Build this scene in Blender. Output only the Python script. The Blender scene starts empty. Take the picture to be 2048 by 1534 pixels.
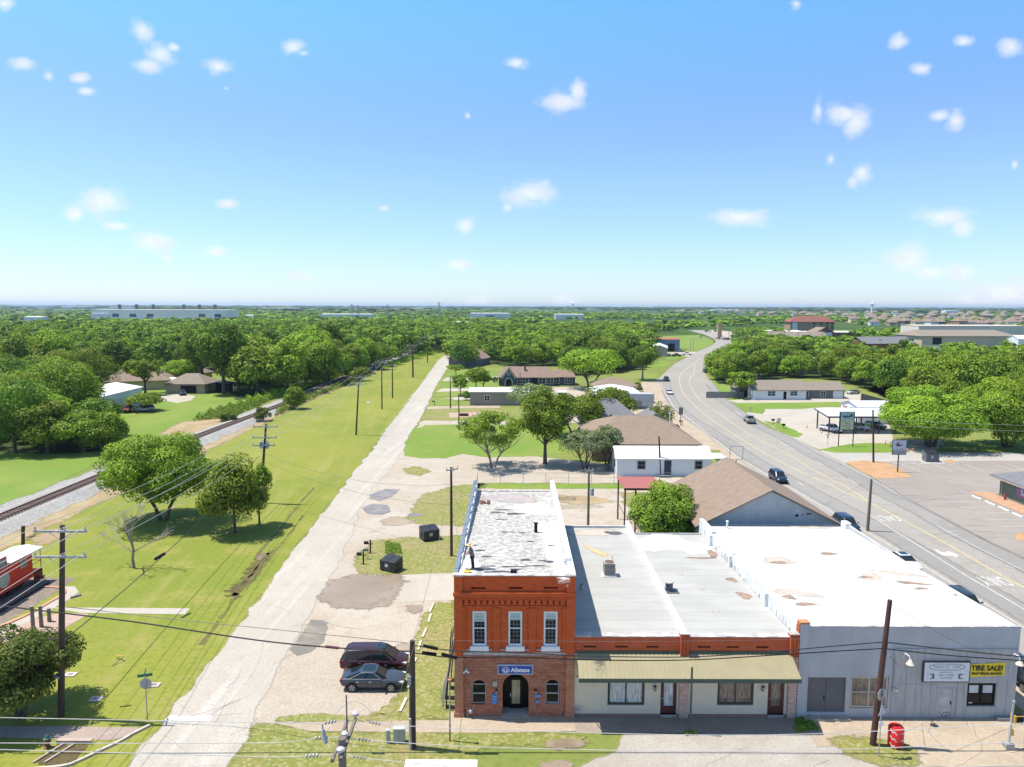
import bpy, bmesh, math, random
import numpy as np
from mathutils import Vector, Matrix
from mathutils.geometry import tessellate_polygon
PI=math.pi; R=math.radians
random.seed(7); rng=np.random.default_rng(7)
sc=bpy.context.scene; COL=sc.collection
# ---------------------------------------------------------------- camera
F=1420.; H=28.; PIT=math.atan(156/F); ROL=math.atan(6/2048)
cr,sr=math.cos(ROL),math.sin(ROL); cp,sp=math.cos(PIT),math.sin(PIT)
cam=bpy.data.cameras.new('camera'); cam.sensor_width=36; cam.lens=36*F/2048
cam.clip_start=0.5; cam.clip_end=60000
co=bpy.data.objects.new('camera',cam); COL.objects.link(co); sc.camera=co
rt=Vector((cr,sr*sp,sr*cp)); up=Vector((-sr,cr*sp,cr*cp)); fw=Vector((0,cp,-sp))
m=Matrix((rt,up,-fw)).transposed().to_4x4(); m.translation=Vector((0,0,H)); co.matrix_world=m
# ---------------------------------------------------------------- light
SUN=Vector((-0.42,0.065,1)).normalized()      # direction towards the sun
EL=math.asin(SUN.z); AZ=math.atan2(SUN.x,SUN.y)
sl=bpy.data.lights.new('sun','SUN'); sl.energy=4.6; sl.angle=R(0.53); sl.color=(1,.94,.83)
so=bpy.data.objects.new('sun',sl); COL.objects.link(so); so.rotation_euler=SUN.to_track_quat('Z','Y').to_euler(); so.location=(0,0,200)
sc.view_settings.view_transform='Standard'; sc.view_settings.look='None'
sc.view_settings.exposure=EXPO=0.68; sc.view_settings.gamma=1
sc.cycles.max_bounces=8; sc.cycles.transparent_max_bounces=16; sc.cycles.diffuse_bounces=3; sc.cycles.glossy_bounces=3
sc.cycles.volume_bounces=0

# ---------------------------------------------------------------- node helper
class NT:
    def __init__(s,nt): s.nt=nt; s.n=nt.nodes; s.l=nt.links
    def add(s,t,**k):
        x=s.n.new(t)
        for a,v in k.items(): setattr(x,a,v)
        return x
    def put(s,inp,v):
        if isinstance(v,bpy.types.NodeSocket): s.l.new(v,inp)
        else:
            if isinstance(v,(tuple,list)) and inp.type=='RGBA' and len(v)==3: v=(*v,1)
            inp.default_value=v
    def math(s,op,a,b=0,c=None,clamp=False):
        x=s.add('ShaderNodeMath',operation=op,use_clamp=clamp); s.put(x.inputs[0],a); s.put(x.inputs[1],b)
        if c is not None: s.put(x.inputs[2],c)
        return x.outputs[0]
    def vm(s,op,a,b=None):
        x=s.add('ShaderNodeVectorMath',operation=op); s.put(x.inputs[0],a)
        if b is not None: s.put(x.inputs[1],b)
        return x.outputs['Value'] if op in('LENGTH','DISTANCE','DOT_PRODUCT') else x.outputs[0]
    def mr(s,v,a,b,c=0,d=1,smooth=True):
        x=s.add('ShaderNodeMapRange'); x.interpolation_type='SMOOTHSTEP' if smooth else 'LINEAR'
        for i,q in enumerate((v,a,b,c,d)): s.put(x.inputs[i],q)
        return x.outputs[0]
    def mix(s,f,a,b,mode='MIX'):
        x=s.add('ShaderNodeMix',data_type='RGBA',blend_type=mode); s.put(x.inputs[0],f); s.put(x.inputs[6],a); s.put(x.inputs[7],b)
        return x.outputs[2]
    def noise(s,v,scale,det=4,rough=.55,dist=0):
        x=s.add('ShaderNodeTexNoise'); s.put(x.inputs['Vector'],v); x.inputs['Scale'].default_value=scale
        x.inputs['Detail'].default_value=det; x.inputs['Roughness'].default_value=rough; x.inputs['Distortion'].default_value=dist
        return x.outputs[0]
    def vor(s,v,scale,feat='F1',out='Distance'):
        x=s.add('ShaderNodeTexVoronoi',feature=feat); s.put(x.inputs['Vector'],v); x.inputs['Scale'].default_value=scale
        return x.outputs[out]
    def xyz(s,v):
        x=s.add('ShaderNodeSeparateXYZ'); s.put(x.inputs[0],v); return x.outputs
    def comb(s,a,b,c=0):
        x=s.add('ShaderNodeCombineXYZ')
        for i,q in enumerate((a,b,c)): s.put(x.inputs[i],q)
        return x.outputs[0]
    def scl(s,v,t):
        return s.vm('MULTIPLY',v,tuple(t))

# ---------------------------------------------------------------- world
CLOUDS=[(10,8,20,15),(285,62,20,21),(322,108,26,20),(348,94,16,10),(296,131,26,13),(46,127,20,11),(98,152,13,13),(160,156,18,9),(172,182,18,7),
(437,133,22,14),(452,176,8,6),(585,94,20,13),(607,106,14,7),(205,402,44,26),(150,428,20,15),(232,452,26,9),(308,484,40,20),(333,515,14,12),(432,503,22,14),
(455,407,20,9),(600,553,30,8),(930,452,17,15),(916,530,26,12),(936,232,8,10),(1034,126,22,10),(1015,415,12,9),(262,560,9,6),(768,416,12,6),
(1592,8,14,14),(1125,203,38,19),(1155,182,16,22),(1060,388,46,24),(1480,434,54,16),(1690,228,38,20),(1712,245,24,26),(1636,222,12,24),(1798,85,18,13),(1843,138,22,10),
(2022,93,22,18),(1927,82,16,9),(1880,232,20,10),(1912,242,20,17),(1662,320,13,15),(1724,345,20,17),(1706,362,13,16),(1890,435,52,17),(1925,455,24,20),
(1818,518,42,28),(1860,545,36,14),(1914,545,34,16),(2015,590,75,24),(2030,330,9,11),(955,606,34,16),(1130,604,24,14),(1950,600,60,16)]
w=bpy.data.worlds.new('World'); sc.world=w; w.use_nodes=True; w.node_tree.nodes.clear(); n=NT(w.node_tree)
sky=n.add('ShaderNodeTexSky',sky_type='NISHITA'); sky.sun_disc=False; sky.sun_elevation=EL; sky.sun_rotation=AZ
sky.altitude=200; sky.air_density=1.0; sky.dust_density=0.35; SKYST=0.15; sky.ozone_density=2.2
geo=n.add('ShaderNodeTexCoord').outputs['Generated']
X,Y,Z=n.xyz(geo)[:3]
yy=n.math('MAXIMUM',Y,0.02)
uv=n.comb(n.math('DIVIDE',X,yy),n.math('DIVIDE',Z,yy),0)
wob=n.noise(n.scl(uv,(1,1.3,1)),30,5,.62)
wob2=n.noise(uv,9,2,.5)
acc=None
def ray(px,py):
    a=(px-1024)/F; b=-(py-767)/F
    a,b=a*cr-b*sr,a*sr+b*cr
    return Vector((a,cp+b*sp,-sp+b*cp))
for (cx,cy,rx,ry) in CLOUDS:
    d=ray(cx,cy); u0,v0=d.x/d.y,d.z/d.y
    dd=n.vm('LENGTH',n.scl(n.vm('SUBTRACT',uv,(u0,v0,0)),(F/(rx*1.08),F/(ry*1.08),1)))
    if rx<16: dd=n.math('ADD',dd,.3)
    acc=dd if acc is None else n.math('MINIMUM',acc,dd)
val=n.math('ADD',acc,n.math('MULTIPLY',n.math('SUBTRACT',wob,.5),2.6))
val=n.math('ADD',val,n.math('MULTIPLY',n.math('SUBTRACT',wob2,.5),.5))
mask=n.mr(val,0.0,1.4,.78,0)
mask=n.math('MULTIPLY',mask,n.mr(Y,0.02,0.1,0,1))
zt=n.mr(Z,0.0,0.2,0,1); zt2=n.mr(Z,.2,.42,0,1); zt3=n.mr(Z,.42,.8,0,1)
tint=n.mix(zt3,n.mix(zt2,n.mix(zt,(.55,.635,.84),(.60,.685,.88)),(.57,.95,1.04)),(1.0,.97,.86))
skc=n.mix(1.0,sky.outputs[0],tint,'MULTIPLY')
cl=n.mix(mask,skc,n.mix(n.mr(wob,.38,.62),(3.75,3.85,4.3),(4.6,4.6,4.65)))
bg=n.add('ShaderNodeBackground'); n.put(bg.inputs[0],skc); bg.inputs[1].default_value=SKYST
bg2=n.add('ShaderNodeBackground'); n.put(bg2.inputs[0],cl); bg2.inputs[1].default_value=SKYST
near=n.math('MULTIPLY',n.math('GREATER_THAN',Y,.6),n.math('LESS_THAN',Z,.46))
ms=n.add('ShaderNodeMixShader'); n.put(ms.inputs[0],near); n.l.new(bg.outputs[0],ms.inputs[1]); n.l.new(bg2.outputs[0],ms.inputs[2])
out=n.add('ShaderNodeOutputWorld'); n.l.new(ms.outputs[0],out.inputs[0])
w.cycles.sampling_method='MANUAL'; w.cycles.sample_map_resolution=256

# ---------------------------------------------------------------- photo-pixel to world point
def G(px,py,z=0.):
    d=ray(px,py); t=(z-H)/d.z; return Vector((d.x*t,d.y*t,z))
def V(px,py,Y):
    d=ray(px,py); t=Y/d.y; return Vector((d.x*t,Y,H+d.z*t))
def VX(px,Y,z=0.):       # world x of pixel column at depth Y
    d=ray(px,767); return (px-1024)/F*(Y*cp+(H-z)*sp)
def top_z(px,py,p):      # height of something standing at ground point p whose top is at row py
    return V(px,py,p.y).z
# ---------------------------------------------------------------- object helpers
def tag(o,label=None,cat=None,group=None,kind=None):
    if label: o['label']=label
    if cat: o['category']=cat
    if group: o['group']=group
    if kind: o['kind']=kind
    return o
def thing(name,label,cat,loc=(0,0,0),rz=0,group=None):
    o=bpy.data.objects.new(name,None); COL.objects.link(o); o.location=loc; o.rotation_euler=(0,0,rz); o.empty_display_size=.3
    return tag(o,label,cat,group)
def offs(p):
    v=Vector((0,0,0))
    while p is not None: v=v+p.location; p=p.parent
    return v
class MB:
    def __init__(s): s.v=[]; s.f=[]; s.mi=[]; s.cur=0
    def face(s,pts,mi=None):
        b=len(s.v); s.v+= [tuple(p) for p in pts]; s.f.append(tuple(range(b,b+len(pts)))); s.mi.append(s.cur if mi is None else mi); return s
    def box(s,x0,x1,y0,y1,z0,z1):
        b=len(s.v); s.v+=[(x,y,z) for z in(z0,z1) for y in(y0,y1) for x in(x0,x1)]
        for f in((0,2,3,1),(4,5,7,6),(0,1,5,4),(2,6,7,3),(0,4,6,2),(1,3,7,5)): s.f.append(tuple(b+i for i in f)); s.mi.append(s.cur)
        return s
    def prism(s,pts,h):           # polygon (3d points) extruded by vector h
        n_=len(pts); b=len(s.v); h=Vector(h); P=[Vector(p) for p in pts]
        s.v+=[tuple(p) for p in P]+[tuple(p+h) for p in P]
        s.f+= [tuple(b+i for i in range(n_))[::-1],tuple(b+n_+i for i in range(n_))]; s.mi+=[s.cur]*2
        for i in range(n_):
            j=(i+1)%n_; s.f.append((b+i,b+j,b+n_+j,b+n_+i)); s.mi.append(s.cur)
        return s
    def obox(s,c,ax,ay,az):       # oriented box from centre + half vectors
        c,ax,ay,az=map(Vector,(c,ax,ay,az)); b=len(s.v)
        s.v+=[tuple(c+ax*i+ay*j+az*k) for k in(-1,1) for j in(-1,1) for i in(-1,1)]
        for f in((0,2,3,1),(4,5,7,6),(0,1,5,4),(2,6,7,3),(0,4,6,2),(1,3,7,5)): s.f.append(tuple(b+i for i in f)); s.mi.append(s.cur)
        return s
    def tube(s,pts,rad,n=8,cap=True):
        pts=[Vector(p) for p in pts]; rads=rad if isinstance(rad,(list,tuple)) else [rad]*len(pts); rings=[]
        ref=None
        for i,p in enumerate(pts):
            d=(pts[min(i+1,len(pts)-1)]-pts[max(i-1,0)]).normalized()
            if ref is None: ref=Vector((0,0,1)) if abs(d.z)<.9 else Vector((1,0,0))
            a=d.cross(ref).normalized(); b_=d.cross(a).normalized(); ref=a.cross(d) if False else ref
            b0=len(s.v); rings.append(b0)
            for k in range(n):
                t=2*PI*k/n; s.v.append(tuple(p+(a*math.cos(t)+b_*math.sin(t))*rads[i]))
        for r0,r1 in zip(rings,rings[1:]):
            for k in range(n):
                j=(k+1)%n; s.f.append((r0+k,r0+j,r1+j,r1+k)); s.mi.append(s.cur)
        if cap:
            s.f.append(tuple(rings[0]+k for k in range(n))[::-1]); s.f.append(tuple(rings[-1]+k for k in range(n))); s.mi+=[s.cur]*2
        return s
    def cyl(s,c,r,h,n=16,r2=None,axis='Z'):
        c=Vector(c); d={'Z':Vector((0,0,h)),'Y':Vector((0,h,0)),'X':Vector((h,0,0))}[axis]
        return s.tube([c,c+d],[r,r if r2 is None else r2],n)
    def ico(s,c,r,sub=2,sc_=(1,1,1),jit=0):
        bm=bmesh.new(); bmesh.ops.create_icosphere(bm,subdivisions=sub,radius=1); b=len(s.v)
        for v in bm.verts:
            k=1+random.uniform(-jit,jit); s.v.append((c[0]+v.co.x*r*sc_[0]*k,c[1]+v.co.y*r*sc_[1]*k,c[2]+v.co.z*r*sc_[2]*k))
        for f in bm.faces: s.f.append(tuple(b+v.index for v in f.verts)); s.mi.append(s.cur)
        bm.free(); return s
    def poly_holes(s,loops):      # planar polygon with holes (lists of 3d points)
        L=[[Vector(p) for p in l] for l in loops]; tri=tessellate_polygon(L); flat=[p for l in L for p in l]; b=len(s.v)
        s.v+=[tuple(p) for p in flat]
        for t in tri: s.f.append(tuple(b+i for i in t)); s.mi.append(s.cur)
        return s
    def build(s,name,mat,parent=None,smooth=False,label=None,fix=True):
        me=bpy.data.meshes.new(name); o_=offs(parent)
        me.from_pydata([(x-o_.x,y-o_.y,z-o_.z) for x,y,z in s.v],[],s.f)
        mats=mat if isinstance(mat,(list,tuple)) else [mat]
        for q in mats: me.materials.append(q)
        if len(mats)>1: me.polygons.foreach_set('material_index',s.mi)
        if smooth: me.polygons.foreach_set('use_smooth',[True]*len(me.polygons))
        if fix:
            bm=bmesh.new(); bm.from_mesh(me)
            if smooth: bmesh.ops.remove_doubles(bm,verts=bm.verts,dist=1e-4)
            bmesh.ops.recalc_face_normals(bm,faces=bm.faces); bm.to_mesh(me); bm.free()
        if smooth:
            try: me.set_sharp_from_angle(angle=R(38))
            except Exception: pass
        me.update(); o=bpy.data.objects.new(name,me); COL.objects.link(o); o.parent=parent
        if label: o['label']=label
        return o
def kids(o): return [c for c in bpy.data.objects if c.parent==o]
def copy_tree(o,kd=None,parent=None):
    if kd is None:
        kd={}
        for c in bpy.data.objects:
            if c.parent: kd.setdefault(c.parent.name,[]).append(c)
    c=o.copy(); COL.objects.link(c); c.parent=parent
    for ch in kd.get(o.name,[]): copy_tree(ch,kd,c)
    return c
def np_mesh(name,verts,faces,mat,tone=None,smooth=False):
    me=bpy.data.meshes.new(name); nv=len(verts); nf=len(faces); k=faces.shape[1]
    me.vertices.add(nv); me.vertices.foreach_set('co',verts.astype(np.float32).ravel())
    me.loops.add(nf*k); me.loops.foreach_set('vertex_index',faces.astype(np.int32).ravel())
    me.polygons.add(nf); me.polygons.foreach_set('loop_start',np.arange(0,nf*k,k,dtype=np.int32)); me.polygons.foreach_set('loop_total',np.full(nf,k,dtype=np.int32))
    if smooth: me.polygons.foreach_set('use_smooth',np.ones(nf,dtype=bool))
    me.update(calc_edges=True)
    if tone is not None:
        at=me.attributes.new('tone','FLOAT','POINT'); at.data.foreach_set('value',tone.astype(np.float32))
    for m_ in (mat if isinstance(mat,(list,tuple)) else [mat]): me.materials.append(m_)
    return me
# ---------------------------------------------------------------- materials
MC={}
def newmat(name):
    m_=bpy.data.materials.new(name); m_.use_nodes=True; m_.node_tree.nodes.clear(); n=NT(m_.node_tree)
    b=n.add('ShaderNodeBsdfPrincipled'); o=n.add('ShaderNodeOutputMaterial'); n.l.new(b.outputs[0],o.inputs[0])
    return m_,n,b,o
def pos(n): return n.add('ShaderNodeNewGeometry').outputs['Position']
def M(name,c,rough=.7,c2=None,scale=1.5,metal=0,bump=0,spec=None,det=5,stretch=(1,1,1),obj=False):
    if name in MC: return MC[name]
    m_,n,b,o=newmat(name); c2=c2 or tuple(x*.78 for x in c)
    p=n.add('ShaderNodeTexCoord').outputs['Object'] if obj else pos(n)
    p=n.scl(p,stretch) if stretch!=(1,1,1) else p
    no=n.noise(p,scale,det,.6); f=n.mr(no,.32,.68)
    fine=n.noise(p,scale*9,2,.6)
    col=n.mix(f,c2,c); col=n.mix(n.math('MULTIPLY',n.math('SUBTRACT',fine,.35,clamp=True),.6),col,tuple(x*.55 for x in c))
    n.put(b.inputs['Base Color'],col); b.inputs['Roughness'].default_value=rough; b.inputs['Metallic'].default_value=metal
    if spec is not None: b.inputs['Specular IOR Level'].default_value=spec
    if bump:
        bp=n.add('ShaderNodeBump'); bp.inputs['Strength'].default_value=bump; bp.inputs['Distance'].default_value=.03; n.put(bp.inputs['Height'],fine); n.l.new(bp.outputs[0],b.inputs['Normal'])
    MC[name]=m_; return m_
def edge_alpha(n,b,o,k=1.0,scale=2.2,soft=.12):
    at=n.add('ShaderNodeAttribute',attribute_name='edge').outputs['Fac']
    p=pos(n); no=n.math('ADD',n.math('MULTIPLY',n.noise(p,scale,6,.7),.7),n.math('MULTIPLY',n.noise(p,scale*.25,2,.5),.3))
    v=n.math('ADD',at,n.math('MULTIPLY',n.math('SUBTRACT',no,.5),2.2*k))
    al=n.mr(v,.5-soft,.5+soft)
    t=n.add('ShaderNodeBsdfTransparent'); ms=n.add('ShaderNodeMixShader'); n.put(ms.inputs[0],al); n.l.new(t.outputs[0],ms.inputs[1]); n.l.new(b.outputs[0],ms.inputs[2]); n.l.new(ms.outputs[0],o.inputs[0])
def ground_mat(name,cols,scales=(.05,.4,3),rough=.95,k=1.0,es=2.2,soft=.12,speck=None,stripes=None,spec=.2,alpha=True,speck_sc=6,dim=1.):
    cols=[tuple(x*dim for x in c_) for c_ in cols]
    if speck: speck=tuple(x*dim for x in speck)
    if stripes: stripes=(stripes[0],stripes[1],tuple(x*dim for x in stripes[2]),stripes[3])
    """cols: (main, alt broad patches, alt mid patches, fine dark)"""
    m_,n,b,o=newmat(name); p=pos(n)
    c=n.mix(n.mr(n.noise(p,scales[0],3,.55),.42,.6),cols[0],cols[1])
    c=n.mix(n.mr(n.noise(p,scales[1],5,.65),.47,.72),c,cols[2])
    c=n.mix(n.mr(n.noise(p,scales[2],3,.7),.44,.75,0,.75),c,cols[3])
    if stripes:
        # mowing / wear stripes running along world direction
        ang,wv,colS,amt=stripes; X_,Y_,_z=n.xyz(p)[:3]
        t=n.math('ADD',n.math('MULTIPLY',X_,math.cos(ang)),n.math('MULTIPLY',Y_,math.sin(ang)))
        t2=n.math('ADD',n.math('MULTIPLY',X_,-math.sin(ang)),n.math('MULTIPLY',Y_,math.cos(ang)))
        no=n.noise(n.comb(n.math('MULTIPLY',t,wv),n.math('MULTIPLY',t2,.035),0),1,4,.6)
        c=n.mix(n.mr(no,.5,.72,0,amt),c,colS)
    if speck:
        vz=n.vor(p,speck_sc,'F1','Color'); g=n.xyz(vz)[0]
        c=n.mix(n.mr(g,.55,.95,0,.6,False),c,speck)
    n.put(b.inputs['Base Color'],c); b.inputs['Roughness'].default_value=rough; b.inputs['Specular IOR Level'].default_value=spec
    bp=n.add('ShaderNodeBump'); bp.inputs['Strength'].default_value=.5; bp.inputs['Distance'].default_value=.05; n.put(bp.inputs['Height'],n.noise(p,5,4,.7)); n.l.new(bp.outputs[0],b.inputs['Normal'])
    if alpha: edge_alpha(n,b,o,k,es,soft)
    return m_
def smooth_poly(pts,step,closed=True):
    out_=[]; n_=len(pts)
    for i in range(n_ if closed else n_-1):
        a=Vector(pts[i]).to_2d(); b=Vector(pts[(i+1)%n_]).to_2d(); L=(b-a).length; k=max(1,min(60,int(L/step)))
        for j in range(k): out_.append(a+(b-a)*(j/k))
    if not closed: out_.append(Vector(pts[-1]).to_2d())
    return out_
def cm(pts,sub=6):     # catmull-rom through points (open)
    P=[Vector(p) for p in pts]; out_=[]
    for i in range(len(P)-1):
        p0,p1,p2,p3=P[max(i-1,0)],P[i],P[i+1],P[min(i+2,len(P)-1)]
        for j in range(sub):
            t=j/sub; out_.append(.5*((2*p1)+(-p0+p2)*t+(2*p0-5*p1+4*p2-p3)*t*t+(-p0+3*p1-3*p2+p3)*t**3))
    out_.append(P[-1]); return out_
def sheet(name,pts,z,mat,inset=.8,step=2.0,jit=.25,kind='structure',label=None,cat=None):
    P=smooth_poly(pts,step)
    A=sum(P[i].x*P[(i+1)%len(P)].y-P[(i+1)%len(P)].x*P[i].y for i in range(len(P)))
    if A<0: P=P[::-1]
    n_=len(P); nr=[]
    for i in range(n_):
        d=(P[(i+1)%n_]-P[i-1]); d=d.normalized() if d.length>1e-6 else Vector((1,0)); nr.append(Vector((-d.y,d.x)))
    if jit: P=[P[i]+nr[i]*random.uniform(-jit,jit)*min(1,step) for i in range(n_)]
    O=[P[i]-nr[i]*inset*.5 for i in range(n_)]; I=[P[i]+nr[i]*inset*.5 for i in range(n_)]
    vs=[(p.x,p.y,z) for p in O]+[(p.x,p.y,z) for p in I]
    fs=[(i,(i+1)%n_,n_+(i+1)%n_,n_+i) for i in range(n_)]
    tri=tessellate_polygon([[Vector((p.x,p.y,0)) for p in I]]); fs+=[tuple(n_+i for i in t) for t in tri]
    me=bpy.data.meshes.new(name); me.from_pydata(vs,[],fs); me.materials.append(mat)
    at=me.attributes.new('edge','FLOAT','POINT'); at.data.foreach_set('value',[0.]*n_+[1.]*n_)
    bm=bmesh.new(); bm.from_mesh(me)
    for f in bm.faces:
        if f.normal.z<0: f.normal_flip()
    bm.to_mesh(me); bm.free()
    o=bpy.data.objects.new(name,me); COL.objects.link(o); tag(o,label,cat,None,kind); return o
def GP(*px): return [G(a,b) for a,b in px]
def strip(mb,pts,w_,z):          # flat ribbon along points
    P=[Vector((p[0],p[1])) for p in pts]; L=[];Rr=[]
    for i,p in enumerate(P):
        d=(P[min(i+1,len(P)-1)]-P[max(i-1,0)]).normalized(); q=Vector((-d.y,d.x))*w_/2; L.append(p+q); Rr.append(p-q)
    for i in range(len(P)-1): mb.face([(Rr[i].x,Rr[i].y,z),(Rr[i+1].x,Rr[i+1].y,z),(L[i+1].x,L[i+1].y,z),(L[i].x,L[i].y,z)])
# ---- palette
grassF=ground_mat('mown_grass',dim=0.85,cols=((.245,.262,.042),(.195,.235,.034),(.29,.275,.07),(.14,.17,.028)),scales=(.035,.22,2.2),stripes=(R(8),.55,(.30,.285,.09),.42),k=.8,es=1.6)
grassL=ground_mat('lawn_grass',dim=0.90,cols=((.150,.245,.032),(.20,.265,.05),(.19,.215,.06),(.11,.15,.03)),scales=(.06,.3,2.5),k=.8,es=1.6)
grassV=ground_mat('verge_grass',dim=0.92,cols=((.20,.215,.05),(.25,.22,.085),(.15,.185,.035),(.11,.125,.03)),scales=(.12,.7,4),k=1.1,es=1.7,soft=.2,speck=(.36,.32,.18),speck_sc=5)
roadM=ground_mat('worn_concrete_road',dim=0.72,cols=((.54,.485,.415),(.58,.525,.45),(.49,.44,.375),(.41,.37,.32)),scales=(.09,.5,5),k=.35,es=1.2,stripes=(R(-3),.9,(.62,.59,.54),.75),speck=(.42,.40,.38),speck_sc=9)
gravM=ground_mat('caliche_gravel',dim=0.66,cols=((.54,.455,.365),(.60,.53,.45),(.47,.39,.31),(.36,.29,.22)),scales=(.09,.45,6),k=.9,es=1.3,soft=.2,speck=(.68,.62,.54),speck_sc=11)
concM=ground_mat('pale_concrete',dim=0.65,cols=((.60,.545,.47),(.55,.49,.42),(.64,.59,.52),(.46,.41,.35)),scales=(.12,.6,5),k=.3,es=1.5)
tanconc=ground_mat('stained_sidewalk',dim=0.67,cols=((.56,.455,.34),(.50,.40,.30),(.60,.51,.41),(.38,.31,.24)),scales=(.25,1.1,6),k=.25,es=1.5)
hwyM=ground_mat('highway_pavement',dim=0.68,cols=((.42,.385,.345),(.46,.425,.38),(.38,.35,.315),(.31,.288,.262)),scales=(.03,.3,5),k=.15,es=1,speck=(.30,.285,.27),speck_sc=8)
darkM=ground_mat('dark_lane_pavement',dim=0.82,cols=((.285,.27,.255),(.32,.30,.285),(.25,.238,.228),(.22,.21,.20)),scales=(.05,.35,5),k=.6,es=.8,soft=.35,speck=(.30,.29,.285),speck_sc=8)
lotM=ground_mat('parking_lot_pavement',dim=0.86,cols=((.30,.265,.238),(.325,.29,.26),(.27,.238,.215),(.225,.20,.18)),scales=(.05,.28,5),k=.3,es=1)
ballM=ground_mat('railway_ballast_stone',dim=0.62,cols=((.43,.41,.385),(.47,.45,.42),(.35,.33,.30),(.22,.20,.18)),scales=(.1,.6,7),k=.5,es=1.5,speck=(.60,.59,.60),speck_sc=5)
dirtM=ground_mat('dry_dirt',dim=0.85,cols=((.36,.26,.16),(.42,.33,.20),(.30,.26,.11),(.24,.18,.10)),scales=(.2,.8,5),k=1.2,es=1.3,soft=.25)
wetM=ground_mat('wet_mud',((.24,.185,.135),(.28,.22,.17),(.20,.155,.115),(.16,.125,.09)),(.15,.6,5),rough=.5,k=1.0,es=.9,soft=.2,spec=.5)
mudM=ground_mat('dark_swale_mud',((.11,.085,.04),(.15,.13,.05),(.08,.06,.03),(.05,.04,.02)),(.3,1.2,5),k=1.6,es=1.4,soft=.25)
mulM=ground_mat('wood_chip_mulch',dim=0.80,cols=((.50,.30,.17),(.44,.25,.13),(.58,.38,.24),(.28,.15,.08)),scales=(.3,1.5,6),k=.4,es=2,speck=(.62,.38,.20),speck_sc=5)
pinkM=ground_mat('pinkish_brick_paving',dim=0.72,cols=((.52,.36,.30),(.56,.42,.35),(.47,.32,.27),(.40,.27,.22)),scales=(.3,1.5,6),k=.1,es=2)
pudM=None
def puddle_mat():
    m_,n,b,o=newmat('puddle_water'); n.put(b.inputs['Base Color'],n.mix(n.mr(n.noise(pos(n),.5,4,.6),.4,.65),(.19,.155,.11),(.27,.215,.15)))
    b.inputs['Roughness'].default_value=.06; b.inputs['Specular IOR Level'].default_value=.5; edge_alpha(n,b,o,.9,.9,.1); return m_
pudM=puddle_mat()
whiteP=M('white_road_paint',(.53,.515,.49),.8,(.39,.375,.35),1.2)
yellP=M('yellow_road_paint',(.52,.41,.20),.8,(.38,.32,.21),.8)
# ---------------------------------------------------------------- terrain
def terrain():
    m_,n,b,o=newmat('countryside_land'); p=pos(n); X_,Y_,Z_=n.xyz(p)[:3]
    far=n.mr(n.math('ADD',Y_,n.math('MULTIPLY',n.noise(p,.004,3,.6),300)),420,800)
    nearc=n.mix(n.mr(n.noise(p,.05,4,.6),.4,.62),(.16,.19,.05),(.20,.215,.065))
    nearc=n.mix(n.mr(n.noise(p,2,3,.7),.45,.75,0,.7),nearc,(.09,.14,.02))
    sp=n.scl(p,(1,.35,1))
    wood=n.mix(n.mr(n.noise(sp,.02,5,.7),.4,.65),(.035,.070,.014),(.070,.11,.022))
    fld=n.mix(n.mr(n.noise(sp,.0035,3,.55,.5),.57,.61),wood,(.16,.17,.055))
    fld=n.mix(n.mr(n.noise(n.scl(p,(1,.3,1)),.0018,2,.5),.62,.645),fld,(.28,.25,.16))
    n.put(b.inputs['Base Color'],n.mix(far,nearc,fld)); b.inputs['Roughness'].default_value=1; b.inputs['Specular IOR Level'].default_value=.1
    bp=n.add('ShaderNodeBump'); bp.inputs['Strength'].default_value=.6; bp.inputs['Distance'].default_value=.05; n.put(bp.inputs['Height'],n.noise(p,4,4,.7)); n.l.new(bp.outputs[0],b.inputs['Normal'])
    # grid, fine near, gently rolling far away
    ys=np.concatenate([[-80],np.linspace(0,1400,8),np.geomspace(1500,22000,60)]); na=121
    vs=[]; 
    for y in ys:
        hw=max(260,y*1.25+260)
        for i in range(na):
            x=(i/(na-1)*2-1)*hw
            t=min(1,max(0,(y-2600)/5000)); z=t*(7*math.sin(x/1900+y/2600)+5*math.sin(x/820-y/1500+1)+3*math.sin(x/370+y/900))+t*t*4*max(0,(y-9000)/9000)
            vs.append((x,y,z-t*9))
    vs=np.array(vs); fs=[]
    for j in range(len(ys)-1):
        for i in range(na-1):
            a=j*na+i; fs.append((a,a+1,a+na+1,a+na))
    me=np_mesh('ground',vs,np.array(fs),m_,smooth=True); o=bpy.data.objects.new('ground',me); COL.objects.link(o); tag(o,kind='structure')
terrain()
# ---- mown grass and lawns
railx=-65.9
sheet('mown_field',[(-300,-20),(-22,-20),(-23.3,45),(-24.2,65),(-25.4,86),(-28.3,165),(-32.9,257),(-38.2,414),(-60,420),(-60.5,300),(-60,190),(-60.5,90),(-62,40),(-70,0),(-300,0)],.004,grassF,inset=.9,step=3,jit=.3)
sheet('railway_lawn',[G(0,1012),G(100,975),G(215,915),G(330,880),G(425,838),G(520,800),(-85,230),(-95,262),(-200,330),(-420,330),(-420,80),(-75,78)],.004,grassL,inset=2,step=4,jit=.5)
sheet('lawn',GP((460,700),(560,700),(560,735),(440,745),(300,742),(330,712)),.008,grassL,inset=3,step=6)
# gravel yard between street and buildings
sheet('gravel_yard',GP((804,900),(1000,905),(1230,930),(1320,955),(1330,1070),(905,1070),(905,1440),(480,1452),(495,1412),(570,1290),(612,1190),(665,1108),(715,1000),(775,925)),.008,gravM,inset=1.2,step=1.5,jit=.35)
sheet('back_lot',GP((1100,955),(1400,955),(1400,1075),(1100,1075)),.012,gravM,inset=2,step=2)
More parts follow.
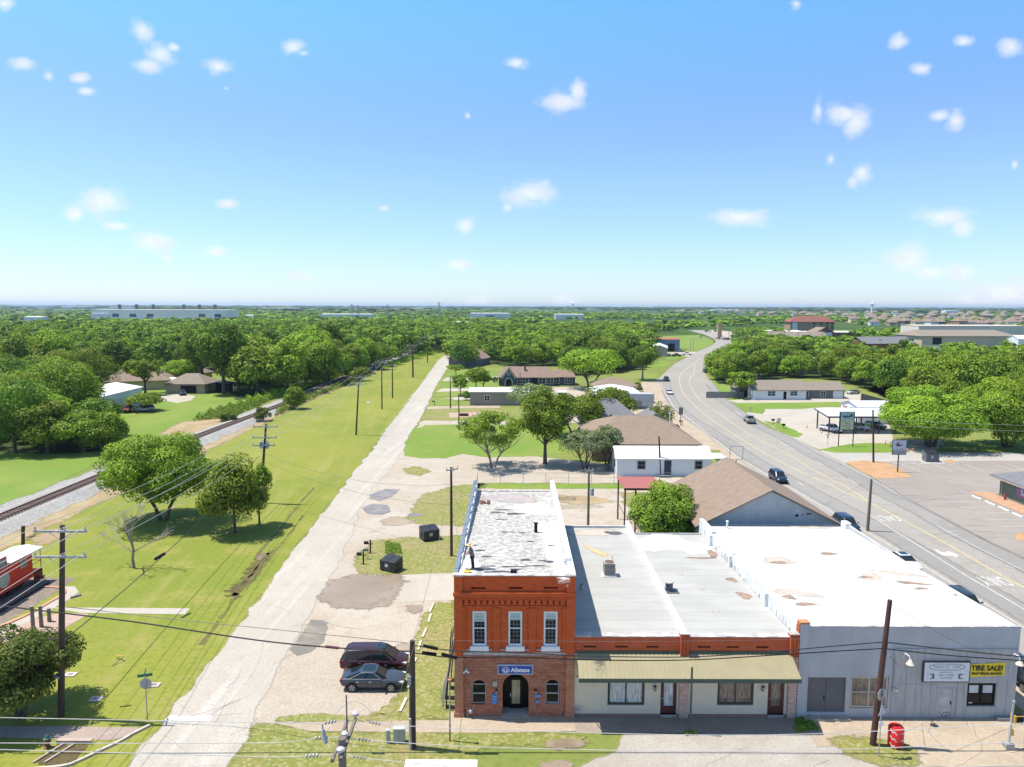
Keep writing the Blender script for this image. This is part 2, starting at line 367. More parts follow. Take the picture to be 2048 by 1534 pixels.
# ---- residential street
lr=[(-23,-20),(-23.4,44)]+[tuple(G(a,b).to_2d()) for a,b in ((430,1311),(517,1200),(619,1060),(667,997),(744,900),(774,857),(802,820),(844,765),(877,720),(894,707))]+[tuple(G(900,700).to_2d()),tuple(G(912,694).to_2d())]
rr=[tuple(G(a,b).to_2d()) for a,b in ((930,694),(922,700),(904,717),(892,740),(869,777),(854,810),(839,842),(824,862),(807,900),(784,935),(752,972),(729,1005),(717,1030),(702,1070),(684,1112),(662,1150),(632,1197),(609,1244),(582,1291),(567,1324),(537,1374),(514,1414),(505,1450))]+[(-17.5,20),(-17.4,-20)]
sheet('residential_street',lr+rr,.016,roadM,inset=.9,step=1.6,jit=.3)
fs_=sheet('front_street',[(-140,-20),(-140,30.5),(-40,31),(-26,36),(-17.8,37),(-3,37.4),(2,39.6),(6.5,42.2),(7.6,44.1),(20.5,44.1),(24,43.2),(60,42.8),(60,-20)],.012,ground_mat('patched_street_pavement',dim=0.66,cols=((.52,.47,.41),(.56,.52,.47),(.46,.41,.36),(.36,.32,.28)),scales=(.1,.5,5),k=.5,es=1,speck=(.44,.40,.36),speck_sc=9),inset=.9,step=1.5,jit=.3)
# driveways and lawns to the right of the street
sheet('lawn',GP((808,912),(812,885),(824,862),(850,851),(900,849),(950,851),(1010,850),(1090,850),(1140,855),(1150,905),(1080,912),(980,915),(925,908),(890,917),(840,916)),.020,grassL,inset=1.1,step=1.5)
sheet('lawn',GP((841,838),(850,822),(875,818),(980,816),(1020,822),(1010,838),(960,842),(880,841)),.020,grassV,inset=1,step=2)
sheet('concrete_slab',GP((897,826),(960,824),(962,833),(900,835)),.024,pinkM,inset=.2,jit=0)
sheet('driveway',GP((839,844),(850,841),(1010,842),(1012,849),(855,851),(836,858)),.016,gravM,inset=.8)
sheet('driveway',GP((852,813),(1000,811),(1000,816),(870,818),(850,819)),.016,tanconc,inset=.3,jit=.05)
sheet('lawn',GP((856,811),(864,800),(905,797),(912,803),(925,810)),.020,grassL,inset=.8)
sheet('driveway',GP((860,801),(925,793),(1000,790),(1000,797),(900,800)),.012,concM,inset=.4,jit=.05)
sheet('lawn',GP((866,793),(874,784),(925,782),(925,792)),.020,grassL,inset=.8)
sheet('driveway',GP((872,783),(885,777),(960,776),(960,781),(880,784)),.012,concM,inset=.4,jit=.05)
sheet('lawn',GP((878,775),(890,763),(990,760),(1000,772),(950,776)),.020,grassL,inset=.8,step=4)
sheet('driveway',GP((884,762),(893,755),(995,753),(995,759),(900,762)),.012,concM,inset=.5,jit=.05)
sheet('lawn',GP((888,753),(897,742),(985,738),(990,752)),.020,grassL,inset=.8,step=4)
# grass patches in the yard
sheet('verge_grass',GP((703,1135),(712,1112),(742,1083),(790,1076),(935,1071),(935,1150),(800,1150),(722,1147)),.020,grassV,inset=1.1,step=1)
sheet('verge_grass',GP((822,1022),(845,990),(905,973),(965,966),(945,1052),(885,1050),(835,1048),(812,1035)),.020,grassV,inset=1.6,step=1)
sheet('verge_grass',GP((806,938),(830,932),(862,942),(840,952),(815,948)),.020,grassV,inset=1.3,step=.7)
sheet('verge_grass',GP((868,1207),(906,1205),(906,1440),(735,1432),(790,1403),(808,1370),(826,1300),(842,1240)),.020,grassV,inset=.9,step=.8)
sheet('verge_grass',GP((560,1434),(640,1428),(740,1432),(900,1436),(900,1442),(700,1443),(545,1444)),.024,grassV,inset=.5,step=.6,jit=.1)
sheet('verge_grass',[tuple(G(a,b).to_2d()) for a,b in ((512,1454),(545,1448),(620,1463),(700,1463),(900,1464),(1000,1466),(1100,1466),(1175,1474),(1180,1487),(1120,1495),(1010,1490),(960,1500))]+[(-3.5,38),(-9,38),(-12,37.6),(-17.2,38)],.024,grassV,inset=.9,step=.8)
sheet('verge_grass',[(-17.3,38.2),(-3,38.2),(-3.2,33.5),(-17.3,33.5)],.020,grassV,inset=.9,step=1)
sheet('verge_grass',GP((950,966),(1300,967),(1310,976),(1110,978),(950,977)),.020,grassL,inset=.5,step=1.2)
sheet('verge_grass',GP((1240,985),(1310,985),(1300,1035),(1250,1010)),.020,grassV,inset=1.8,step=1)
sheet('dirt_patch',GP((1110,990),(1180,992),(1230,1002),(1180,1010),(1130,1006),(1105,1000)),.020,dirtM,inset=1.2,step=1)
# sidewalk in front of buildings
sheet('sidewalk',GP((545,1446),(900,1441),(1000,1438),(1160,1436),(1196,1437),(1196,1463),(1000,1466),(900,1465),(620,1463)),.028,tanconc,inset=.15,step=2,jit=.05)
sheet('sidewalk',[(-4.2,45.2),(-4.2,46.3),(4.3,46.3),(4.3,45.2)],.026,tanconc,inset=.1,jit=0)
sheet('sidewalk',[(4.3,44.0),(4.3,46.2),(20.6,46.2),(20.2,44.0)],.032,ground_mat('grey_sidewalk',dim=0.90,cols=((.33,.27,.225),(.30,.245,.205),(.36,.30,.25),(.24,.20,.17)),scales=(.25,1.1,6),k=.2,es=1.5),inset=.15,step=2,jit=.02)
sheet('forecourt_concrete',GP((1622,1437),(2048,1438),(2048,1534),(1850,1534),(1800,1470),(1660,1478),(1640,1470)),.032,tanconc,inset=.3,step=1.5,jit=.08)
sheet('forecourt_concrete',[(19.6,42.6),(60,41.5),(60,46.2),(19.8,46.2)],.028,tanconc,inset=.2,step=2,jit=0)
sheet('verge_grass',GP((1655,1479),(1700,1474),(1790,1480),(1835,1500),(1830,1534),(1760,1534),(1690,1510)),.036,grassV,inset=.9,step=.6)
sheet('verge_grass',GP((1592,1438),(1618,1433),(1640,1462),(1590,1466)),.040,grassL,inset=.5,step=.5)
# slab, wet patches, puddles
sheet('concrete_slab',GP((806,1150),(910,1146),(910,1200),(790,1206),(800,1175)),.024,concM,inset=.2,step=1,jit=.08)
sheet('wet_patch',GP((655,1165),(700,1150),(800,1150),(806,1165),(790,1205),(730,1222),(665,1215),(640,1200)),.028,wetM,inset=1.6,step=.9)
sheet('wet_patch',GP((815,1212),(840,1210),(848,1222),(830,1228),(812,1222)),.028,wetM,inset=.9,step=.5)
for pp in (((738,990),(770,978),(800,979),(785,992),(760,1002),(742,998)),((722,1017),(745,1008),(775,1010),(783,1024),(765,1030),(735,1028)),((582,1298),(600,1272),(622,1240),(655,1245),(648,1280),(622,1305),(595,1312)),
           ((812,1030),(830,1026),(850,1030),(828,1034)),((1105,995),(1150,993),(1152,1001),(1110,1001))):
    sheet('puddle',GP(*pp),.030,pudM,inset=.5,step=.5,jit=.2)
sheet('puddle',GP((1090,1483),(1130,1478),(1170,1482),(1168,1494),(1120,1500),(1092,1494)),.034,pudM,inset=.7,step=.4,jit=.15)
sheet('wet_patch',GP((1080,1526),(1125,1520),(1145,1530),(1130,1545),(1080,1545)),.034,wetM,inset=.5,step=.4)
sheet('swale_mud',GP((455,1185),(490,1150),(520,1110),(545,1102),(530,1130),(500,1165),(470,1198)),.008,mudM,inset=1.3,step=.8)
sheet('swale_mud',GP((510,1112),(528,1104),(532,1112),(516,1122)),.012,pudM,inset=.4,step=.5)
# ---- railway bed (raised ballast)
def railway():
    ys=[60,80,90,112,148,193,240,312,420]; xc=[-66.9,-66.5,-66.4,-66.3,-66.1,-64.2,-64.2,-63.9,-63.5]
    c=[Vector((a,b,0)) for a,b in zip(xc,ys)]; c=[Vector((-68,20,0))]+c; c=cm(c,6)
    mb=MB()
    for i in range(len(c)-1):
        for (o0,z0),(o1,z1) in zip(((-3.9,.0),(-2.2,.42),(2.2,.42)),((-2.2,.42),(2.2,.42),(3.9,.0))):
            mb.face([(c[i].x+o0,c[i].y,z0+.01),(c[i].x+o1,c[i].y,z1+.01),(c[i+1].x+o1,c[i+1].y,z1+.01),(c[i+1].x+o0,c[i+1].y,z0+.01)])
    bm_=ground_mat('track_ballast',dim=0.62,cols=((.44,.425,.41),(.48,.46,.44),(.38,.36,.34),(.24,.22,.20)),scales=(.1,.6,7),speck=(.62,.61,.62),speck_sc=4,alpha=False)
    tag(mb.build('railway_ballast',bm_,smooth=False),kind='structure')
    ro=thing('railway_track','long straight rusty railway track running beside the mown field','railway track',tuple(c[0]))
    rm=M('rusty_rail_steel',(.13,.065,.045),.55,(.18,.10,.07),3)
    for s_ in(-.75,.75):
        r_=MB()
        for i in range(len(c)-1):
            a,b=c[i],c[i+1]; r_.prism([(a.x+s_-.06,a.y,.52),(a.x+s_+.06,a.y,.52),(a.x+s_+.06,a.y,.68),(a.x+s_-.06,a.y,.68)],b-a)
        r_.build('rail',rm,ro)
    tm=M('weathered_timber_tie',(.20,.14,.115),.9,(.13,.095,.08),2)
    t_=MB(); y=30.
    while y<330:
        x=float(np.interp(y,[p.y for p in c],[p.x for p in c])); t_.box(x-1.3,x+1.3,y-.13,y+.13,.40,.53); y+=.62
    t_.build('ties',tm,ro); 
railway()
sheet('ballast_edge',[(-71,40),(-71.3,90),(-71.5,150),(-69.5,193),(-69,312),(-59,312),(-59.4,193),(-60.6,150),(-60.8,90),(-61,40)],.008,ballM,inset=1.6,step=2.5,jit=.5)
sheet('dry_verge',[(-61.5,60),(-61.4,120),(-61,200),(-59,300),(-57.5,300),(-59,200),(-58.6,120),(-58,60)],.012,dirtM,inset=1.6,step=2.5,jit=.5)
sheet('dry_verge',GP((318,868),(360,845),(430,836),(470,842),(430,858),(395,872),(350,876)),.012,dirtM,inset=2.5,step=2)
sheet('dry_verge',GP((60,1075),(110,1055),(145,1060),(120,1080),(80,1092)),.012,dirtM,inset=1.5,step=1)
# paths at the caboose
sheet('footpath',GP((100,1215),(380,1217),(370,1229),(160,1226)),.020,concM,inset=.1,step=3,jit=0)
sheet('footpath',GP((78,1174),(150,1173),(157,1185),(140,1198),(75,1235),(0,1272),(-60,1290),(-60,1262),(0,1250),(60,1225),(115,1192),(125,1178)),.024,concM,inset=.15,step=2,jit=0)
sheet('paved_area',GP((0,1270),(60,1240),(120,1226),(178,1228),(120,1262),(40,1300),(0,1310),(-40,1310)),.016,pinkM,inset=.1,step=2,jit=0)
sheet('gravel_bed',[(-52.8,40),(-52.8,70.5),(-44.8,70.5),(-44.5,66),(-45.6,40)],.012,ground_mat('dark_gravel_bed',((.20,.16,.13),(.17,.14,.12),(.24,.20,.17),(.10,.085,.075)),(.3,1.5,6),k=.2,es=2,speck=(.30,.25,.21)),inset=.2,jit=0)
cb=MB(); strip(cb,[tuple(p.to_2d()) for p in cm([G(82,1174),G(122,1177),G(128,1188),G(100,1205),G(60,1228),G(0,1254),G(-60,1270)],6)],.3,.10)
tag(cb.build('brick_kerb',M('orange_brick_kerb',(.55,.24,.13),.8)),kind='structure')
# crossing at lower left
sheet('sidewalk',GP((-40,1453),(140,1453),(290,1456),(262,1470),(225,1481),(130,1480),(-40,1474)),.024,ground_mat('brick_sidewalk',dim=0.80,cols=((.42,.33,.28),(.38,.30,.26),(.46,.37,.32),(.3,.23,.2)),scales=(.25,1.1,6),k=.15,es=1.5),inset=.1,step=2,jit=0)
kb=MB(); pts=[G(300,1452),G(268,1468),G(240,1484),G(200,1503),G(160,1522),G(120,1535),G(0,1545)]
for a,b in zip(cm(pts,4),cm(pts,4)[1:]):
    d=(b-a).normalized(); q=Vector((-d.y,d.x,0))*.09; kb.obox((a+b)/2+Vector((0,0,.06)),(b-a)/2,q,(0,0,.08))
tag(kb.build('kerb',M('pale_kerb_concrete',(.55,.47,.42),.85)),kind='structure')
sheet('stop_line',GP((338,1433),(427,1432),(420,1443),(322,1445)),.022,whiteP,inset=.05,step=2,jit=.03)
cu=MB(); p=G(150,1486)
cu.box(p.x-1.1,p.x-.1,p.y-.15,p.y+.15,.0,.25); cu.box(p.x-.1,p.x+1.1,p.y-.15,p.y+.15,.18,.25)
for s_ in(-1,1): cu.obox((p.x-.6+s_*.35,p.y-1.1,.06),(.35,.95,0),(.05,-.03,0),(0,0,.06))
tag(cu.build('drain_culvert',M('drain_concrete',(.46,.36,.30),.9)),'concrete drain headwall below the brick sidewalk beside the fire hydrant','drain')
sheet('swale_mud',[(p.x-1,p.y-2.2),(p.x+.9,p.y-2.2),(p.x+1,p.y-.2),(p.x-1,p.y-.2)],.028,mudM,inset=.5,step=.5)
# ---- highway
hl=[(38.6,-20),(38.6,40),(38.6,81),(40.2,98),(41.2,110),(41.7,129),(42.2,146)]+[tuple(G(a,b).to_2d()) for a,b in ((1343,810),(1323,775),(1318,757),(1335,740),(1350,727),(1375,714),(1392,704),(1427,689),(1432,683),(1427,677.5),(1409,669),(1375,660))]
hr=[tuple(G(a,b).to_2d()) for a,b in ((1405,660),(1443,669),(1460,678),(1466,692),(1440,706),(1415,727),(1411,750),(1424,764),(1442,787),(1454,798),(1492,826),(1536,855),(1585,874),(1635,900),(1687,925),(1750,958),(1814,998),(1883,1035),(1981,1086),(2048,1116))]
hx=hr[-1][0]; hr+=[(hx+.2,60),(hx+.2,-20)]
sheet('highway',hl+hr,.016,hwyM,inset=.5,step=6,jit=.05)
def WL(px): return [G(a,b) for a,b in px]
yl=WL([(2048,1176),(1942,1116),(1844,1061),(1736,1004),(1690,985),(1647,964),(1567,927),(1500,889),(1447,855),(1400,821),(1367,787),(1359,760),(1361,749),(1372,739),(1389,726),(1415,709)])
yr=WL([(1742,1006),(1700,979),(1631,942),(1580,912),(1536,889),(1492,865),(1430,822),(1397,797),(1381,772),(1379,760),(1388,744),(1389,728)])
yl=[Vector((yl[0].x,20,0))]+yl
ml=MB(); strip(ml,cm(yl,5),.26,.030); strip(ml,cm(yr,5),.24,.034)
tag(ml.build('yellow_lane_lines',yellP),kind='structure')
wl=WL([(2048,1219),(1941,1157),(1844,1096),(1740,1031)]); wl=[Vector((wl[0].x,20,0))]+wl
mw=MB(); strip(mw,cm(wl,4),.16,.034)
strip(mw,[Vector((44.9+.35,20,0)),Vector((44.95,62,0)),Vector((44.65,81,0)),Vector((43.35,104,0)),Vector((42.05,129,0)),Vector((42.6,146,0)),G(1346,812),G(1325,776),G(1321,758)],.16,.034)
strip(mw,WL([(2048,1142),(1960,1098),(1875,1052)]),.12,.034)
for a,b in (((1632,922),(1648,931)),((1696,957),(1716,969)),((1560,884),(1575,893)),((1430,790),(1440,798)),((1470,822),(1482,830)),((1595,964),(1608,972))): strip(mw,WL([a,b]),.16,.034)
# arrow + ONLY words (they read from the lane driven towards the camera)
mw.face([(g.x,g.y,.038) for g in [G(1648+a/5.11,920+b/5.11) for a,b in ((1125,915),(1155,918),(1195,942),(1255,950),(1262,930),(1385,975),(1345,1004),(1325,984),(1225,984),(1165,955))]])
tag(mw.build('white_road_markings',whiteP),kind='structure')
def text_mesh(name,txt,size,mat,parent,loc,rot=(R(90),0,0),bold=.0,ext=.01,align='CENTER',sx=1,sy=1):
    cu=bpy.data.curves.new(name,'FONT'); cu.body=txt; cu.size=size; cu.extrude=ext; cu.offset=bold; cu.align_x=align; cu.align_y='CENTER'; cu.resolution_u=3
    o=bpy.data.objects.new(name,cu); COL.objects.link(o); dg=bpy.context.evaluated_depsgraph_get()
    me=bpy.data.meshes.new_from_object(o.evaluated_get(dg)); bpy.data.objects.remove(o); me.materials.clear(); me.materials.append(mat); me.name=name
    Mx=Matrix.Translation(Vector(loc)-offs(parent))@Matrix.Rotation(rot[2],4,'Z')@Matrix.Rotation(rot[0],4,'X')@Matrix.Diagonal((sx,sy,1,1)); me.transform(Mx)
    o2=bpy.data.objects.new(name,me); COL.objects.link(o2); o2.parent=parent; return o2
for (px,py) in ((1775,1037),(1988,1162)):
    g=G(px,py); tag(text_mesh('lane_word','ONLY',1.5,whiteP,None,(g.x,g.y,.036),(0,0,PI),.03,.001,sx=.72,sy=2.3),kind='structure')
# darker wheel lanes
def lane(pts,w_,nm='dark_lane'):
    c=cm(pts,3); L=[];Rr=[]
    for i,p in enumerate(c):
        d=(c[min(i+1,len(c)-1)]-c[max(i-1,0)]).normalized(); q=Vector((-d.y,d.x,0))*w_/2; L.append(p+q); Rr.append(p-q)
    sheet(nm,[tuple(p.to_2d()) for p in L]+[tuple(p.to_2d()) for p in Rr[::-1]],.022,darkM,inset=.9,step=8,jit=.1)
rr2=WL([(2048,1132),(1942,1080),(1883,1047),(1814,1010),(1746,975),(1675,934),(1625,910),(1575,880),(1512,849),(1478,824),(1440,795),(1420,768)]); rr2=[Vector((rr2[0].x-.2,40,0))]+rr2
lane(rr2,2.9)
lane([Vector((47.2,20,0)),Vector((47.0,81,0)),Vector((45.6,104,0)),Vector((44.3,129,0)),Vector((44.8,146,0)),G(1360,822),G(1335,785),G(1332,765)],3.0)
sheet('highway_shoulder',[(44.7,30),(44.3,81),(43,104),(41.7,129),(42.2,146)]+[tuple(G(a,b).to_2d()) for a,b in ((1343,810),(1323,775),(1318,757),(1290,760),(1255,790),(1240,830),(1290,870),(1310,895),(1440,900),(1440,1000))]+[(35.5,92),(36,30)],.012,tanconc,inset=.5,step=4,jit=.1)
sheet('forecourt_concrete',GP((1492,826),(1536,806),(1560,812),(1700,815),(1780,850),(1790,905),(1800,925),(1690,925),(1585,874)),.012,concM,inset=.6,step=3,jit=.2)
sheet('side_street',GP((1640,902),(1800,905),(1930,905),(2060,906),(2060,922),(1900,922),(1780,922),(1720,928),(1690,927)),.020,ground_mat('side_street_concrete',dim=0.68,cols=((.50,.47,.44),(.54,.51,.48),(.46,.43,.40),(.4,.37,.35)),scales=(.1,.5,5),k=.2,es=1),inset=.4,step=3,jit=.05)
sheet('parking_lot',GP((1750,958),(1830,953),(1800,940),(1772,925),(1800,921),(1850,919),(2060,921),(2300,921),(2300,1300),(2048,1116),(1981,1086),(1883,1035),(1814,998)),.016,lotM,inset=.4,step=3,jit=.05)
sheet('mulch_bed',GP((1689,924),(1720,921),(1775,924),(1800,940),(1829,954),(1753,958),(1720,941)),.030,mulM,inset=.3,step=1,jit=.1)
sheet('mulch_bed',GP((2027,1070),(2048,1064),(2080,1068),(2070,1084),(2035,1080)),.030,mulM,inset=.3,step=1,jit=.1)
sheet('mulch_bed',GP((1890,921),(1905,919),(1914,925),(1895,926)),.030,mulM,inset=.3,step=1,jit=.1)
sheet('concrete_slab',GP((1830,919),(1880,918),(1892,927),(1850,927)),.024,concM,inset=.15,jit=0)
mp=MB()
for a,b in (((1804.5,929),(1840,943.5)),((1836,929),(1873,943.5)),((1867,929),(1905,943.5)),((1896.5,929),(1936.6,943.5)),((1927,928),(1969,943.5)),((1982.6,927),(2029.6,941.5)),((2012,927),(2055,941)),
  ((1870,993.4),(1941.5,992)),((1893.6,1004),(1969,1003)),((1919,1015.3),(1996,1014)),((1945.5,1027),(2023.7,1025.7)),((1973,1039.8),(2052,1038.4)),((2003,1053.7),(2070,1052.5)),((1918,982),(1996,997)),((1958,981.6),(1997,989))):
    strip(mp,WL([a,b]),.13,.030)
tag(mp.build('parking_bay_lines',whiteP),kind='structure')
# grass islands on the right
sheet('lawn',GP((1527,842),(1560,846),(1605,868),(1596,875),(1580,872)),.020,grassL,inset=.5,step=1)
sheet('lawn',GP((1636,899),(1700,888),(1730,886),(1800,888),(1815,893),(1812,905),(1670,906)),.026,grassL,inset=.4,step=1.5)
sheet('lawn',GP((1464,806),(1500,803),(1560,803),(1690,802),(1720,806),(1680,812),(1600,818),(1530,818),(1525,828),(1492,824)),.020,grassL,inset=.8,step=2)
sheet('lawn',GP((1418,745),(1425,764),(1443,788),(1462,800),(1540,800),(1540,780),(1470,770)),.020,grassL,inset=.8,step=2)
sheet('driveway',GP((1455,801),(1500,798),(1600,800),(1665,790),(1690,785),(1722,786),(1720,803),(1600,805),(1475,806)),.024,concM,inset=.4,step=3,jit=.1)
sheet('lawn',GP((1880,893),(1960,878),(2060,876),(2060,903),(1940,904),(1870,905)),.020,grassL,inset=1,step=2)
sheet('dirt_patch',GP((1790,880),(1880,880),(1900,905),(1820,905)),.018,gravM,inset=1,step=2)
# left side of the highway
sheet('lawn',GP((1290,752),(1322,742),(1313,748),(1312,762),(1285,764)),.020,grassL,inset=.6,step=2)
sheet('lawn',GP((1290,738),(1320,735),(1346,727),(1330,721),(1300,722)),.020,grassL,inset=.6,step=2)
sheet('lawn',GP((1330,720),(1352,719),(1375,712),(1360,709),(1335,712)),.020,grassL,inset=.6,step=2)
sheet('lawn',GP((1370,704),(1395,702),(1428,688),(1425,680),(1408,672),(1390,680)),.020,grassL,inset=.8,step=4)
sheet('lawn',GP((1270,690),(1330,672),(1400,670),(1395,695),(1330,700)),.008,grassL,inset=2,step=8)
sheet('lawn',GP((1470,700),(1475,690),(1530,690),(1540,700),(1500,712)),.020,grassL,inset=2,step=8)
sheet('gravel_yard',GP((1410,667),(1440,672),(1480,680),(1560,684),(1540,668),(1420,660)),.008,gravM,inset=3,step=10)
sheet('gravel_yard',GP((1100,775),(1260,770),(1320,765),(1330,800),(1340,830),(1100,850)),.008,gravM,inset=2,step=4)
sheet('gravel_yard',GP((1330,705),(1395,703),(1380,713),(1340,716)),.010,gravM,inset=1,step=4)
sheet('verge_grass',GP((1300,871),(1385,872),(1372,880),(1350,884),(1318,882)),.020,grassV,inset=.6,step=1)
sheet('driveway',GP((318,800),(322,790),(370,788),(392,792),(382,801),(355,806)),.012,concM,inset=1,step=3)
sheet('field',GP((1590,665),(1700,668),(1790,670),(1790,662),(1700,660),(1600,660)),.008,grassL,inset=4,step=15)

# worn details of the paving: cracks, tyre ruts, patches
def cracks(name,region,n_,L,w_,mat,z,seed,along=None):
    rg=random.Random(seed); mb=MB(); pl=[(p.x,p.y) for p in region]; x0,x1=min(p[0] for p in pl),max(p[0] for p in pl); y0,y1=min(p[1] for p in pl),max(p[1] for p in pl); k=0
    while k<n_:
        x,y=rg.uniform(x0,x1),rg.uniform(y0,y1)
        ins=False; j=len(pl)-1
        for i in range(len(pl)):
            if (pl[i][1]>y)!=(pl[j][1]>y) and x<(pl[j][0]-pl[i][0])*(y-pl[i][1])/(pl[j][1]-pl[i][1])+pl[i][0]: ins=not ins
            j=i
        if not ins: continue
        k+=1; a=rg.choice(along or (0,1.57,.8,2.3))+rg.uniform(-.25,.25); pts=[(x,y)]
        for _ in range(rg.randint(5,11)): a+=rg.uniform(-.22,.22); x+=math.cos(a)*L*rg.uniform(.4,1); y+=math.sin(a)*L*rg.uniform(.4,1); pts.append((x,y))
        strip(mb,pts,w_*rg.uniform(.5,1.2),z)
    tag(mb.build(name,mat,fix=False),kind='structure')
ckM=M('dark_crack_filler',(.20,.18,.165),.9)
cracks('pavement_cracks',GP((390,1431),(560,1205),(700,1010),(790,860),(815,870),(740,1000),(640,1160),(560,1310),(500,1420)),26,.9,.035,ckM,.0215,3)
cracks('pavement_cracks',[Vector((-22.5,27,0)),Vector((-18.2,27,0)),Vector((-18.2,47,0)),Vector((-22.5,47,0))],16,.6,.032,ckM,.0215,4)
cracks('pavement_cracks',[Vector((-1,30,0)),Vector((34,30,0)),Vector((34,41.5,0)),Vector((9,43,0)),Vector((-1,37,0))],20,.7,.035,ckM,.018,5)
cracks('pavement_cracks',GP((1660,940),(1730,1000),(2040,1180),(2040,1110),(1750,960)),26,1.4,.05,ckM,.0265,6,(1.57,0))
cracks('pavement_cracks',[Vector((20.5,40,0)),Vector((38,40,0)),Vector((38,45.4,0)),Vector((20.5,45.4,0))],12,.9,.04,ckM,.0335,8)
cracks('pavement_cracks',[Vector((-3.5,44.2,0)),Vector((20,44.2,0)),Vector((20,45.7,0)),Vector((-3.5,45.7,0))],9,.5,.035,ckM,.0345,9,(1.57,))
rutM=ground_mat('tyre_rut_grass',((.13,.115,.045),(.16,.14,.055),(.11,.12,.035),(.08,.07,.03)),(.3,1.2,5),k=3.2,es=1.0,soft=.45)
rg_=random.Random(8)
for off in(1.2,2.9):
    c=[G(a,b) for a,b in ((340,1410),(430,1290),(500,1190),(560,1120),(625,1030),(665,975),(740,880),(790,825))]; s0=rg_.randint(0,3); c=c[s0:s0+rg_.randint(3,5)]
    L=[(p.x-off-.14,p.y) for p in c]; Rr=[(p.x-off+.14,p.y) for p in c]; sheet('tyre_rut',L+Rr[::-1],.009+.001*off,rutM,inset=.16,step=1.5,jit=.1)
for a,b,rx,ry in((-9,55.5,1.6,.7),(-15,90,2,2),(-11,98,3,1.2),(2,101,5,1.2),(8,97,5,1)):
    sheet('damp_gravel',[(a+rx*math.cos(t*.52),b+ry*math.sin(t*.52)) for t in range(12)],.0125,dampM if 'dampM' in globals() else globals().setdefault('dampM',ground_mat('damp_gravel',((.30,.245,.19),(.33,.275,.215),(.27,.22,.17),(.22,.175,.135)),(.2,.8,5),k=1.6,es=.9,soft=.35)),inset=.9,step=.8)
# ---------------------------------------------------------------- trees
def leafmat(name,dark,lite,trans=.26):
    m_,n,b,o=newmat(name); t=n.add('ShaderNodeAttribute',attribute_name='tone').outputs['Fac']
    rn=n.add('ShaderNodeObjectInfo').outputs['Random']
    c=n.mix(t,dark,lite); hs=n.add('ShaderNodeHueSaturation'); n.put(hs.inputs['Color'],c)
    n.put(hs.inputs['Hue'],n.mr(rn,0,1,.487,.508,False)); n.put(hs.inputs['Value'],n.mr(rn,0,1,.75,1.3,False)); hs.inputs['Saturation'].default_value=1.0
    cc=hs.outputs[0]
    n.put(b.inputs['Base Color'],cc); b.inputs['Roughness'].default_value=.6; b.inputs['Specular IOR Level'].default_value=.25
    tr=n.add('ShaderNodeBsdfTranslucent'); n.put(tr.inputs[0],n.mix(1.0,cc,(1.25,1.15,.45),'MULTIPLY')); ms=n.add('ShaderNodeMixShader'); ms.inputs[0].default_value=trans
    n.l.new(b.outputs[0],ms.inputs[1]); n.l.new(tr.outputs[0],ms.inputs[2]); n.l.new(ms.outputs[0],o.inputs[0]); return m_
LM={'mid':leafmat('mid_green_leaves',(.055,.112,.012),(.285,.420,.032)),
 'dark':leafmat('dark_green_leaves',(.036,.083,.012),(.185,.315,.028)),
 'light':leafmat('bright_green_leaves',(.065,.130,.012),(.32,.465,.034)),
 'olive':leafmat('silvery_olive_leaves',(.11,.15,.07),(.27,.32,.16)),
 'rust':leafmat('bronze_green_leaves',(.06,.105,.018),(.20,.25,.045)),
 'weed':leafmat('rank_weeds',(.10,.18,.02),(.22,.33,.05))}
barkM=M('grey_brown_bark',(.13,.10,.08),.9,(.08,.062,.05),3)
barkP=M('pale_grey_bark',(.30,.26,.225),.9,(.20,.17,.145),3)
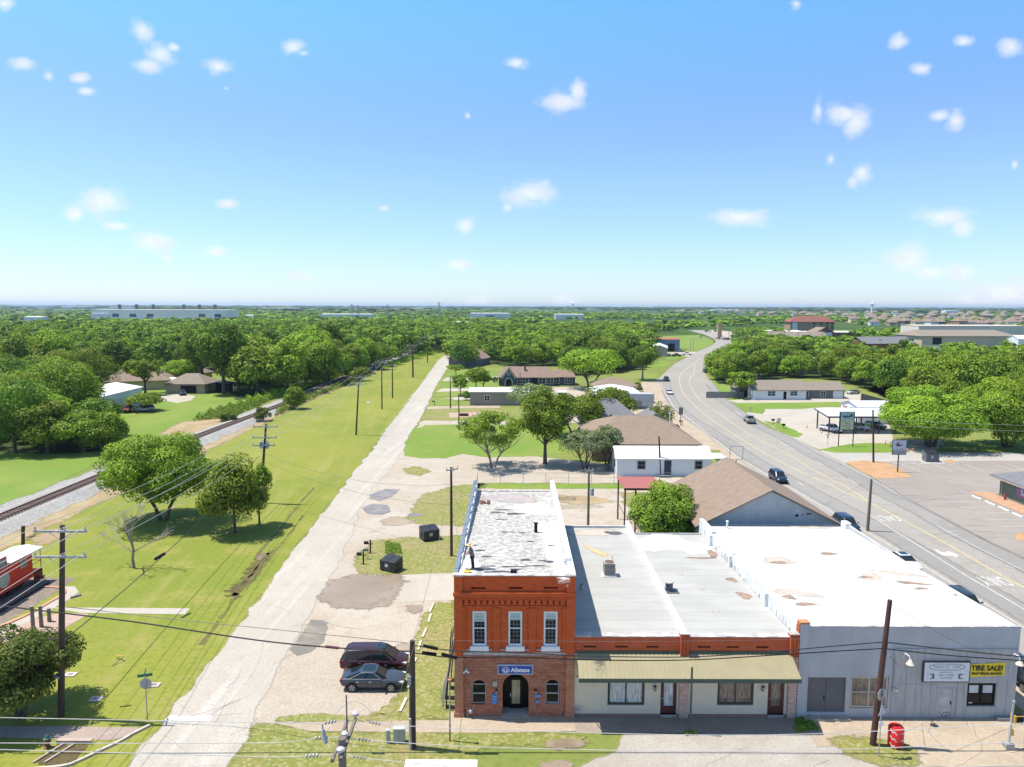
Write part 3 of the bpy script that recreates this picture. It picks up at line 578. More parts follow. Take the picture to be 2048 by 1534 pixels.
def crown_arrays(rg,shape,Rr,Ht,n,s,nb=None,zb=None):
    """returns verts (n*4,3), faces, tone for a crown of radius Rr reaching from zb to Ht"""
    zb=Ht*.22 if zb is None else zb; zc=(zb+Ht)/2; hz=(Ht-zb)/2
    nb=nb or {'round':46,'tall':46,'airy':38,'bush':22,'spread':54,'conic':40,'far':5}[shape]
    u=rg.normal(size=(nb,3)); u/=np.linalg.norm(u,axis=1)[:,None]
    if shape in('spread',): u[:,2]=np.abs(u[:,2])*1.3-.62
    elif shape!='far': u[:,2]=u[:,2]*.95+.08
    rad=rg.uniform(.50,.78,nb)[:,None]
    if shape=='far': rad=rg.uniform(.2,.6,nb)[:,None]
    bc=u*rad
    if shape=='conic':
        k=np.clip(1.05-.55*(bc[:,2]+.8),.35,1.1); bc[:,0]*=k; bc[:,1]*=k
    br=rg.uniform(.20,.37,nb)*(1.15 if shape in('far','bush') else 1.)
    if shape=='airy': br*=.78
    bt=rg.uniform(.15,.85,nb)
    w_=br**2; idx=rg.choice(nb,n,p=w_/w_.sum())
    d=rg.normal(size=(n,3)); d/=np.linalg.norm(d,axis=1)[:,None]
    d[:,2]=np.where((d[:,2]<-.5)&(rg.random(n)<.6),-d[:,2],d[:,2]); 
    rr_=br[idx]*(1-.42*rg.random(n)**1.7)
    if shape=='airy': rr_=br[idx]*(rg.random(n)**.5)
    c=bc[idx]+d*rr_[:,None]
    # clumps: pull leaves towards little tufts
    q=.11; key=np.floor(c/q+rg.random(3)); h=(np.sin(key@np.array([12.98,78.2,37.7]))*43758.5)%1
    keep=h>(.10 if shape!='airy' else .28)
    c=c[keep]; d=d[keep]; idx=idx[keep]; h=h[keep]; n=len(c)
    P=c*np.array([Rr,Rr,hz]); P[:,2]+=zc
    nrm=d*.9+c*.3+rg.normal(size=(n,3))*.5+np.array([0,0,.30]); nrm/=np.linalg.norm(nrm,axis=1)[:,None]
    a=np.cross(nrm,rg.normal(size=(n,3))); a/=np.linalg.norm(a,axis=1)[:,None]+1e-9; b=np.cross(nrm,a)
    sz=s*rg.uniform(.6,1.3,n)[:,None]; e=rg.uniform(.55,.9,n)[:,None]
    fold=nrm*sz*.18
    V4=np.stack([P-a*sz*.5-fold,P+b*sz*.5*e,P+a*sz*.5-fold,P-b*sz*.5*e],1).reshape(-1,3)
    Fc=np.arange(n*4).reshape(-1,4)
    tone=np.clip(bt[idx]*.5+h*.35+c[:,2]*0+rg.uniform(-.15,.25,n),0,1)
    return V4,Fc,np.repeat(tone,4)
def trunk_mb(rg,Rr,Ht,zb,r0,nl=5,multi=1,lean=0):
    mb=MB()
    for k in range(multi):
        ang0=rg.uniform(0,6.28) if multi==1 else 6.28*k/multi+rg.uniform(-.3,.3)
        o_=Vector((math.cos(ang0),math.sin(ang0),0))*(0 if multi==1 else r0*1.1)
        f=Vector((math.cos(ang0),math.sin(ang0),0))*(lean if multi==1 else Rr*.28)
        zt=max(zb*1.0,Ht*.30); pts=[o_+Vector((0,0,-.1)),o_+f*.25+Vector((0,0,zt*.5)),o_+f*.7+Vector((0,0,zt)),o_+f*1.1+Vector((0,0,Ht*.62)),o_+f*1.3+Vector((0,0,Ht*.88))]
        rr_=r0/(multi**.55); mb.tube(pts,[rr_*1.25,rr_*.9,rr_*.72,rr_*.4,rr_*.08],8)
        for j in range(nl):
            a=6.28*j/nl+rg.uniform(-.4,.4); t=rg.uniform(.45,1.); st=pts[1].lerp(pts[2],t) if t<1 else pts[2]
            el=rg.uniform(.45,1.1); L=Rr*rg.uniform(.6,.85); e=Vector((math.cos(a)*math.cos(el),math.sin(a)*math.cos(el),math.sin(el)))
            m1=st+e*L*.5+Vector((0,0,-.03*L)); m2=st+e*L+Vector((0,0,L*.15))
            mb.tube([st,m1,m2],[rr_*.42,rr_*.28,rr_*.07],6)
            a2=a+rg.uniform(.5,.9)*rg.choice([-1,1]); e2=Vector((math.cos(a2)*.7,math.sin(a2)*.7,.7)).normalized(); mb.tube([m1,m1+e2*L*.45],[rr_*.22,rr_*.05],5)
    return mb
TREES=[]
def tree(name,label,px,Rr,top=None,Ht=None,shape='round',leaf='mid',n=9000,s=.34,zb=None,r0=None,multi=1,bark=None,seed=None,group=None,world=None,nl=5,cat='tree',crown_name='crown',sq=1.):
    g=Vector((*world,0)) if world else G(*px)
    if Ht is None: Ht=max(1.2,top_z(px[0],top,Vector((g.x,g.y+Rr*.0,0))))
    rg=np.random.default_rng(seed if seed is not None else len(TREES)+11); TREES.append(name)
    zb=Ht*.22 if zb is None else zb
    o=thing(name,label,cat,tuple(g),0,group)
    v,f,t=crown_arrays(rg,shape,Rr,Ht,n,s,zb=zb); v[:,1]*=sq
    c=bpy.data.objects.new(crown_name,np_mesh(crown_name,v,f,LM[leaf],t)); COL.objects.link(c); c.parent=o
    mb=trunk_mb(rg,Rr,Ht,zb,r0 or Ht*.028,nl,multi); mb.v=[(a+g.x,b+g.y,c_) for a,b,c_ in mb.v]
    mb.build('trunk',bark or barkM,o,smooth=True,fix=False); return o
def W(px,D): return px/F*D     # metres covered by px pixels at distance D
# individual trees near the camera
tree('shade_tree','large round shade tree standing on the mown field, biggest tree there',(327,1040),8.3,864,shape='round',leaf='mid',n=44000,s=.30,zb=1.5,r0=.34,multi=2,seed=3)
tree('cypress_tree','mid sized feathery green tree right of the large round shade tree',(470,1066),6.2,908,shape='conic',leaf='light',n=15000,s=.30,zb=1.0,r0=.2,seed=5)
tree('slender_tree','slim green tree at the foot of the tall transformer pole on the mown field',(519,1050),2.0,925,shape='tall',leaf='mid',n=3500,s=.28,zb=2.2,r0=.13,seed=6)
tree('crepe_myrtle','bronze green crepe myrtle with many stems at the lower left corner',(40,1434),4.3,1254,shape='round',leaf='rust',n=40000,s=.19,zb=.7,r0=.2,multi=4,seed=8,sq=.95)
tree('elm_tree','airy mid green tree with several spreading stems standing alone in the pale gravel drive',(985,935),7.8,816,shape='airy',leaf='mid',n=11000,s=.36,zb=3.0,r0=.30,multi=3,seed=9,bark=barkP,nl=6)
tree('pecan_tree','tall leafy tree right of the airy tree in the gravel drive',(1090,928),5.6,768,shape='tall',leaf='mid',n=15000,s=.36,zb=3.8,r0=.32,seed=10)
tree('silver_tree','silvery leaved tree behind the tan shed with the white roof',(1062,840),6.0,764,shape='tall',leaf='olive',n=9000,s=.40,zb=3,r0=.3,seed=12)
tree('olive_tree','wide grey green multi stemmed tree left of the white house with the metal roof',(1170,938),4.9,846,shape='spread',leaf='olive',n=13000,s=.28,zb=1.9,r0=.28,multi=5,seed=13)
tree('olive_tree','narrow grey green tree touching the left wall of the white house',(1213,930),3.4,850,shape='round',leaf='olive',n=8000,s=.28,zb=2.2,r0=.22,multi=3,seed=14)
tree('oak_tree','broad dark green tree behind the silvery trees and left of the dark blue roof',(1148,872),7.6,780,shape='spread',leaf='mid',n=12000,s=.40,zb=1.8,r0=.34,multi=2,seed=15)
tree('oak_tree','dense green tree just left of the white metal canopy roof and the parked coupes',(1212,856),7.8,770,shape='round',leaf='mid',n=12000,s=.40,zb=1.2,r0=.34,seed=16)
tree('backyard_tree','bright green rounded tree pressed against the brown roof of the grey gabled hall',(1346,1062),4.5,946,shape='round',leaf='mid',n=26000,s=.25,zb=.2,r0=.2,multi=3,seed=17,world=(17.4,78.0),Ht=8.3)
tree('crepe_myrtle','small round bush like tree beside the highway edge right of the dark blue roof',(1324,868),3.1,803,shape='round',leaf='rust',n=5000,s=.30,zb=.6,r0=.12,multi=3,seed=18)
tree('pecan_tree','big bright green spreading tree right of the dark blue house',(1180,778),12.2,686,shape='spread',leaf='light',n=12000,s=.62,zb=3.4,r0=.5,multi=3,seed=19)
tree('tall_tree','tall grey stemmed tree between the hipped brown roof and the curving highway',(1285,760),6.6,688,shape='tall',leaf='dark',n=6500,s=.52,zb=4.5,r0=.34,seed=20,bark=barkP)
tree('live_oak','huge spreading bright green oak right of the canopy building and its traffic cones',(1860,893),11.2,768,shape='round',leaf='light',n=52000,s=.36,zb=.4,r0=.62,multi=3,seed=21)
tree('live_oak','large bright green oak at the right edge behind the parking lot lawn',(2015,893),10.4,758,shape='round',leaf='light',n=46000,s=.37,zb=.3,r0=.6,multi=3,seed=22)
tree('young_tree','small vivid green tree on the lawn beside the highway left of the white ranch house',(1480,797),5.0,738,shape='airy',leaf='light',n=6000,s=.44,zb=2.5,r0=.25,seed=23,multi=2)
tree('lawn_tree','open green tree standing on the lawn behind the white barn',(291,788),7.5,708,shape='airy',leaf='mid',n=8000,s=.55,zb=4,r0=.35,seed=24)
tree('tall_tree','very tall dark tree right of the tan garage house',(448,788),9.2,640,shape='tall',leaf='dark',n=10500,s=.62,zb=7.5,r0=.62,seed=25,nl=7)
tree('tall_tree','tall dark tree directly behind the tan garage house roof',(405,766),7.6,652,shape='tall',leaf='dark',n=9000,s=.62,zb=6,r0=.7,seed=26)
tree('round_tree','dense bright round tree rising over the tan garage house',(363,766),7.2,718,shape='round',leaf='light',n=8000,s=.5,zb=1.0,r0=.3,seed=27)
tree('yard_tree','leafy green tree overhanging the red pickup beside the white barn',(290,822),5.0,782,shape='spread',leaf='light',n=8000,s=.40,zb=1.0,r0=.26,multi=3,seed=28)
tree('scrub_bush','tall feathery green bush right beside the railway track',(590,818),4.6,768,shape='conic',leaf='light',n=6000,s=.42,zb=0,r0=.15,multi=3,seed=29,cat='bush')
tree('scrub_bush','small round green bush by the railway where the track disappears',(718,762),4.6,733,shape='bush',leaf='light',n=2500,s=.5,zb=0,r0=.1,multi=2,seed=30,cat='bush')
tree('scrub_bush','reddish green bush between weeds and the railway ballast',(525,842),2.4,812,shape='bush',leaf='rust',n=2500,s=.34,zb=0,r0=.1,multi=2,seed=31,cat='bush')
tree('scrub_bush','brownish weedy bush where the dry verge meets the railway',(455,842),2.6,822,shape='bush',leaf='rust',n=2500,s=.34,zb=0,r0=.1,multi=2,seed=32,cat='bush')
tree('street_tree','small leafy tree on the lawn nearest the residential street',(921,792),3.6,746,shape='airy',leaf='mid',n=3500,s=.44,zb=2,r0=.16,seed=33)
tree('street_tree','rounded green tree behind the tan shed near the residential street',(952,778),4.4,733,shape='round',leaf='light',n=4500,s=.46,zb=2,r0=.2,seed=34)
tree('street_tree','second of the small trees in front of the dark blue house',(967,778),3.2,745,shape='round',leaf='mid',n=3500,s=.46,zb=2,r0=.2,seed=36)
tree('street_tree','thin pale green tree by the bend of the residential street beyond the driveways',(912,752),4.4,728,shape='airy',leaf='mid',n=2500,s=.5,zb=2,r0=.16,seed=35)
# left cluster in front of the barn
lc=[((30,905),7.5,742,'dark'),((95,906),6.6,800,'mid'),((168,905),5.6,823,'mid'),((212,900),4.4,836,'light'),((60,860),8.5,735,'mid'),((135,866),8.0,712,'mid'),((10,850),8,700,'dark'),
    ((180,800),8.6,692,'mid'),((110,800),9,700,'light'),((40,790),9,715,'light'),((205,868),3.6,828,'dark'),((180,862),3.6,815,'dark')]
ld=['dark tree at the far left edge beside the lawn','low mid green tree left of the railway lawn','rounded bushy tree on the edge of the railway lawn','rightmost bright tree of the clump beside the railway lawn',
 'broad tree left of the white barn','tall tree whose crown leans over the white barn roof','dark tree behind the first row at the left edge','high crowned tree behind the white barn roof','bright broad tree behind the clump at left','pale green tree left of the clump near the frame edge',
 'dark shrub growing against the white barn wall','second dark shrub at the left end of the barn wall']
for i,((p,r,tp,lf),lb) in enumerate(zip(lc,ld)):
    tree('wood_edge_tree',lb,p,r,tp,shape='round' if i<10 else 'bush',leaf=lf,n=11000,s=.42,zb=.6,r0=.3,seed=50+i,group='trees left of the railway lawn')
# bare tree
def bare_tree():
    g=G(268,1136); Ht=top_z(262,985,g); o=thing('bare_tree','leafless dead tree standing alone on the mown field','tree',tuple(g)); rg=random.Random(4); mb=MB(); tw=MB()
    def grow(p,d,L,r,dep,m_):
        q=p+d*L; mid=p+d*L*.5+Vector((rg.uniform(-.06,.06),rg.uniform(-.06,.06),0))*L
        m_.tube([p,mid,q],[r,r*.85,r*.68],6 if dep<2 else 4)
        if dep>=6: return
        for k in range(3 if dep in(1,3,4) else 2):
            a=rg.uniform(0,6.28); sp_=rg.uniform(.35,.75); ax=Vector((math.cos(a),math.sin(a),0)); nd=(d+ax*sp_+Vector((0,0,.10))).normalized()
            grow(q,nd,L*rg.uniform(.62,.82),max(.012,r*.58),dep+1,tw if dep>=3 else m_)
    grow(Vector((g.x,g.y,-.05)),Vector((.02,0,1)),Ht*.26,.17,0,mb)
    for a in (2.8,.4): grow(Vector((g.x,g.y,Ht*.21)),Vector((math.cos(a),math.sin(a)*.5,.55)).normalized(),Ht*.2,.085,2,mb)
    mb.build('trunk',barkP,o,smooth=True,fix=False); tag(tw.build('twigs',M('pale_dead_twigs',(.34,.30,.27),.9),o,fix=False),kind='stuff')
bare_tree()
# ---- woods: prototypes then copies
def inpoly(p,poly):
    x,y=p; c=False; j=len(poly)-1
    for i in range(len(poly)):
        xi,yi=poly[i]; xj,yj=poly[j]
        if (yi>y)!=(yj>y) and x<(xj-xi)*(y-yi)/(yj-yi)+xi: c=not c
        j=i
    return c
def proj(x,y,z=0):
    v=Vector((x,y,z-H)); d=v.dot(fw)
    return (1024+F*v.dot(rt)/d, 767-F*v.dot(up)/d)
REG=[('the wood left of the railway bend',[(470,800),(560,793),(620,780),(700,756),(760,738),(850,706),(884,701),(884,668),(640,662),(470,668)]),
 ('the trees behind the tan garage house',[(225,752),(300,742),(345,748),(470,745),(475,668),(225,668)]),
 ('the treetops left of the white barn',[(-60,800),(150,760),(235,748),(235,668),(-60,668)]),
 ('the trees behind the dark blue house',[(905,738),(990,727),(1010,733),(1130,733),(1150,752),(1255,745),(1300,722),(1306,705),(1306,668),(1180,663),(890,665),(905,716),(925,735)]),
 ('the trees between highway and white ranch house',[(1423,748),(1440,768),(1500,762),(1560,756),(1680,760),(1725,775),(1780,800),(1790,730),(1700,705),(1560,695),(1500,705),(1450,722)]),
 ('the big trees behind the canopy building',[(1735,782),(1800,800),(1960,830),(2110,830),(2110,720),(2030,715),(1830,716),(1780,735)]),
 ('the clump left of the railway lawn',[(-80,906),(-60,800),(140,762),(165,800),(168,850),(232,884),(222,902),(100,908)]),
 ('the scattered trees near the brick buildings',[(1470,672),(1560,668),(1575,680),(1560,692),(1480,700)])]
EXC=[[(1015,690),(1135,690),(1140,738),(1015,738)] and [(0,0),(1,0),(1,1)],[(1800,715),(1900,700),(1900,722),(1800,724)],[(1575,708),(1640,706),(1640,735),(1575,735)],[(940,712),(980,712),(985,738),(940,738)],[(1700,775),(1730,775),(1730,800),(1700,800)]]
cand=[]; rgs=random.Random(12)
grid={}
def try_add(x,y,sp_,rn):
    k=(int(x//12),int(y//12))
    for a in(-1,0,1):
        for b in(-1,0,1):
            for (u,v_) in grid.get((k[0]+a,k[1]+b),()):
                if (u-x)**2+(v_-y)**2<sp_*sp_: return False
    grid.setdefault(k,[]).append((x,y)); cand.append((x,y,rn)); return True
for rn,(nm,pl) in enumerate(REG):
    w_=[G(a,b) for a,b in pl]; x0,x1=min(p.x for p in w_),max(p.x for p in w_); y0,y1=min(p.y for p in w_),min(820,max(p.y for p in w_))
    for _ in range(int((x1-x0)*(y1-y0)/8)):
        x,y=rgs.uniform(x0,x1),rgs.uniform(y0,y1); p=proj(x,y)
        if inpoly(p,pl) and not any(inpoly(p,e) for e in EXC): try_add(x,y,(7.8,8,8,7.6,6.4,6.6,6.2,8)[rn],rn)
undShadeM=ground_mat('undergrowth_painted_shade',((.035,.055,.014),(.05,.075,.018),(.028,.045,.012),(.02,.03,.01)),(.1,.5,3),k=.9,es=.8,soft=.2)  # dark green ground with the shade under the trees put into its colour
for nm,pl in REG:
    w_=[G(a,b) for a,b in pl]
    w_=[(p.x,min(p.y,900)) for p in w_]; sheet('undergrowth_shade',w_,.03,undShadeM,inset=3,step=8,jit=.8,kind='stuff',label='low growth with tree shade painted in beneath '+nm,cat='undergrowth_shade')
cand.sort(key=lambda c:c[0]**2+c[1]**2)
PR={}
for i,(shp,lf) in enumerate((('round','mid'),('round','dark'),('tall','mid'),('spread','light'),('round','light'),('spread','dark'),('tall','dark'),('spread','mid'))):
    rg=np.random.default_rng(100+i); v,f,t=crown_arrays(rg,shp,7.2,14.2,5600,.66,zb=.7)
    cme=np_mesh('crown',v,f,LM[lf],t); mb=trunk_mb(rg,6.6,14.2,3.0,.30,4); tm_=mb.build('trunk',barkM,None,smooth=True,fix=False); tme=tm_.data; bpy.data.objects.remove(tm_)
    PR[i]=(cme,tme,lf)
TN={'mid':'mid green','dark':'dark green','light':'bright yellow green'}
NIND=262
for i,(x,y,rn) in enumerate(cand[:NIND]):
    k=rgs.choice((0,1,2,3,4,5,6,7)) if rn!=5 else rgs.choice((3,4,3,7,4,0))
    cme,tme,lf=PR[k]; nm=REG[rn][0]
    o=thing('woodland_tree',f'{TN[lf]} broadleaf tree among {nm}','tree',(x,y,0),rgs.uniform(0,6.28),f'{TN[lf]} trees of {nm}')
    s_=rgs.uniform(.66,1.32)*(1.05,1,1,.86,.72,.74,.70,.66)[rn]; o.scale=(s_,s_,s_*rgs.uniform(.85,1.15))
    for nm_,me in(('crown',cme),('trunk',tme)):
        c=bpy.data.objects.new(nm_,me); COL.objects.link(c); c.parent=o
def far_wood(name,label,pts,n,s,leafs,kind='stuff'):
    VV=[];FF=[];TT=[];b=0; bank=[]
    for i in range(6): bank.append(crown_arrays(np.random.default_rng(300+i),'round' if n>150 else 'far',6.4,13.,n,s,nb=14 if n>150 else 5,zb=1.0))
    rg=np.random.default_rng(5)
    for (x,y,sx,sz) in pts:
        v,f,t=bank[rg.integers(6)]; a=rg.uniform(0,6.28); ca,sa=math.cos(a),math.sin(a)
        q=v.copy(); q[:,0]=(v[:,0]*ca-v[:,1]*sa)*sx+x; q[:,1]=(v[:,0]*sa+v[:,1]*ca)*sx+y; q[:,2]=v[:,2]*sz
        VV.append(q); FF.append(f+b); b+=len(v); TT.append(np.clip(t*.7+rg.uniform(-.32,.5),0,1))
    me=np_mesh(name,np.concatenate(VV),np.concatenate(FF),leafs,np.concatenate(TT)); o=bpy.data.objects.new(name,me); COL.objects.link(o); tag(o,label,'trees',None,kind); return o
rest=[(x,y,rgs.uniform(.8,1.3),rgs.uniform(.75,1.15)*(1,1,1,.8,.62,.66,.7,.6)[rn]) for x,y,rn in cand[NIND:]]
if rest: far_wood('dense_woodland','unbroken green treetops of the wood beyond the individual trees',rest,480,1.4,LM['mid'])
farp=[]; 
CLR=[[(1585,664),(1800,664),(1800,674),(1585,672)],[(1300,664),(1440,662),(1500,690),(1430,700),(1300,700)],[(195,640),(470,640),(470,644),(195,644)],[(640,636),(750,636),(750,641),(640,641)],[(935,634),(1022,634),(1022,640),(935,640)],[(1105,640),(1165,640),(1165,648),(1105,648)],[(1740,648),(2048,646),(2048,660),(1740,660)],[(1560,655),(1700,655),(1700,692),(1560,692)],[(1840,660),(2000,660),(2000,722),(1840,722)],[(1400,655),(1480,658),(1480,690),(1400,690)]]
for _ in range(26000):
    Y=600+ (rgs.random()**1.6)*2600; X=rgs.uniform(-.80,.80)*Y; p=proj(X,Y)
    if p[1]>668 and p[0]<1300 and p[0]>0 and Y<800: continue
    if any(inpoly(p,e) for e in CLR): continue
    dens=.5+.5*math.sin(X/170+Y/310)+.35*math.sin(X/60-Y/90+2)
    if X>250 and Y>1050: dens-=.35
    if rgs.random()>dens*(.85 if Y<1400 else .6): continue
    farp.append((X,Y,rgs.uniform(.9,1.7)*(1+Y/2600),rgs.uniform(.45,.85)))
    if len(farp)>5200: break
# fill the band between the listed woods and the far belt
for _ in range(5000):
    Y=rgs.uniform(430,820); X=rgs.uniform(-.8,.8)*Y; p=proj(X,Y)
    if any(inpoly(p,e) for e in CLR) or any(inpoly(p,pl) for _n,pl in REG) or inpoly(p,[(880,700),(925,694),(925,690),(880,694)]): continue
    if p[0]>1300 and p[0]<1480: continue
    if p[0]>1480 and (p[1]<666 or rgs.random()<.35): continue
    farp.append((X,Y,rgs.uniform(.9,1.4),rgs.uniform(.6,.95)*(1 if p[0]<900 else .8)))
far_wood('distant_forest','hazy green forest stretching towards the horizon',farp,60,3.3,LM['mid'])
vf=[]
for _ in range(3000):
    Y=2900+rgs.random()**1.3*9000; X=rgs.uniform(-.8,.8)*Y
    if math.sin(Y/310)+math.sin(X/500+Y/900)<rgs.uniform(-.6,.8): continue
    vf.append((X,Y,Y/420,rgs.uniform(.5,1.0)+Y/14000))
far_wood('horizon_woods','thin blue green tree lines at the horizon',vf,16,7,LM['dark'])
# hedges and rank weeds beside the railway
def weeds(name,label,poly,n,h,leaf,s=.35,cat='weeds'):
    w_=[G(a,b) for a,b in poly]; x0,x1=min(p.x for p in w_),max(p.x for p in w_); y0,y1=min(p.y for p in w_),max(p.y for p in w_); pl=[(p.x,p.y) for p in w_]
    rg=np.random.default_rng(9); P=[]
    while len(P)<n:
        x,y=rg.uniform(x0,x1),rg.uniform(y0,y1)
        if inpoly((x,y),pl): P.append((x,y,rg.uniform(0,1)*h*(.45+.55*math.sin(x*.9+y*.5)**2)))
    P=np.array(P); nrm=rg.normal(size=(n,3)); nrm/=np.linalg.norm(nrm,axis=1)[:,None]; a=np.cross(nrm,rg.normal(size=(n,3))); a/=np.linalg.norm(a,axis=1)[:,None]; b=np.cross(nrm,a)
    sz=s*rg.uniform(.6,1.3,n)[:,None]; V4=np.stack([P-a*sz*.5,P+b*sz*.4,P+a*sz*.5,P-b*sz*.4],1).reshape(-1,3); V4[:,2]=np.maximum(V4[:,2],.02)
    me=np_mesh(name,V4,np.arange(n*4).reshape(-1,4),LM[leaf],np.repeat(rg.random(n),4)); o=bpy.data.objects.new(name,me); COL.objects.link(o); tag(o,label,cat,None,'stuff')
weeds('railside_weeds','tall green weeds between the lawn and the railway',[(385,842),(430,822),(470,812),(520,800),(545,798),(520,812),(470,832),(440,838)],7000,1.6,'weed')
weeds('railside_brush','green brush along the field side of the railway',[(548,835),(600,812),(640,792),(700,768),(720,762),(745,745),(735,745),(690,765),(640,785),(600,800),(560,818)],9000,1.6,'light')
weeds('railside_brush','leafy brush on the far side of the railway below the wood',[(500,812),(560,795),(640,768),(700,750),(690,748),(620,770),(540,790),(490,806)],9000,2.4,'light')
weeds('railside_brush','green brush at the far end of the mown field',[(760,742),(800,728),(850,712),(885,705),(880,700),(840,705),(760,735)],6000,1.4,'light',.5)
weeds('yard_weeds','bright weeds in the grass between the two black dumpsters',[(770,1085),(800,1088),(805,1110),(770,1108)],1500,.45,'weed',.14)
weeds('yard_weeds','clumps of weeds along the sidewalk edge by the gray building',[(1592,1440),(1616,1434),(1638,1460),(1600,1464)],1800,.35,'weed',.12)
weeds('yard_weeds','small weed tuft by the foot of the green post',[(1368,1464),(1395,1464),(1392,1472),(1370,1472)],160,.25,'weed',.10)
# ---------------------------------------------------------------- building materials
def brickmat(name,c1,c2,mort,sc_=1.,noise=.5,stain=None):
    m_,n,b,o=newmat(name); p=pos(n); X_,Y_,Z_=n.xyz(p)[:3]
    v=n.comb(n.math('ADD',X_,Y_),Z_,0); bt=n.add('ShaderNodeTexBrick'); n.put(bt.inputs['Vector'],v); bt.inputs['Scale'].default_value=1
    bt.inputs['Brick Width'].default_value=.21*sc_; bt.inputs['Row Height'].default_value=.072*sc_; bt.inputs['Mortar Size'].default_value=.006*sc_
    for k,q in(('Color1',c1),('Color2',c2),('Mortar',mort)): bt.inputs[k].default_value=(*q,1)
    c=bt.outputs[0]
    c=n.mix(n.mr(n.noise(n.scl(p,(1,1,2.2)),1.3,5,.65),.42,.66,0,noise),c,tuple(x*.62 for x in c1))
    c=n.mix(n.mr(n.noise(n.scl(p,(1,1,3)),4,3,.7),.56,.72,0,noise),c,stain or tuple(min(1,x*1.35) for x in c2))
    n.put(b.inputs['Base Color'],c); b.inputs['Roughness'].default_value=.85; b.inputs['Specular IOR Level'].default_value=.2
    bp=n.add('ShaderNodeBump'); bp.inputs['Strength'].default_value=.4; bp.inputs['Distance'].default_value=.01; n.put(bp.inputs['Height'],bt.outputs['Fac']); n.l.new(bp.outputs[0],b.inputs['Normal'])
    return m_
redB=brickmat('painted_orange_brick',(.62,.115,.028),(.54,.095,.026),(.36,.07,.03),1.7,noise=.5,stain=(.66,.20,.10))
redB2=brickmat('faded_orange_brick',(.52,.11,.04),(.47,.10,.04),(.40,.10,.05),noise=.4,stain=(.55,.28,.18))
oldB=brickmat('old_brown_brick',(.42,.13,.065),(.29,.09,.05),(.46,.33,.27),1.5,noise=.6,stain=(.60,.36,.25))
pierB=brickmat('worn_pier_brick',(.52,.20,.10),(.40,.15,.08),(.46,.34,.27),1.5,noise=.55,stain=(.62,.42,.30))
beigeB=brickmat('beige_painted_brick',(.72,.62,.48),(.70,.60,.465),(.62,.53,.41),noise=.12,stain=(.74,.65,.52))
greyW=M('grey_blue_stucco',(.455,.46,.475),.85,(.39,.395,.41),.7,bump=.2)
greyW2=M('grey_painted_panel',(.43,.425,.42),.8,(.35,.345,.34),1.2,stretch=(3,3,.6))
whiteT=M('white_trim',(.80,.80,.80),.5,(.74,.74,.74),2)
coping=M('weathered_coping',(.58,.55,.54),.85,(.30,.27,.27),1.6)
creamM=M('cream_paint',(.72,.64,.50),.7)
blackM=M('black_paint_and_shade',(.006,.006,.007),.5,spec=.2)  # black paint, also stands in for shade inside the brick wall recesses
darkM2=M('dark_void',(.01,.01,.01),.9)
def glassmat(name,c=(.006,.008,.010),r=.04):
    m_,n,b,o=newmat(name); n.put(b.inputs['Base Color'],c); b.inputs['Roughness'].default_value=r; b.inputs['Specular IOR Level'].default_value=.25; return m_
glass=glassmat('window_glass'); glassB=glassmat('blind_behind_glass',(.42,.50,.50),.15)
def glass_scene(name,cs):    # storefront glass, curtains and reflections painted into the base colour
    m_,n,b,o=newmat(name); p=pos(n); f=n.noise(n.scl(p,(5,5,.8)),1.6,3,.6); n.put(b.inputs['Base Color'],n.mix(n.mr(f,.35,.65),cs[0],cs[1])); b.inputs['Roughness'].default_value=.08; b.inputs['Specular IOR Level'].default_value=.6; return m_
curtG=glass_scene('curtained_glass',((.34,.36,.35),(.62,.64,.62)))
reflG=glass_scene('painted_reflection_glass',((.10,.09,.085),(.30,.22,.15)))  # brownish reflection tones painted into the glass colour
def roofmat(name,c,seam=None,sp_=1.8,patch=None,pk=.5,rough=.8,ax=1,sc_=.35):
    m_,n,b,o=newmat(name); p=pos(n); q=n.xyz(p); cc=n.mix(n.mr(n.noise(n.scl(p,(1,1.6,1)),sc_,5,.62),.35,.68),tuple(x*.88 for x in c),c)
    cc=n.mix(n.mr(n.noise(p,5,4,.7),.5,.8,0,.35),cc,tuple(x*.7 for x in c))
    if patch: cc=n.mix(n.mr(n.noise(n.scl(p,(1.3,2.2,1)),1.9,6,.75),.5-.12*pk,.60,0,.95),cc,patch)
    if seam:
        w_=n.math('ABSOLUTE',n.math('SUBTRACT',n.math('FRACT',n.math('DIVIDE',q[ax],sp_)),.5)); cc=n.mix(n.mr(w_,0,.045,.7,0,False),cc,seam)
    n.put(b.inputs['Base Color'],cc); b.inputs['Roughness'].default_value=rough; b.inputs['Specular IOR Level'].default_value=.25; return m_
shing=lambda nm,c,k=1.: M(nm,c,.95,tuple(x*.80 for x in c),.9,stretch=(1,2.5,2.5),bump=.2)
brownS=shing('brown_shingles',(.245,.180,.137)); greyS=shing('grey_shingles',(.17,.17,.185)); tanS=shing('tan_grey_shingles',(.24,.20,.165)); pinkS=shing('pinkish_brown_shingles',(.25,.175,.145)); redS=shing('dark_red_tile',(.23,.085,.07))
whiteR=roofmat('white_roof_coating',(.575,.565,.54),(.50,.49,.465),1.9,sc_=.15)
metalW=roofmat('white_ribbed_metal_roof',(.78,.79,.80),(.62,.63,.65),.6,ax=0,rough=.4)
metalG=roofmat('pale_grey_metal_roof',(.55,.56,.58),(.38,.39,.41),.9,ax=0,rough=.45)
memb=roofmat('light_grey_membrane',(.375,.37,.355),(.235,.23,.22),1.55,sc_=.25)
patchR=roofmat('patched_white_and_tan_roof',(.29,.272,.25),(.19,.18,.165),.95,patch=(.53,.52,.50),pk=.45,sc_=.6)
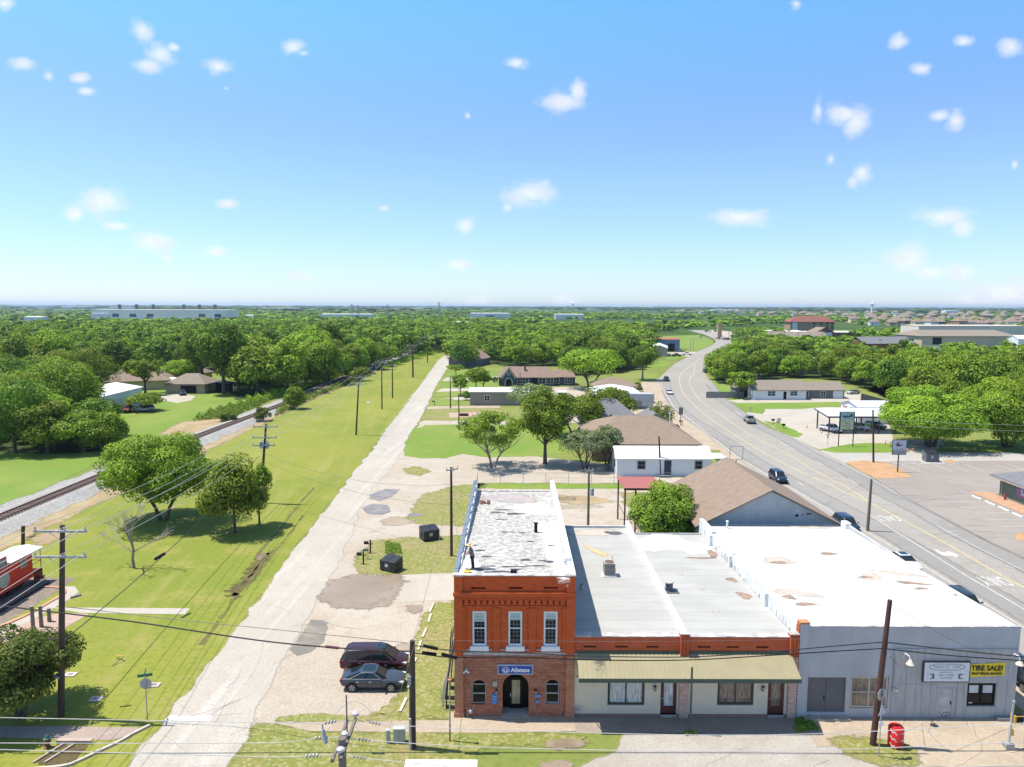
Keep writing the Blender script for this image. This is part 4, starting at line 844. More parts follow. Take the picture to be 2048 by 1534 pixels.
stainM=ground_mat('rusty_roof_stain',((.30,.20,.15),(.22,.16,.13),(.38,.27,.20),(.12,.09,.08)),(.5,2,6),k=1.0,es=1.5,soft=.3)
lstain=ground_mat('faint_roof_stain',((.44,.38,.33),(.40,.35,.31),(.48,.42,.37),(.34,.29,.25)),(.5,2,6),k=1.2,es=1.2,soft=.45)
tarM=ground_mat('dark_tar_patch',((.075,.08,.10),(.10,.105,.12),(.06,.065,.08),(.04,.04,.05)),(.5,2,6),k=.6,es=2,soft=.2)
brightM=ground_mat('bright_white_coating',((.64,.64,.64),(.62,.62,.62),(.66,.66,.66),(.58,.58,.58)),(.5,2,6),k=1.,es=1.2,soft=.25)
def patch(parent,name,cx,cy,rx,ry,zf,mat,rot=0,dz=.006,n_=26,jit=.18,inset=.35,irr=.18):
    rg=random.Random(int(cx*31+cy*17)); O=[];I=[]; ph=[rg.uniform(0,6.28) for _ in range(3)]
    for i in range(n_):
        a=2*PI*i/n_; k=1+irr*math.sin(2*a+ph[0])+irr*.8*math.sin(3*a+ph[1])+irr*.4*math.sin(7*a+ph[2])
        x,y=rx*math.cos(a)*k,ry*math.sin(a)*k; x,y=x*math.cos(rot)-y*math.sin(rot),x*math.sin(rot)+y*math.cos(rot)
        f=max(.2,1-inset/max(.3,min(rx,ry)))
        O.append((cx+x*(1+.12),cy+y*(1+.12))); I.append((cx+x*f,cy+y*f))
    o_=offs(parent); vs=[(x-o_.x,y-o_.y,zf(x,y)+dz-o_.z) for x,y in O+I]; fs=[(i,(i+1)%n_,n_+(i+1)%n_,n_+i) for i in range(n_)]+[tuple(range(n_,2*n_))]
    me=bpy.data.meshes.new(name); me.from_pydata(vs,[],fs); me.materials.append(mat); at=me.attributes.new('edge','FLOAT','POINT'); at.data.foreach_set('value',[0.]*n_+[1.]*n_)
    o=bpy.data.objects.new(name,me); COL.objects.link(o); o.parent=parent; return o
FY=45.9
def wallS(mb,x0,x1,z0,z1,y,holes=(),dep=.2,flip=1):
    """wall facing the street (-y) with openings; hole=(x0,x1,z0,z1[,arch])"""
    loops=[[(x0,y,z0),(x1,y,z0),(x1,y,z1),(x0,y,z1)]]
    for h in holes:
        a,b,c,d=h[:4]; lp=[(a,y,c),(a,y,d)]
        if len(h)>4:
            r=(b-a)/2; lp=[(a,y,c)]+[((a+b)/2-r*math.cos(t),y,d-h[4]+h[4]*math.sin(t)) for t in [PI*i/12 for i in range(13)]]+[(b,y,c)]
        else: lp=[(a,y,c),(a,y,d),(b,y,d),(b,y,c)]
        loops.append(lp)
        for p,q in zip(lp,lp[1:]+lp[:1]): mb.face([p,q,(q[0],q[1]+dep,q[2]),(p[0],p[1]+dep,p[2])])
    mb.poly_holes(loops)
def window(parent,x0,x1,z0,z1,y,fm,gm,nx=2,nz=2,fw_=.07,sill=None,mid=True,bar=.025,name='window',lab=None):
    f=MB(); f.box(x0,x0+fw_,y,y+.07,z0,z1); f.box(x1-fw_,x1,y,y+.07,z0,z1); f.box(x0+fw_,x1-fw_,y,y+.07,z1-fw_,z1); f.box(x0+fw_,x1-fw_,y,y+.07,z0,z0+fw_)
    if mid: zc=(z0+z1)/2; f.box(x0+fw_,x1-fw_,y+.01,y+.06,zc-.035,zc+.035)
    for i in range(1,nx): x=x0+fw_+(x1-x0-2*fw_)*i/nx; f.box(x-bar/2,x+bar/2,y+.02,y+.05,z0+fw_,z1-fw_)
    for i in range(1,nz):
        if mid and i*2==nz: continue
        z=z0+fw_+(z1-z0-2*fw_)*i/nz; f.box(x0+fw_,x1-fw_,y+.022,y+.048,z-bar/2,z+bar/2)
    o=f.build(name,fm,parent,label=lab)
    MB().box(x0+fw_*.5,x1-fw_*.5,y+.052,y+.058,z0+fw_*.5,z1-fw_*.5).build('pane',gm,o)
    if sill: MB().box(x0-.16,x1+.16,y-.22,y+.02,z0-sill,z0-.003).build('sill',fm,o)
    return o
# ================================================================ two storey brick building
def tall_building():
    X0,X1,YB=-3.85,4.28,71.2; o=thing('brick_building','two storey orange brick corner building with a patched white roof','building',(X0,FY,0))
    zr=lambda x,y: 9.93-(y-FY)/(YB-FY)*.85
    up_=MB(); wins=[(-2.65,-1.66),(-.22,.76),(2.17,3.15)]
    wallS(up_,X0+.1,X1-.1,4.62,8.05,FY,[(a,b,5.05,7.5) for a,b in wins],.22)
    wallS(up_,X0+.1,X1-.1,8.05,9.98,FY+.06,[(-2.72,-1.75,9.02,9.16),(-.18,.75,9.05,9.19),(2.2,3.14,9.07,9.21)],.3)
    up_.box(X0+.3,X1-.3,FY+.35,FY+.4,8.9,9.3)
    for a,b in((X0,-3.3),(3.72,X1)):                       # end piers
        up_.box(a,b,FY-.14,FY+.3,4.35,10.0)
    for a,b in((-3.3,-3.1),(-1.24,-.78),(1.18,1.65),(3.5,3.72)): up_.box(a,b,FY-.10,FY,4.62,7.78); up_.box(a-.05,b+.05,FY-.13,FY,7.60,7.78)
    up_.box(-3.3,3.72,FY-.09,FY,7.80,7.92); up_.box(-3.3,3.72,FY-.06,FY,8.30,8.78)
    up_.box(X0-.06,X1+.06,FY-.2,FY+.02,8.62,8.86); up_.box(-3.3,3.72,FY-.17,FY,8.52,8.62)
    for i in range(40): x=X0+.1+i*(X1-X0-.2)/39.; up_.box(x-.05,x+.05,FY-.2,FY-.03,8.44,8.52)
    for i in range(17): x=-3.03+i*.405; up_.box(x-.14,x+.14,FY-.075,FY,7.98,8.34)
    w_=up_.build('upper_wall',redB,o)
    sl=MB()
    for i in range(16): x=-3.03+.2025+i*.405; sl.box(x-.03,x+.03,FY-.005,FY+.02,8.02,8.30)
    sl.build('frieze_slots',M('deep_brick_shadow_gap',(.20,.05,.025),.9),w_)
    lo=MB(); wallS(lo,X0+.1,X1-.1,0,4.62,FY,[(-2.68,-1.70,.85,2.62,.49),(2.35,3.30,.87,2.66,.47),(-.58,1.20,0,3.05,.89)],.3)
    lo.build('lower_wall',oldB,o)
    for a,b in((X0,-3.25),(3.72,X1)): pr=MB(); pr.box(a,b,FY-.14,FY+.25,.32,4.35); pr.box(a-.05,b+.05,FY-.2,FY+.25,0,.32); pr.box(a-.03,b+.03,FY-.17,FY+.25,.32,.42); pr.build('pier',pierB,o)
    tr=MB(); tr.box(-3.25,3.72,FY-.05,FY,4.42,4.62); 
    for a,b in((-3.05,-1.3),(-.75,1.2),(1.7,3.45)): tr.box(a,b,FY-.12,FY,4.80,4.86)
    tr.build('stone_band',M('chipped_grey_stone',(.50,.47,.49),.9,(.36,.30,.31),4),o)
    arc=MB()
    for cx,cz,r,r2 in((-2.19,2.13,.49,.66),(2.825,2.19,.47,.64)):
        for i in range(16):
            t0,t1=PI*i/16+.02,PI*(i+1)/16-.02; P=[(cx-r_*math.cos(t),FY-.025,cz+r_*math.sin(t)) for t in(t0,t1) for r_ in(r+.01,r2)]; arc.prism([P[0],P[1],P[3],P[2]],(0,.024,0))
    arc.build('arch_brickwork',brickmat('arch_brick',(.50,.20,.12),(.42,.16,.09),(.5,.38,.32),noise=.4),o)
    # side and rear walls, parapets
    sd=MB(); sd.box(X0,X0+.35,FY+.3,YB,0,9.2); sd.box(X1-.35,X1,FY+.3,YB,0,9.2); sd.box(X0+.35,X1-.35,YB-.3,YB,0,9.0)
    sd.build('side_wall',M('weathered_side_brick',(.30,.17,.13),.9,(.40,.33,.30),1.5),o)
    rg=random.Random(3)
    for side,xa,xb in(('l',X0,X0+.36),('r',X1-.36,X1)):
        pp=MB(); y=FY+.3
        while y<YB:
            y2=min(YB,y+rg.uniform(.5,1.1)); h=rg.uniform(-.03,.04)+10.0+.12*((y-FY)/25.)
            k=min(1,(y-FY)/3); pp.box(xa+rg.uniform(-.02,.01),xb+rg.uniform(-.02,.03),y,y2,9.05,9.95+(h-9.95)*k); y=y2
        pp.build('parapet',M('white_parapet_coating',(.62,.62,.64),.8,(.54,.54,.58),1.2),o)
        tp=MB(); y=FY+.3
        while y<YB:
            y2=min(YB,y+rg.uniform(.25,.9)); tp.box(xa-.05 if side=='l' else xa+.02,xb-rg.uniform(.02,.16) if side=='l' else xb+.04,y,y2,10.06+.12*((y-FY)/25.),10.10+.12*((y-FY)/25.)+rg.uniform(0,.02)); y=y2
        tp.build('coping',M('slate_grey_coping',(.15,.19,.25),.7) if side=='l' else whiteT,o)
    cf=MB(); x=X0-.02
    while x<X1:
        x2=min(X1+.02,x+rg.uniform(.3,.8)); cf.box(x,x2,FY-.05-rg.uniform(0,.04),FY+.32,9.985,10.03+rg.uniform(0,.03)); x=x2
    cf.box(X0-.04,-3.2,FY-.2,FY+.35,10.0,10.1); cf.box(3.66,X1+.04,FY-.2,FY+.35,10.0,10.1)
    cf.build('front_coping',coping,o)
    rf=MB(); rf.face([(X0+.36,FY+.3,zr(0,FY+.3)),(X1-.36,FY+.3,zr(0,FY+.3)),(X1-.36,YB,zr(0,YB)),(X0+.36,YB,zr(0,YB))]); rf.box(X0+.36,X1-.36,YB-.25,YB+.05,8.9,9.16)
    ro=rf.build('roof',patchR,o,fix=False)
    patch(ro,'roof_coating',1.9,64.0,2.3,1.9,zr,brightM); patch(ro,'roof_coating',3.2,52,.9,6.5,zr,brightM); patch(ro,'roof_coating',-2.9,48.2,.9,1.6,zr,brightM,dz=.008); patch(ro,'roof_coating',2.8,57.5,1.0,3,zr,brightM,dz=.010)
    patch(ro,'ponding_stain',-.2,68.0,2.9,1.7,zr,ground_mat('ponding_silt',((.36,.31,.29),(.30,.28,.29),(.42,.36,.33),(.25,.22,.2)),(.5,2,6),k=.8,es=1.5,soft=.3),dz=.012)
    for cx,cy,rx,ry in((-1.3,62.6,.75,.25),(.25,62.2,.9,.32),(-.6,63.6,1.0,.2),(-.9,60.3,.6,.16),(-.35,56.4,.6,.16),(.85,56.2,.35,.15),(1.5,53.8,.42,.16),(3.05,52.8,.35,.16),(-2.4,51.5,.42,.22),(-1.8,50.1,.45,.16),(1.0,49.4,.36,.3),(2.7,49.0,.45,.25),(.1,47.9,.9,.16),(1.8,48.1,.7,.12),(-2.0,47.45,.8,.38),(-.9,46.85,1.0,.22),(.3,47.3,.45,.2),(2.2,49.2,.35,.12),(-1.6,48,.5,.12),(-2.8,52.8,.3,.1)):
        patch(ro,'tar_patch',cx,cy,rx,ry,zr,tarM,dz=.016,inset=.1)
    # windows and door
    for i,(a,b) in enumerate(wins):
        w_=window(o,a+.02,b-.02,5.07,7.48,FY+.07,whiteT,glass,1,1,.12,.32); mu=MB(); [mu.box(a+.14+(b-a-.28)*k/3-.009,a+.14+(b-a-.28)*k/3+.009,FY+.10,FY+.115,5.2,7.36) for k in(1,2)]; [mu.box(a+.14,b-.14,FY+.10,FY+.115,5.2+2.16*k/8-.008,5.2+2.16*k/8+.008) for k in(1,2,3,5,6,7)]; mu.build('muntins',M('grey_muntin',(.33,.36,.36),.6),w_)
        MB().box(a+.12,b-.12,FY+.112,FY+.12,[6.72,6.86,6.9][i],7.36).build('blind',glassB,w_)
    for a,b,z in((-2.66,-1.72,.88),(2.37,3.28,.9)):
        w_=window(o,a,b,z,z+1.38,FY+.16,M('grey_aluminium_frame',(.5,.51,.52),.5),glass,1,1,.05)
    bk=MB(); bk.box(-2.8,-1.6,FY+.3,FY+.33,.7,2.8); bk.box(2.2,3.4,FY+.3,FY+.33,.7,2.8); bk.box(-.58,1.2,FY+.9,FY+.95,0,3.2); bk.box(-.62,-.58,FY+.3,FY+.95,0,3.2); bk.box(1.2,1.24,FY+.3,FY+.95,0,3.2); bk.box(-.62,1.24,FY+.3,FY+.95,3.16,3.2)
    bk.build('recess_shade_lining',blackM,o)  # recess lined black, its shade put into the colour
    dr=MB(); dr.box(-.1,.05,FY+.78,FY+.86,.12,2.4); dr.box(.62,.8,FY+.78,FY+.86,.12,2.4); dr.box(.05,.62,FY+.78,FY+.86,.12,.45); dr.box(.05,.62,FY+.78,FY+.86,2.2,2.4)
    d=dr.build('door',blackM,o); MB().box(.05,.62,FY+.80,FY+.83,.45,2.2).build('pane',glass_scene('door_glass_painted_reflection',((.30,.28,.16),(.42,.40,.27))),d); MB().box(-.06,-.02,FY+.74,FY+.78,1.0,1.25).build('handle',whiteT,d)  # door pane carries a painted reflection in its colour
    MB().box(-.6,1.22,FY-.25,FY+.9,0,.12).build('doorstep',M('doorstep_concrete',(.42,.37,.32),.9),o)
    # things fixed to the wall
    sg=thing('shop_sign','blue rectangular sign with white lettering above the arched door','sign',(.28,FY,3.43))
    MB().box(-.92,1.48,FY-.14,FY-.02,3.1,3.76).build('sign_frame',M('silver_sign_frame',(.55,.60,.68),.4),sg); MB().box(-.86,1.42,FY-.155,FY-.14,3.16,3.70).build('sign_face',M('royal_blue_sign',(.012,.05,.36),.35,(.012,.05,.36)),sg)
    wl=M('sign_white',(.82,.82,.84),.5,(.82,.82,.84))
    text_mesh('lettering','Allstate',.42,wl,sg,(.62,FY-.165,3.42),bold=.012)
    em=MB()
    def arcs(r,w_,t0,t1,cx,cz,k=14):
        for i in range(k):
            a,b=t0+(t1-t0)*i/k,t0+(t1-t0)*(i+1)/k; em.prism([(cx+r_*math.cos(t)*1.12,FY-.168,cz+r_*math.sin(t)*.92) for t,r_ in((a,r),(b,r),(b,r+w_),(a,r+w_))],(0,.01,0))
    cx,cz=-.37,3.43; arcs(.21,.025,0,2*PI,cx,cz,24)
    for s_ in(-1,1):
        em.prism([(cx+s_*a,FY-.168,cz+b) for a,b in((.02,-.15),(.10,-.16),(.17,-.06),(.19,.04),(.15,.05),(.12,-.02),(.07,-.07),(.02,-.08))],(0,.01,0))
        for k in range(4): em.box(cx+s_*(.045+.035*k)-.011,cx+s_*(.045+.035*k)+.011,FY-.168,FY-.158,cz-.02+.008*k,cz+.12-.02*k)
    em.build('emblem',wl,sg)
    sm=M('bright_blue_plaque',(.02,.18,.52),.4,(.02,.18,.52))
    s1=thing('wall_plaque','tall narrow blue plaque on the brick wall left of the arched door','sign',(-1.15,FY,1.3)); MB().box(-1.32,-.96,FY-.06,FY-.01,.92,1.66).build('plate',sm,s1)
    for i,(t,s_) in enumerate((('AGENCY',.09),('INSURANCE',.07),('AUTO',.06),('HOME',.06))): text_mesh('lettering',t,s_,wl,s1,(-1.14,FY-.066,1.46-.15*i),ext=.003)
    s2=thing('wall_plaque','small oval blue plaque beneath the lamp right of the arched door','sign',(1.8,FY,1.5)); MB().tube([(1.8,FY-.05,1.5),(1.8,FY-.01,1.5)],.2,20).build('plate',sm,s2); s2.scale=(1.1,1,.6); text_mesh('lettering','114',.2,wl,s2,(1.8,FY-.056,1.5),ext=.003)
    s3=thing('wall_plaque','small square blue plaque under the oval one right of the arched door','sign',(1.8,FY,1.1)); MB().box(1.65,1.95,FY-.05,FY-.01,.98,1.20).build('plate',sm,s3); text_mesh('lettering','N',.14,wl,s3,(1.8,FY-.056,1.09),ext=.003)
    s4=thing('wall_box','small white notice on the brick above the tall blue plaque','sign',(-1.1,FY,2.35)); MB().box(-1.24,-.97,FY-.05,FY-.01,2.18,2.52).build('plate',M('white_notice',(.62,.62,.60),.6),s4); MB().box(-1.14,-1.07,FY-.056,FY-.05,2.40,2.47).box(-1.2,-1.01,FY-.056,FY-.05,2.26,2.29).build('print',blackM,s4)
    for i,(x,l) in enumerate(((-1.0,'black wall lantern left of the arched door'),(1.68,'black wall lantern right of the arched door'))):
        t=thing('wall_lantern',l,'lamp',(x,FY,1.9),group='lanterns beside the arched door'); MB().box(x-.05,x+.05,FY-.04,FY,1.75,2.0).build('bracket',blackM,t); MB().tube([(x,FY-.14,1.72),(x,FY-.14,1.95)],[.07,.085],8).build('lantern_glass',M('lantern_glass',(.30,.28,.22),.2),t); MB().tube([(x,FY-.14,1.95),(x,FY-.14,2.05)],[.1,.02],8).box(x-.02,x+.02,FY-.14,FY,1.9,1.94).build('cap',blackM,t)
    sc_l=thing('security_camera','white twin head floodlight high on the left of the brick wall','lamp',(-3.05,FY,3.3)); MB().box(-3.12,-2.98,FY-.05,FY,3.2,3.4).build('base',whiteT,sc_l)
    for s_ in(-1,1): MB().tube([(-3.05+s_*.05,FY-.08,3.32),(-3.05+s_*.17,FY-.2,3.24)],[.04,.075],10).build('lamp_head',whiteT,sc_l)
    for (x,l) in((-2.75,'grey gas meter at the base of the brick wall below the left arched window'),(4.55,'grey gas meter between the brick building and the beige storefront')):
        t=thing('gas_meter',l,'meter',(x,FY,0)); mt=M('meter_grey',(.42,.44,.46),.4,metal=.2); MB().ico((x,FY-.28,.5),.15,2,(1,.7,1.1)).build('meter_body',mt,t,smooth=True); MB().tube([(x-.22,FY-.2,0),(x-.22,FY-.2,.72),(x-.05,FY-.25,.76),(x-.05,FY-.25,.62)],.025,8).tube([(x+.12,FY-.25,.6),(x+.2,FY-.2,.75),(x+.2,FY-.12,.95)],.025,8).build('pipe',mt,t,smooth=True)
    # roof clutter
    v=thing('roof_vent','short black square flue on the patched white roof','vent',(2.0,56.3,zr(0,56))); MB().box(1.85,2.12,56.2,56.45,zr(0,56)-.05,zr(0,56)+.75).build('flue',blackM,v); MB().box(1.8,2.17,56.15,56.5,zr(0,56)+.75,zr(0,56)+.80).build('cap',blackM,v)
    v=thing('roof_bucket','small black box at the front edge of the patched roof','box',(.15,46.65,9.9)); MB().box(-.05,.15,46.5,46.75,9.9,10.12).build('body',blackM,v); MB().box(.16,.36,46.5,46.75,9.9,10.12).build('lid',blackM,v)
    v=thing('roof_outlet','white sheet metal scupper box on the right parapet of the patched roof','vent',(4.0,48.6,9.9)); MB().box(3.75,4.15,48.3,49.0,9.6,10.35).build('body',whiteT,v); MB().tube([(3.76,48.5,10.0),(3.70,48.5,10.0)],.07,10).build('spout',blackM,v)
    v=thing('rag_heap','heap of reddish brown debris near the rear left of the patched roof','debris',(-2.6,66.,zr(0,66))); rg=random.Random(4); mb=MB()
    for i in range(14): mb.ico((-2.6+rg.uniform(-.4,.5),66+rg.uniform(-.4,.4),zr(0,66)+rg.uniform(0,.2)),rg.uniform(.08,.2),1,jit=.2)
    mb.build('pile',M('maroon_debris',(.17,.05,.045),.9,(.30,.2,.17),5),v,fix=False)
    v=thing('yellow_container','yellow dish lying on the white coating at the front left of the roof','container',(-3.0,46.6,9.95)); MB().tube([(-3.0,46.7,9.93),(-3.0,46.7,10.02)],[.22,.26],14).build('body',M('yellow_plastic',(.75,.55,.04),.4),v)
tall_building()
# ================================================================ low storefronts
def storefronts():
    YB=71.; XA,XM,XB=4.30,11.95,19.35; o=thing('storefront_building','long low storefront with beige brick, green edged awning and grey flat roofs','building',(XA,FY,0))
    z1=lambda x,y: 5.62-(y-FY)/(YB-FY)*.25; z2=lambda x,y:5.62-(y-FY)/(YB-FY)*.75
    fr=MB(); wallS(fr,XA,XB+.15,4.55,5.72,FY,[(a,a+.85,4.96,5.08) for a in(4.93,7.05,9.15,12.65,14.6,16.6)],.15); fr.box(XA+.02,XB+.1,FY+.15,FY+.35,4.5,5.70)
    for a,b in((11.42,11.98),(18.85,19.42)):
        fr.box(a,b,FY-.16,FY+.3,4.35,6.0)
        for x in(a,(a+b)/2-.06,b-.12): fr.box(x,x+.12,FY-.22,FY-.16,4.45,5.85)
    fr.build('brick_parapet',redB2,o)
    MB().box(XA+.05,XB,FY+.14,FY+.2,4.9,5.15).build('vent_slot',darkM2,o)
    cp_=MB(); rg=random.Random(2); x=XA
    while x<XB: x2=min(XB,x+rg.uniform(.4,1.2)); cp_.box(x,x2,FY-.03,FY+.5,5.725,5.76+rg.uniform(0,.04)); x=x2
    cp_.box(11.38,12.02,FY-.25,FY+.32,6.0,6.05); cp_.box(18.8,19.46,FY-.25,FY+.32,6.0,6.05); cp_.build('coping',coping,o)
    be=MB(); wallS(be,XA,XB,.0,4.6,FY+.02,[(6.60,9.12,.82,2.75),(10.22,11.32,.2,2.75),(14.1,16.58,.84,2.75),(17.55,18.68,.2,2.75)],.22); be.build('front_wall',beigeB,o)
    fpm=brickmat('flaking_painted_pier',(.62,.45,.38),(.48,.20,.15),(.5,.4,.35),noise=.8,stain=(.72,.60,.53))
    for a,b in((11.46,12.08),(18.85,19.42)): MB().box(a,b,FY-.20,FY,0,4.4).build('pier',fpm,o)
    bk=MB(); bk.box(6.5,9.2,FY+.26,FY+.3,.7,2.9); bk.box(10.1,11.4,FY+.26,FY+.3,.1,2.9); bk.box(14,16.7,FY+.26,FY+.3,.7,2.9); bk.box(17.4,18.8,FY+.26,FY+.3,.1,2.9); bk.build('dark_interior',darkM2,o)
    fm=M('dark_green_brown_frame',(.055,.05,.035),.5)
    w_=window(o,6.64,9.08,.86,2.72,FY+.06,fm,curtG,2,1,.12,None,False,.1); w2=window(o,14.14,16.54,.88,2.72,FY+.06,fm,reflG,2,1,.12,None,False,.1)
    dm=M('dark_red_wooden_door',(.10,.025,.018),.5)
    for a,b,g_ in((10.26,11.28,curtG),(17.6,18.62,reflG)):
        d=MB(); d.box(a,a+.2,FY+.08,FY+.15,.22,2.7); d.box(b-.2,b,FY+.08,FY+.15,.22,2.7); d.box(a+.2,b-.2,FY+.08,FY+.15,2.45,2.7); d.box(a+.2,b-.2,FY+.08,FY+.15,.22,.75)
        d_=d.build('door',dm,o); MB().box(a+.2,b-.2,FY+.1,FY+.13,.75,2.45).build('pane',g_,d_); MB().ico((a+.1,FY+.05,1.3),.045,1).build('handle',whiteT,d_); MB().box(a-.05,b+.05,FY-.12,FY+.2,0,.2).build('doorstep',M('doorstep_concrete',(.42,.37,.32),.9),o)
    ba=MB(); ba.box(XA,18.85,FY-.04,FY+.02,.0,.2); ba.build('base_course',M('reddish_base',(.30,.19,.15),.9),o)
    # awning
    aw=MB(); n_=96; x0,x1=4.45,19.0
    zt,zb_,yt,yb=4.56,3.72,FY-.02,44.1
    for i in range(n_):
        a,b=x0+(x1-x0)*i/n_,x0+(x1-x0)*(i+1)/n_; h=.025 if i%2 else 0
        q=Vector((0,0,h)); P=[(a,yt,zt),(b,yt,zt),(b,yb,zb_),(a,yb,zb_)]; aw.prism([Vector(p)+q for p in P],(0,0,-.04))
    sf=aw.build('awning_roof',M('cream_metal_awning',(.305,.265,.155),.6,(.27,.235,.14),.8),o,fix=False)
    gm=M('dark_green_fascia',(.045,.085,.060),.5)
    fa=MB(); fa.box(x0-.02,x1+.02,yb-.05,yb-.005,3.47,3.74); fa.box(x0-.02,x1+.02,FY-.06,FY-.01,4.56,4.74); fa.build('awning_fascia',gm,o)
    br=MB()
    for x in(x0+.02,x1-.05): br.prism([(x,FY-.05,3.6),(x,yb,3.6),(x,yb,3.68),(x,FY-.05,4.5)],(.03,0,0))
    for x in(x0,11.7,x1-.1): br.tube([(x,FY-.05,2.9),(x,44.6,3.62)],.03,6)
    br.build('awning_bracket',gm,o)
    lc_=M('lamp_black',(.02,.02,.02),.4)
    for x,l in((9.8,'black wall lamp between the curtained window and the first red door'),(17.15,'black wall lamp left of the second red door')):
        t=thing('wall_lamp',l,'lamp',(x,FY,2)); MB().box(x-.06,x+.06,FY-.03,FY+.02,1.9,2.15).tube([(x,FY-.02,2.1),(x,FY-.16,2.30)],.03,6).tube([(x,FY-.16,2.28),(x,FY-.16,2.36)],[.12,.03],8).build('bracket',lc_,t); MB().tube([(x,FY-.16,1.95),(x,FY-.16,2.28)],[.07,.1],8).build('lantern_glass',M('lantern_glass',(.30,.28,.22),.2),t)
    # roofs
    r1=MB(); r1.face([(XA,FY+.4,z1(0,FY+.4)),(XM-.25,FY+.4,z1(0,FY)),(XM-.25,YB-.2,z1(0,YB)),(XA,YB-.2,z1(0,YB))]); ra=r1.build('roof',memb,o,fix=False)
    r2=MB(); r2.face([(XM,FY+.4,z2(0,FY)),(XB,FY+.4,z2(0,FY)),(XB,YB-.8,z2(0,YB)),(XM,YB-.8,z2(0,YB))]); rb=r2.build('roof',memb,o,fix=False)
    ed=MB(); ed.box(XA+.1,XM-.1,YB-.25,YB,0,5.55); ed.box(XM,XB,YB-.85,YB-.7,0,5.0); ed.box(XA,XA+.15,FY+.4,YB,0,5.3); ed.build('rear_wall',M('rear_wall_paint',(.50,.50,.50),.9),o)
    dv=MB(); dv.prism([(XM-.28,FY+.3,5.4),(XM-.28,YB,4.8),(XM-.28,YB,6.05),(XM-.28,YB-2.5,5.85),(XM-.28,FY+.3,5.88)],(.36,0,0)); dv.build('divider_parapet',M('white_membrane_flashing',(.70,.72,.74),.6,(.62,.64,.66),1),o)
    patch(ra,'roof_stain',8.2,69.2,3.2,1.1,z1,stainM.copy() if False else lstain,dz=.006); patch(ra,'roof_stain',10.2,69.0,.9,.7,z1,tarM,dz=.012); patch(ra,'roof_stain',7.9,63.5,.5,2.2,z1,ground_mat('ochre_stain',((.60,.42,.22),(.55,.38,.2),(.62,.48,.3),(.4,.3,.2)),(.5,2,6),k=1.1,es=1.5,soft=.4),dz=.014,rot=.4)
    patch(rb,'roof_coating',14.6,67.3,2.6,2.9,z2,brightM); patch(rb,'roof_coating',17.2,66,1.8,2.2,z2,brightM,dz=.008)
    for a in((17.6,62.8,1.5,.35),(18.7,64.0,.5,1.3),(18.4,57.2,.45,.7),(18.3,53.6,.6,.7),(15.4,55,.3,.3),(14.4,58.6,.35,.3),(15.2,50.5,.3,.2)): patch(rb,'roof_stain',*a,z2,stainM if a[2]>.4 else lstain,dz=.014,inset=.25)
    # equipment
    zc=z1(0,57); t=thing('condenser_unit','square grey air conditioning condenser standing on the left grey roof','air conditioner',(8.2,57.5,zc)); gm2=M('condenser_casing',(.42,.40,.36),.5)
    MB().box(7.75,8.65,57.1,58.0,zc+.1,zc+1.15).build('casing',gm2,t)
    lv=MB()
    for k in range(9): lv.box(7.80,8.60,57.085,57.098,zc+.2+k*.1,zc+.24+k*.1); lv.box(7.735,7.748,57.15,57.95,zc+.2+k*.1,zc+.24+k*.1)
    lv.build('louvres',M('louvre_shadow',(.16,.15,.14),.6),t); MB().tube([(8.2,57.55,zc+1.15),(8.2,57.55,zc+1.19)],.38,20).build('fan_grille',M('rust_brown_fan',(.17,.09,.06),.6),t); MB().box(7.65,8.75,57.0,58.1,zc+.0,zc+.1).build('plinth',whiteT,t)
    MB().tube([(8.3,58,zc+1.1),(8.4,58.8,zc+1.25),(8.7,60.5,zc+.7),(9.1,62.5,zc+.03)],.02,6).build('conduit',whiteT,t,smooth=True)
    t=thing('roof_pipe','short grey vent pipe beside the brick building parapet on the grey roof','vent',(5.6,54.4,5.5)); MB().tube([(5.6,54.4,5.45),(5.6,54.4,5.95)],.13,12).build('pipe',gm2,t); MB().tube([(5.6,54.4,5.95),(5.6,54.4,5.99)],.16,12).build('cap',M('dark_grey_metal',(.10,.11,.13),.5),t)
    zc=z2(0,55); t=thing('roof_ventilator','dark hooded roof ventilator on the right grey roof beside the white divider','vent',(12.6,54.6,zc)); dg=M('dark_grey_metal',(.10,.11,.13),.5); MB().box(12.3,13.3,54.0,55.0,zc,zc+.08).build('curb',dg,t); MB().tube([(12.6,54.6,zc+.08),(12.6,54.6,zc+.75)],.30,16).build('drum',dg,t); MB().tube([(12.6,54.6,zc+.75),(12.6,54.6,zc+.82)],[.38,.36],16).build('cap',M('pale_cap_metal',(.45,.44,.42),.4),t)
storefronts()
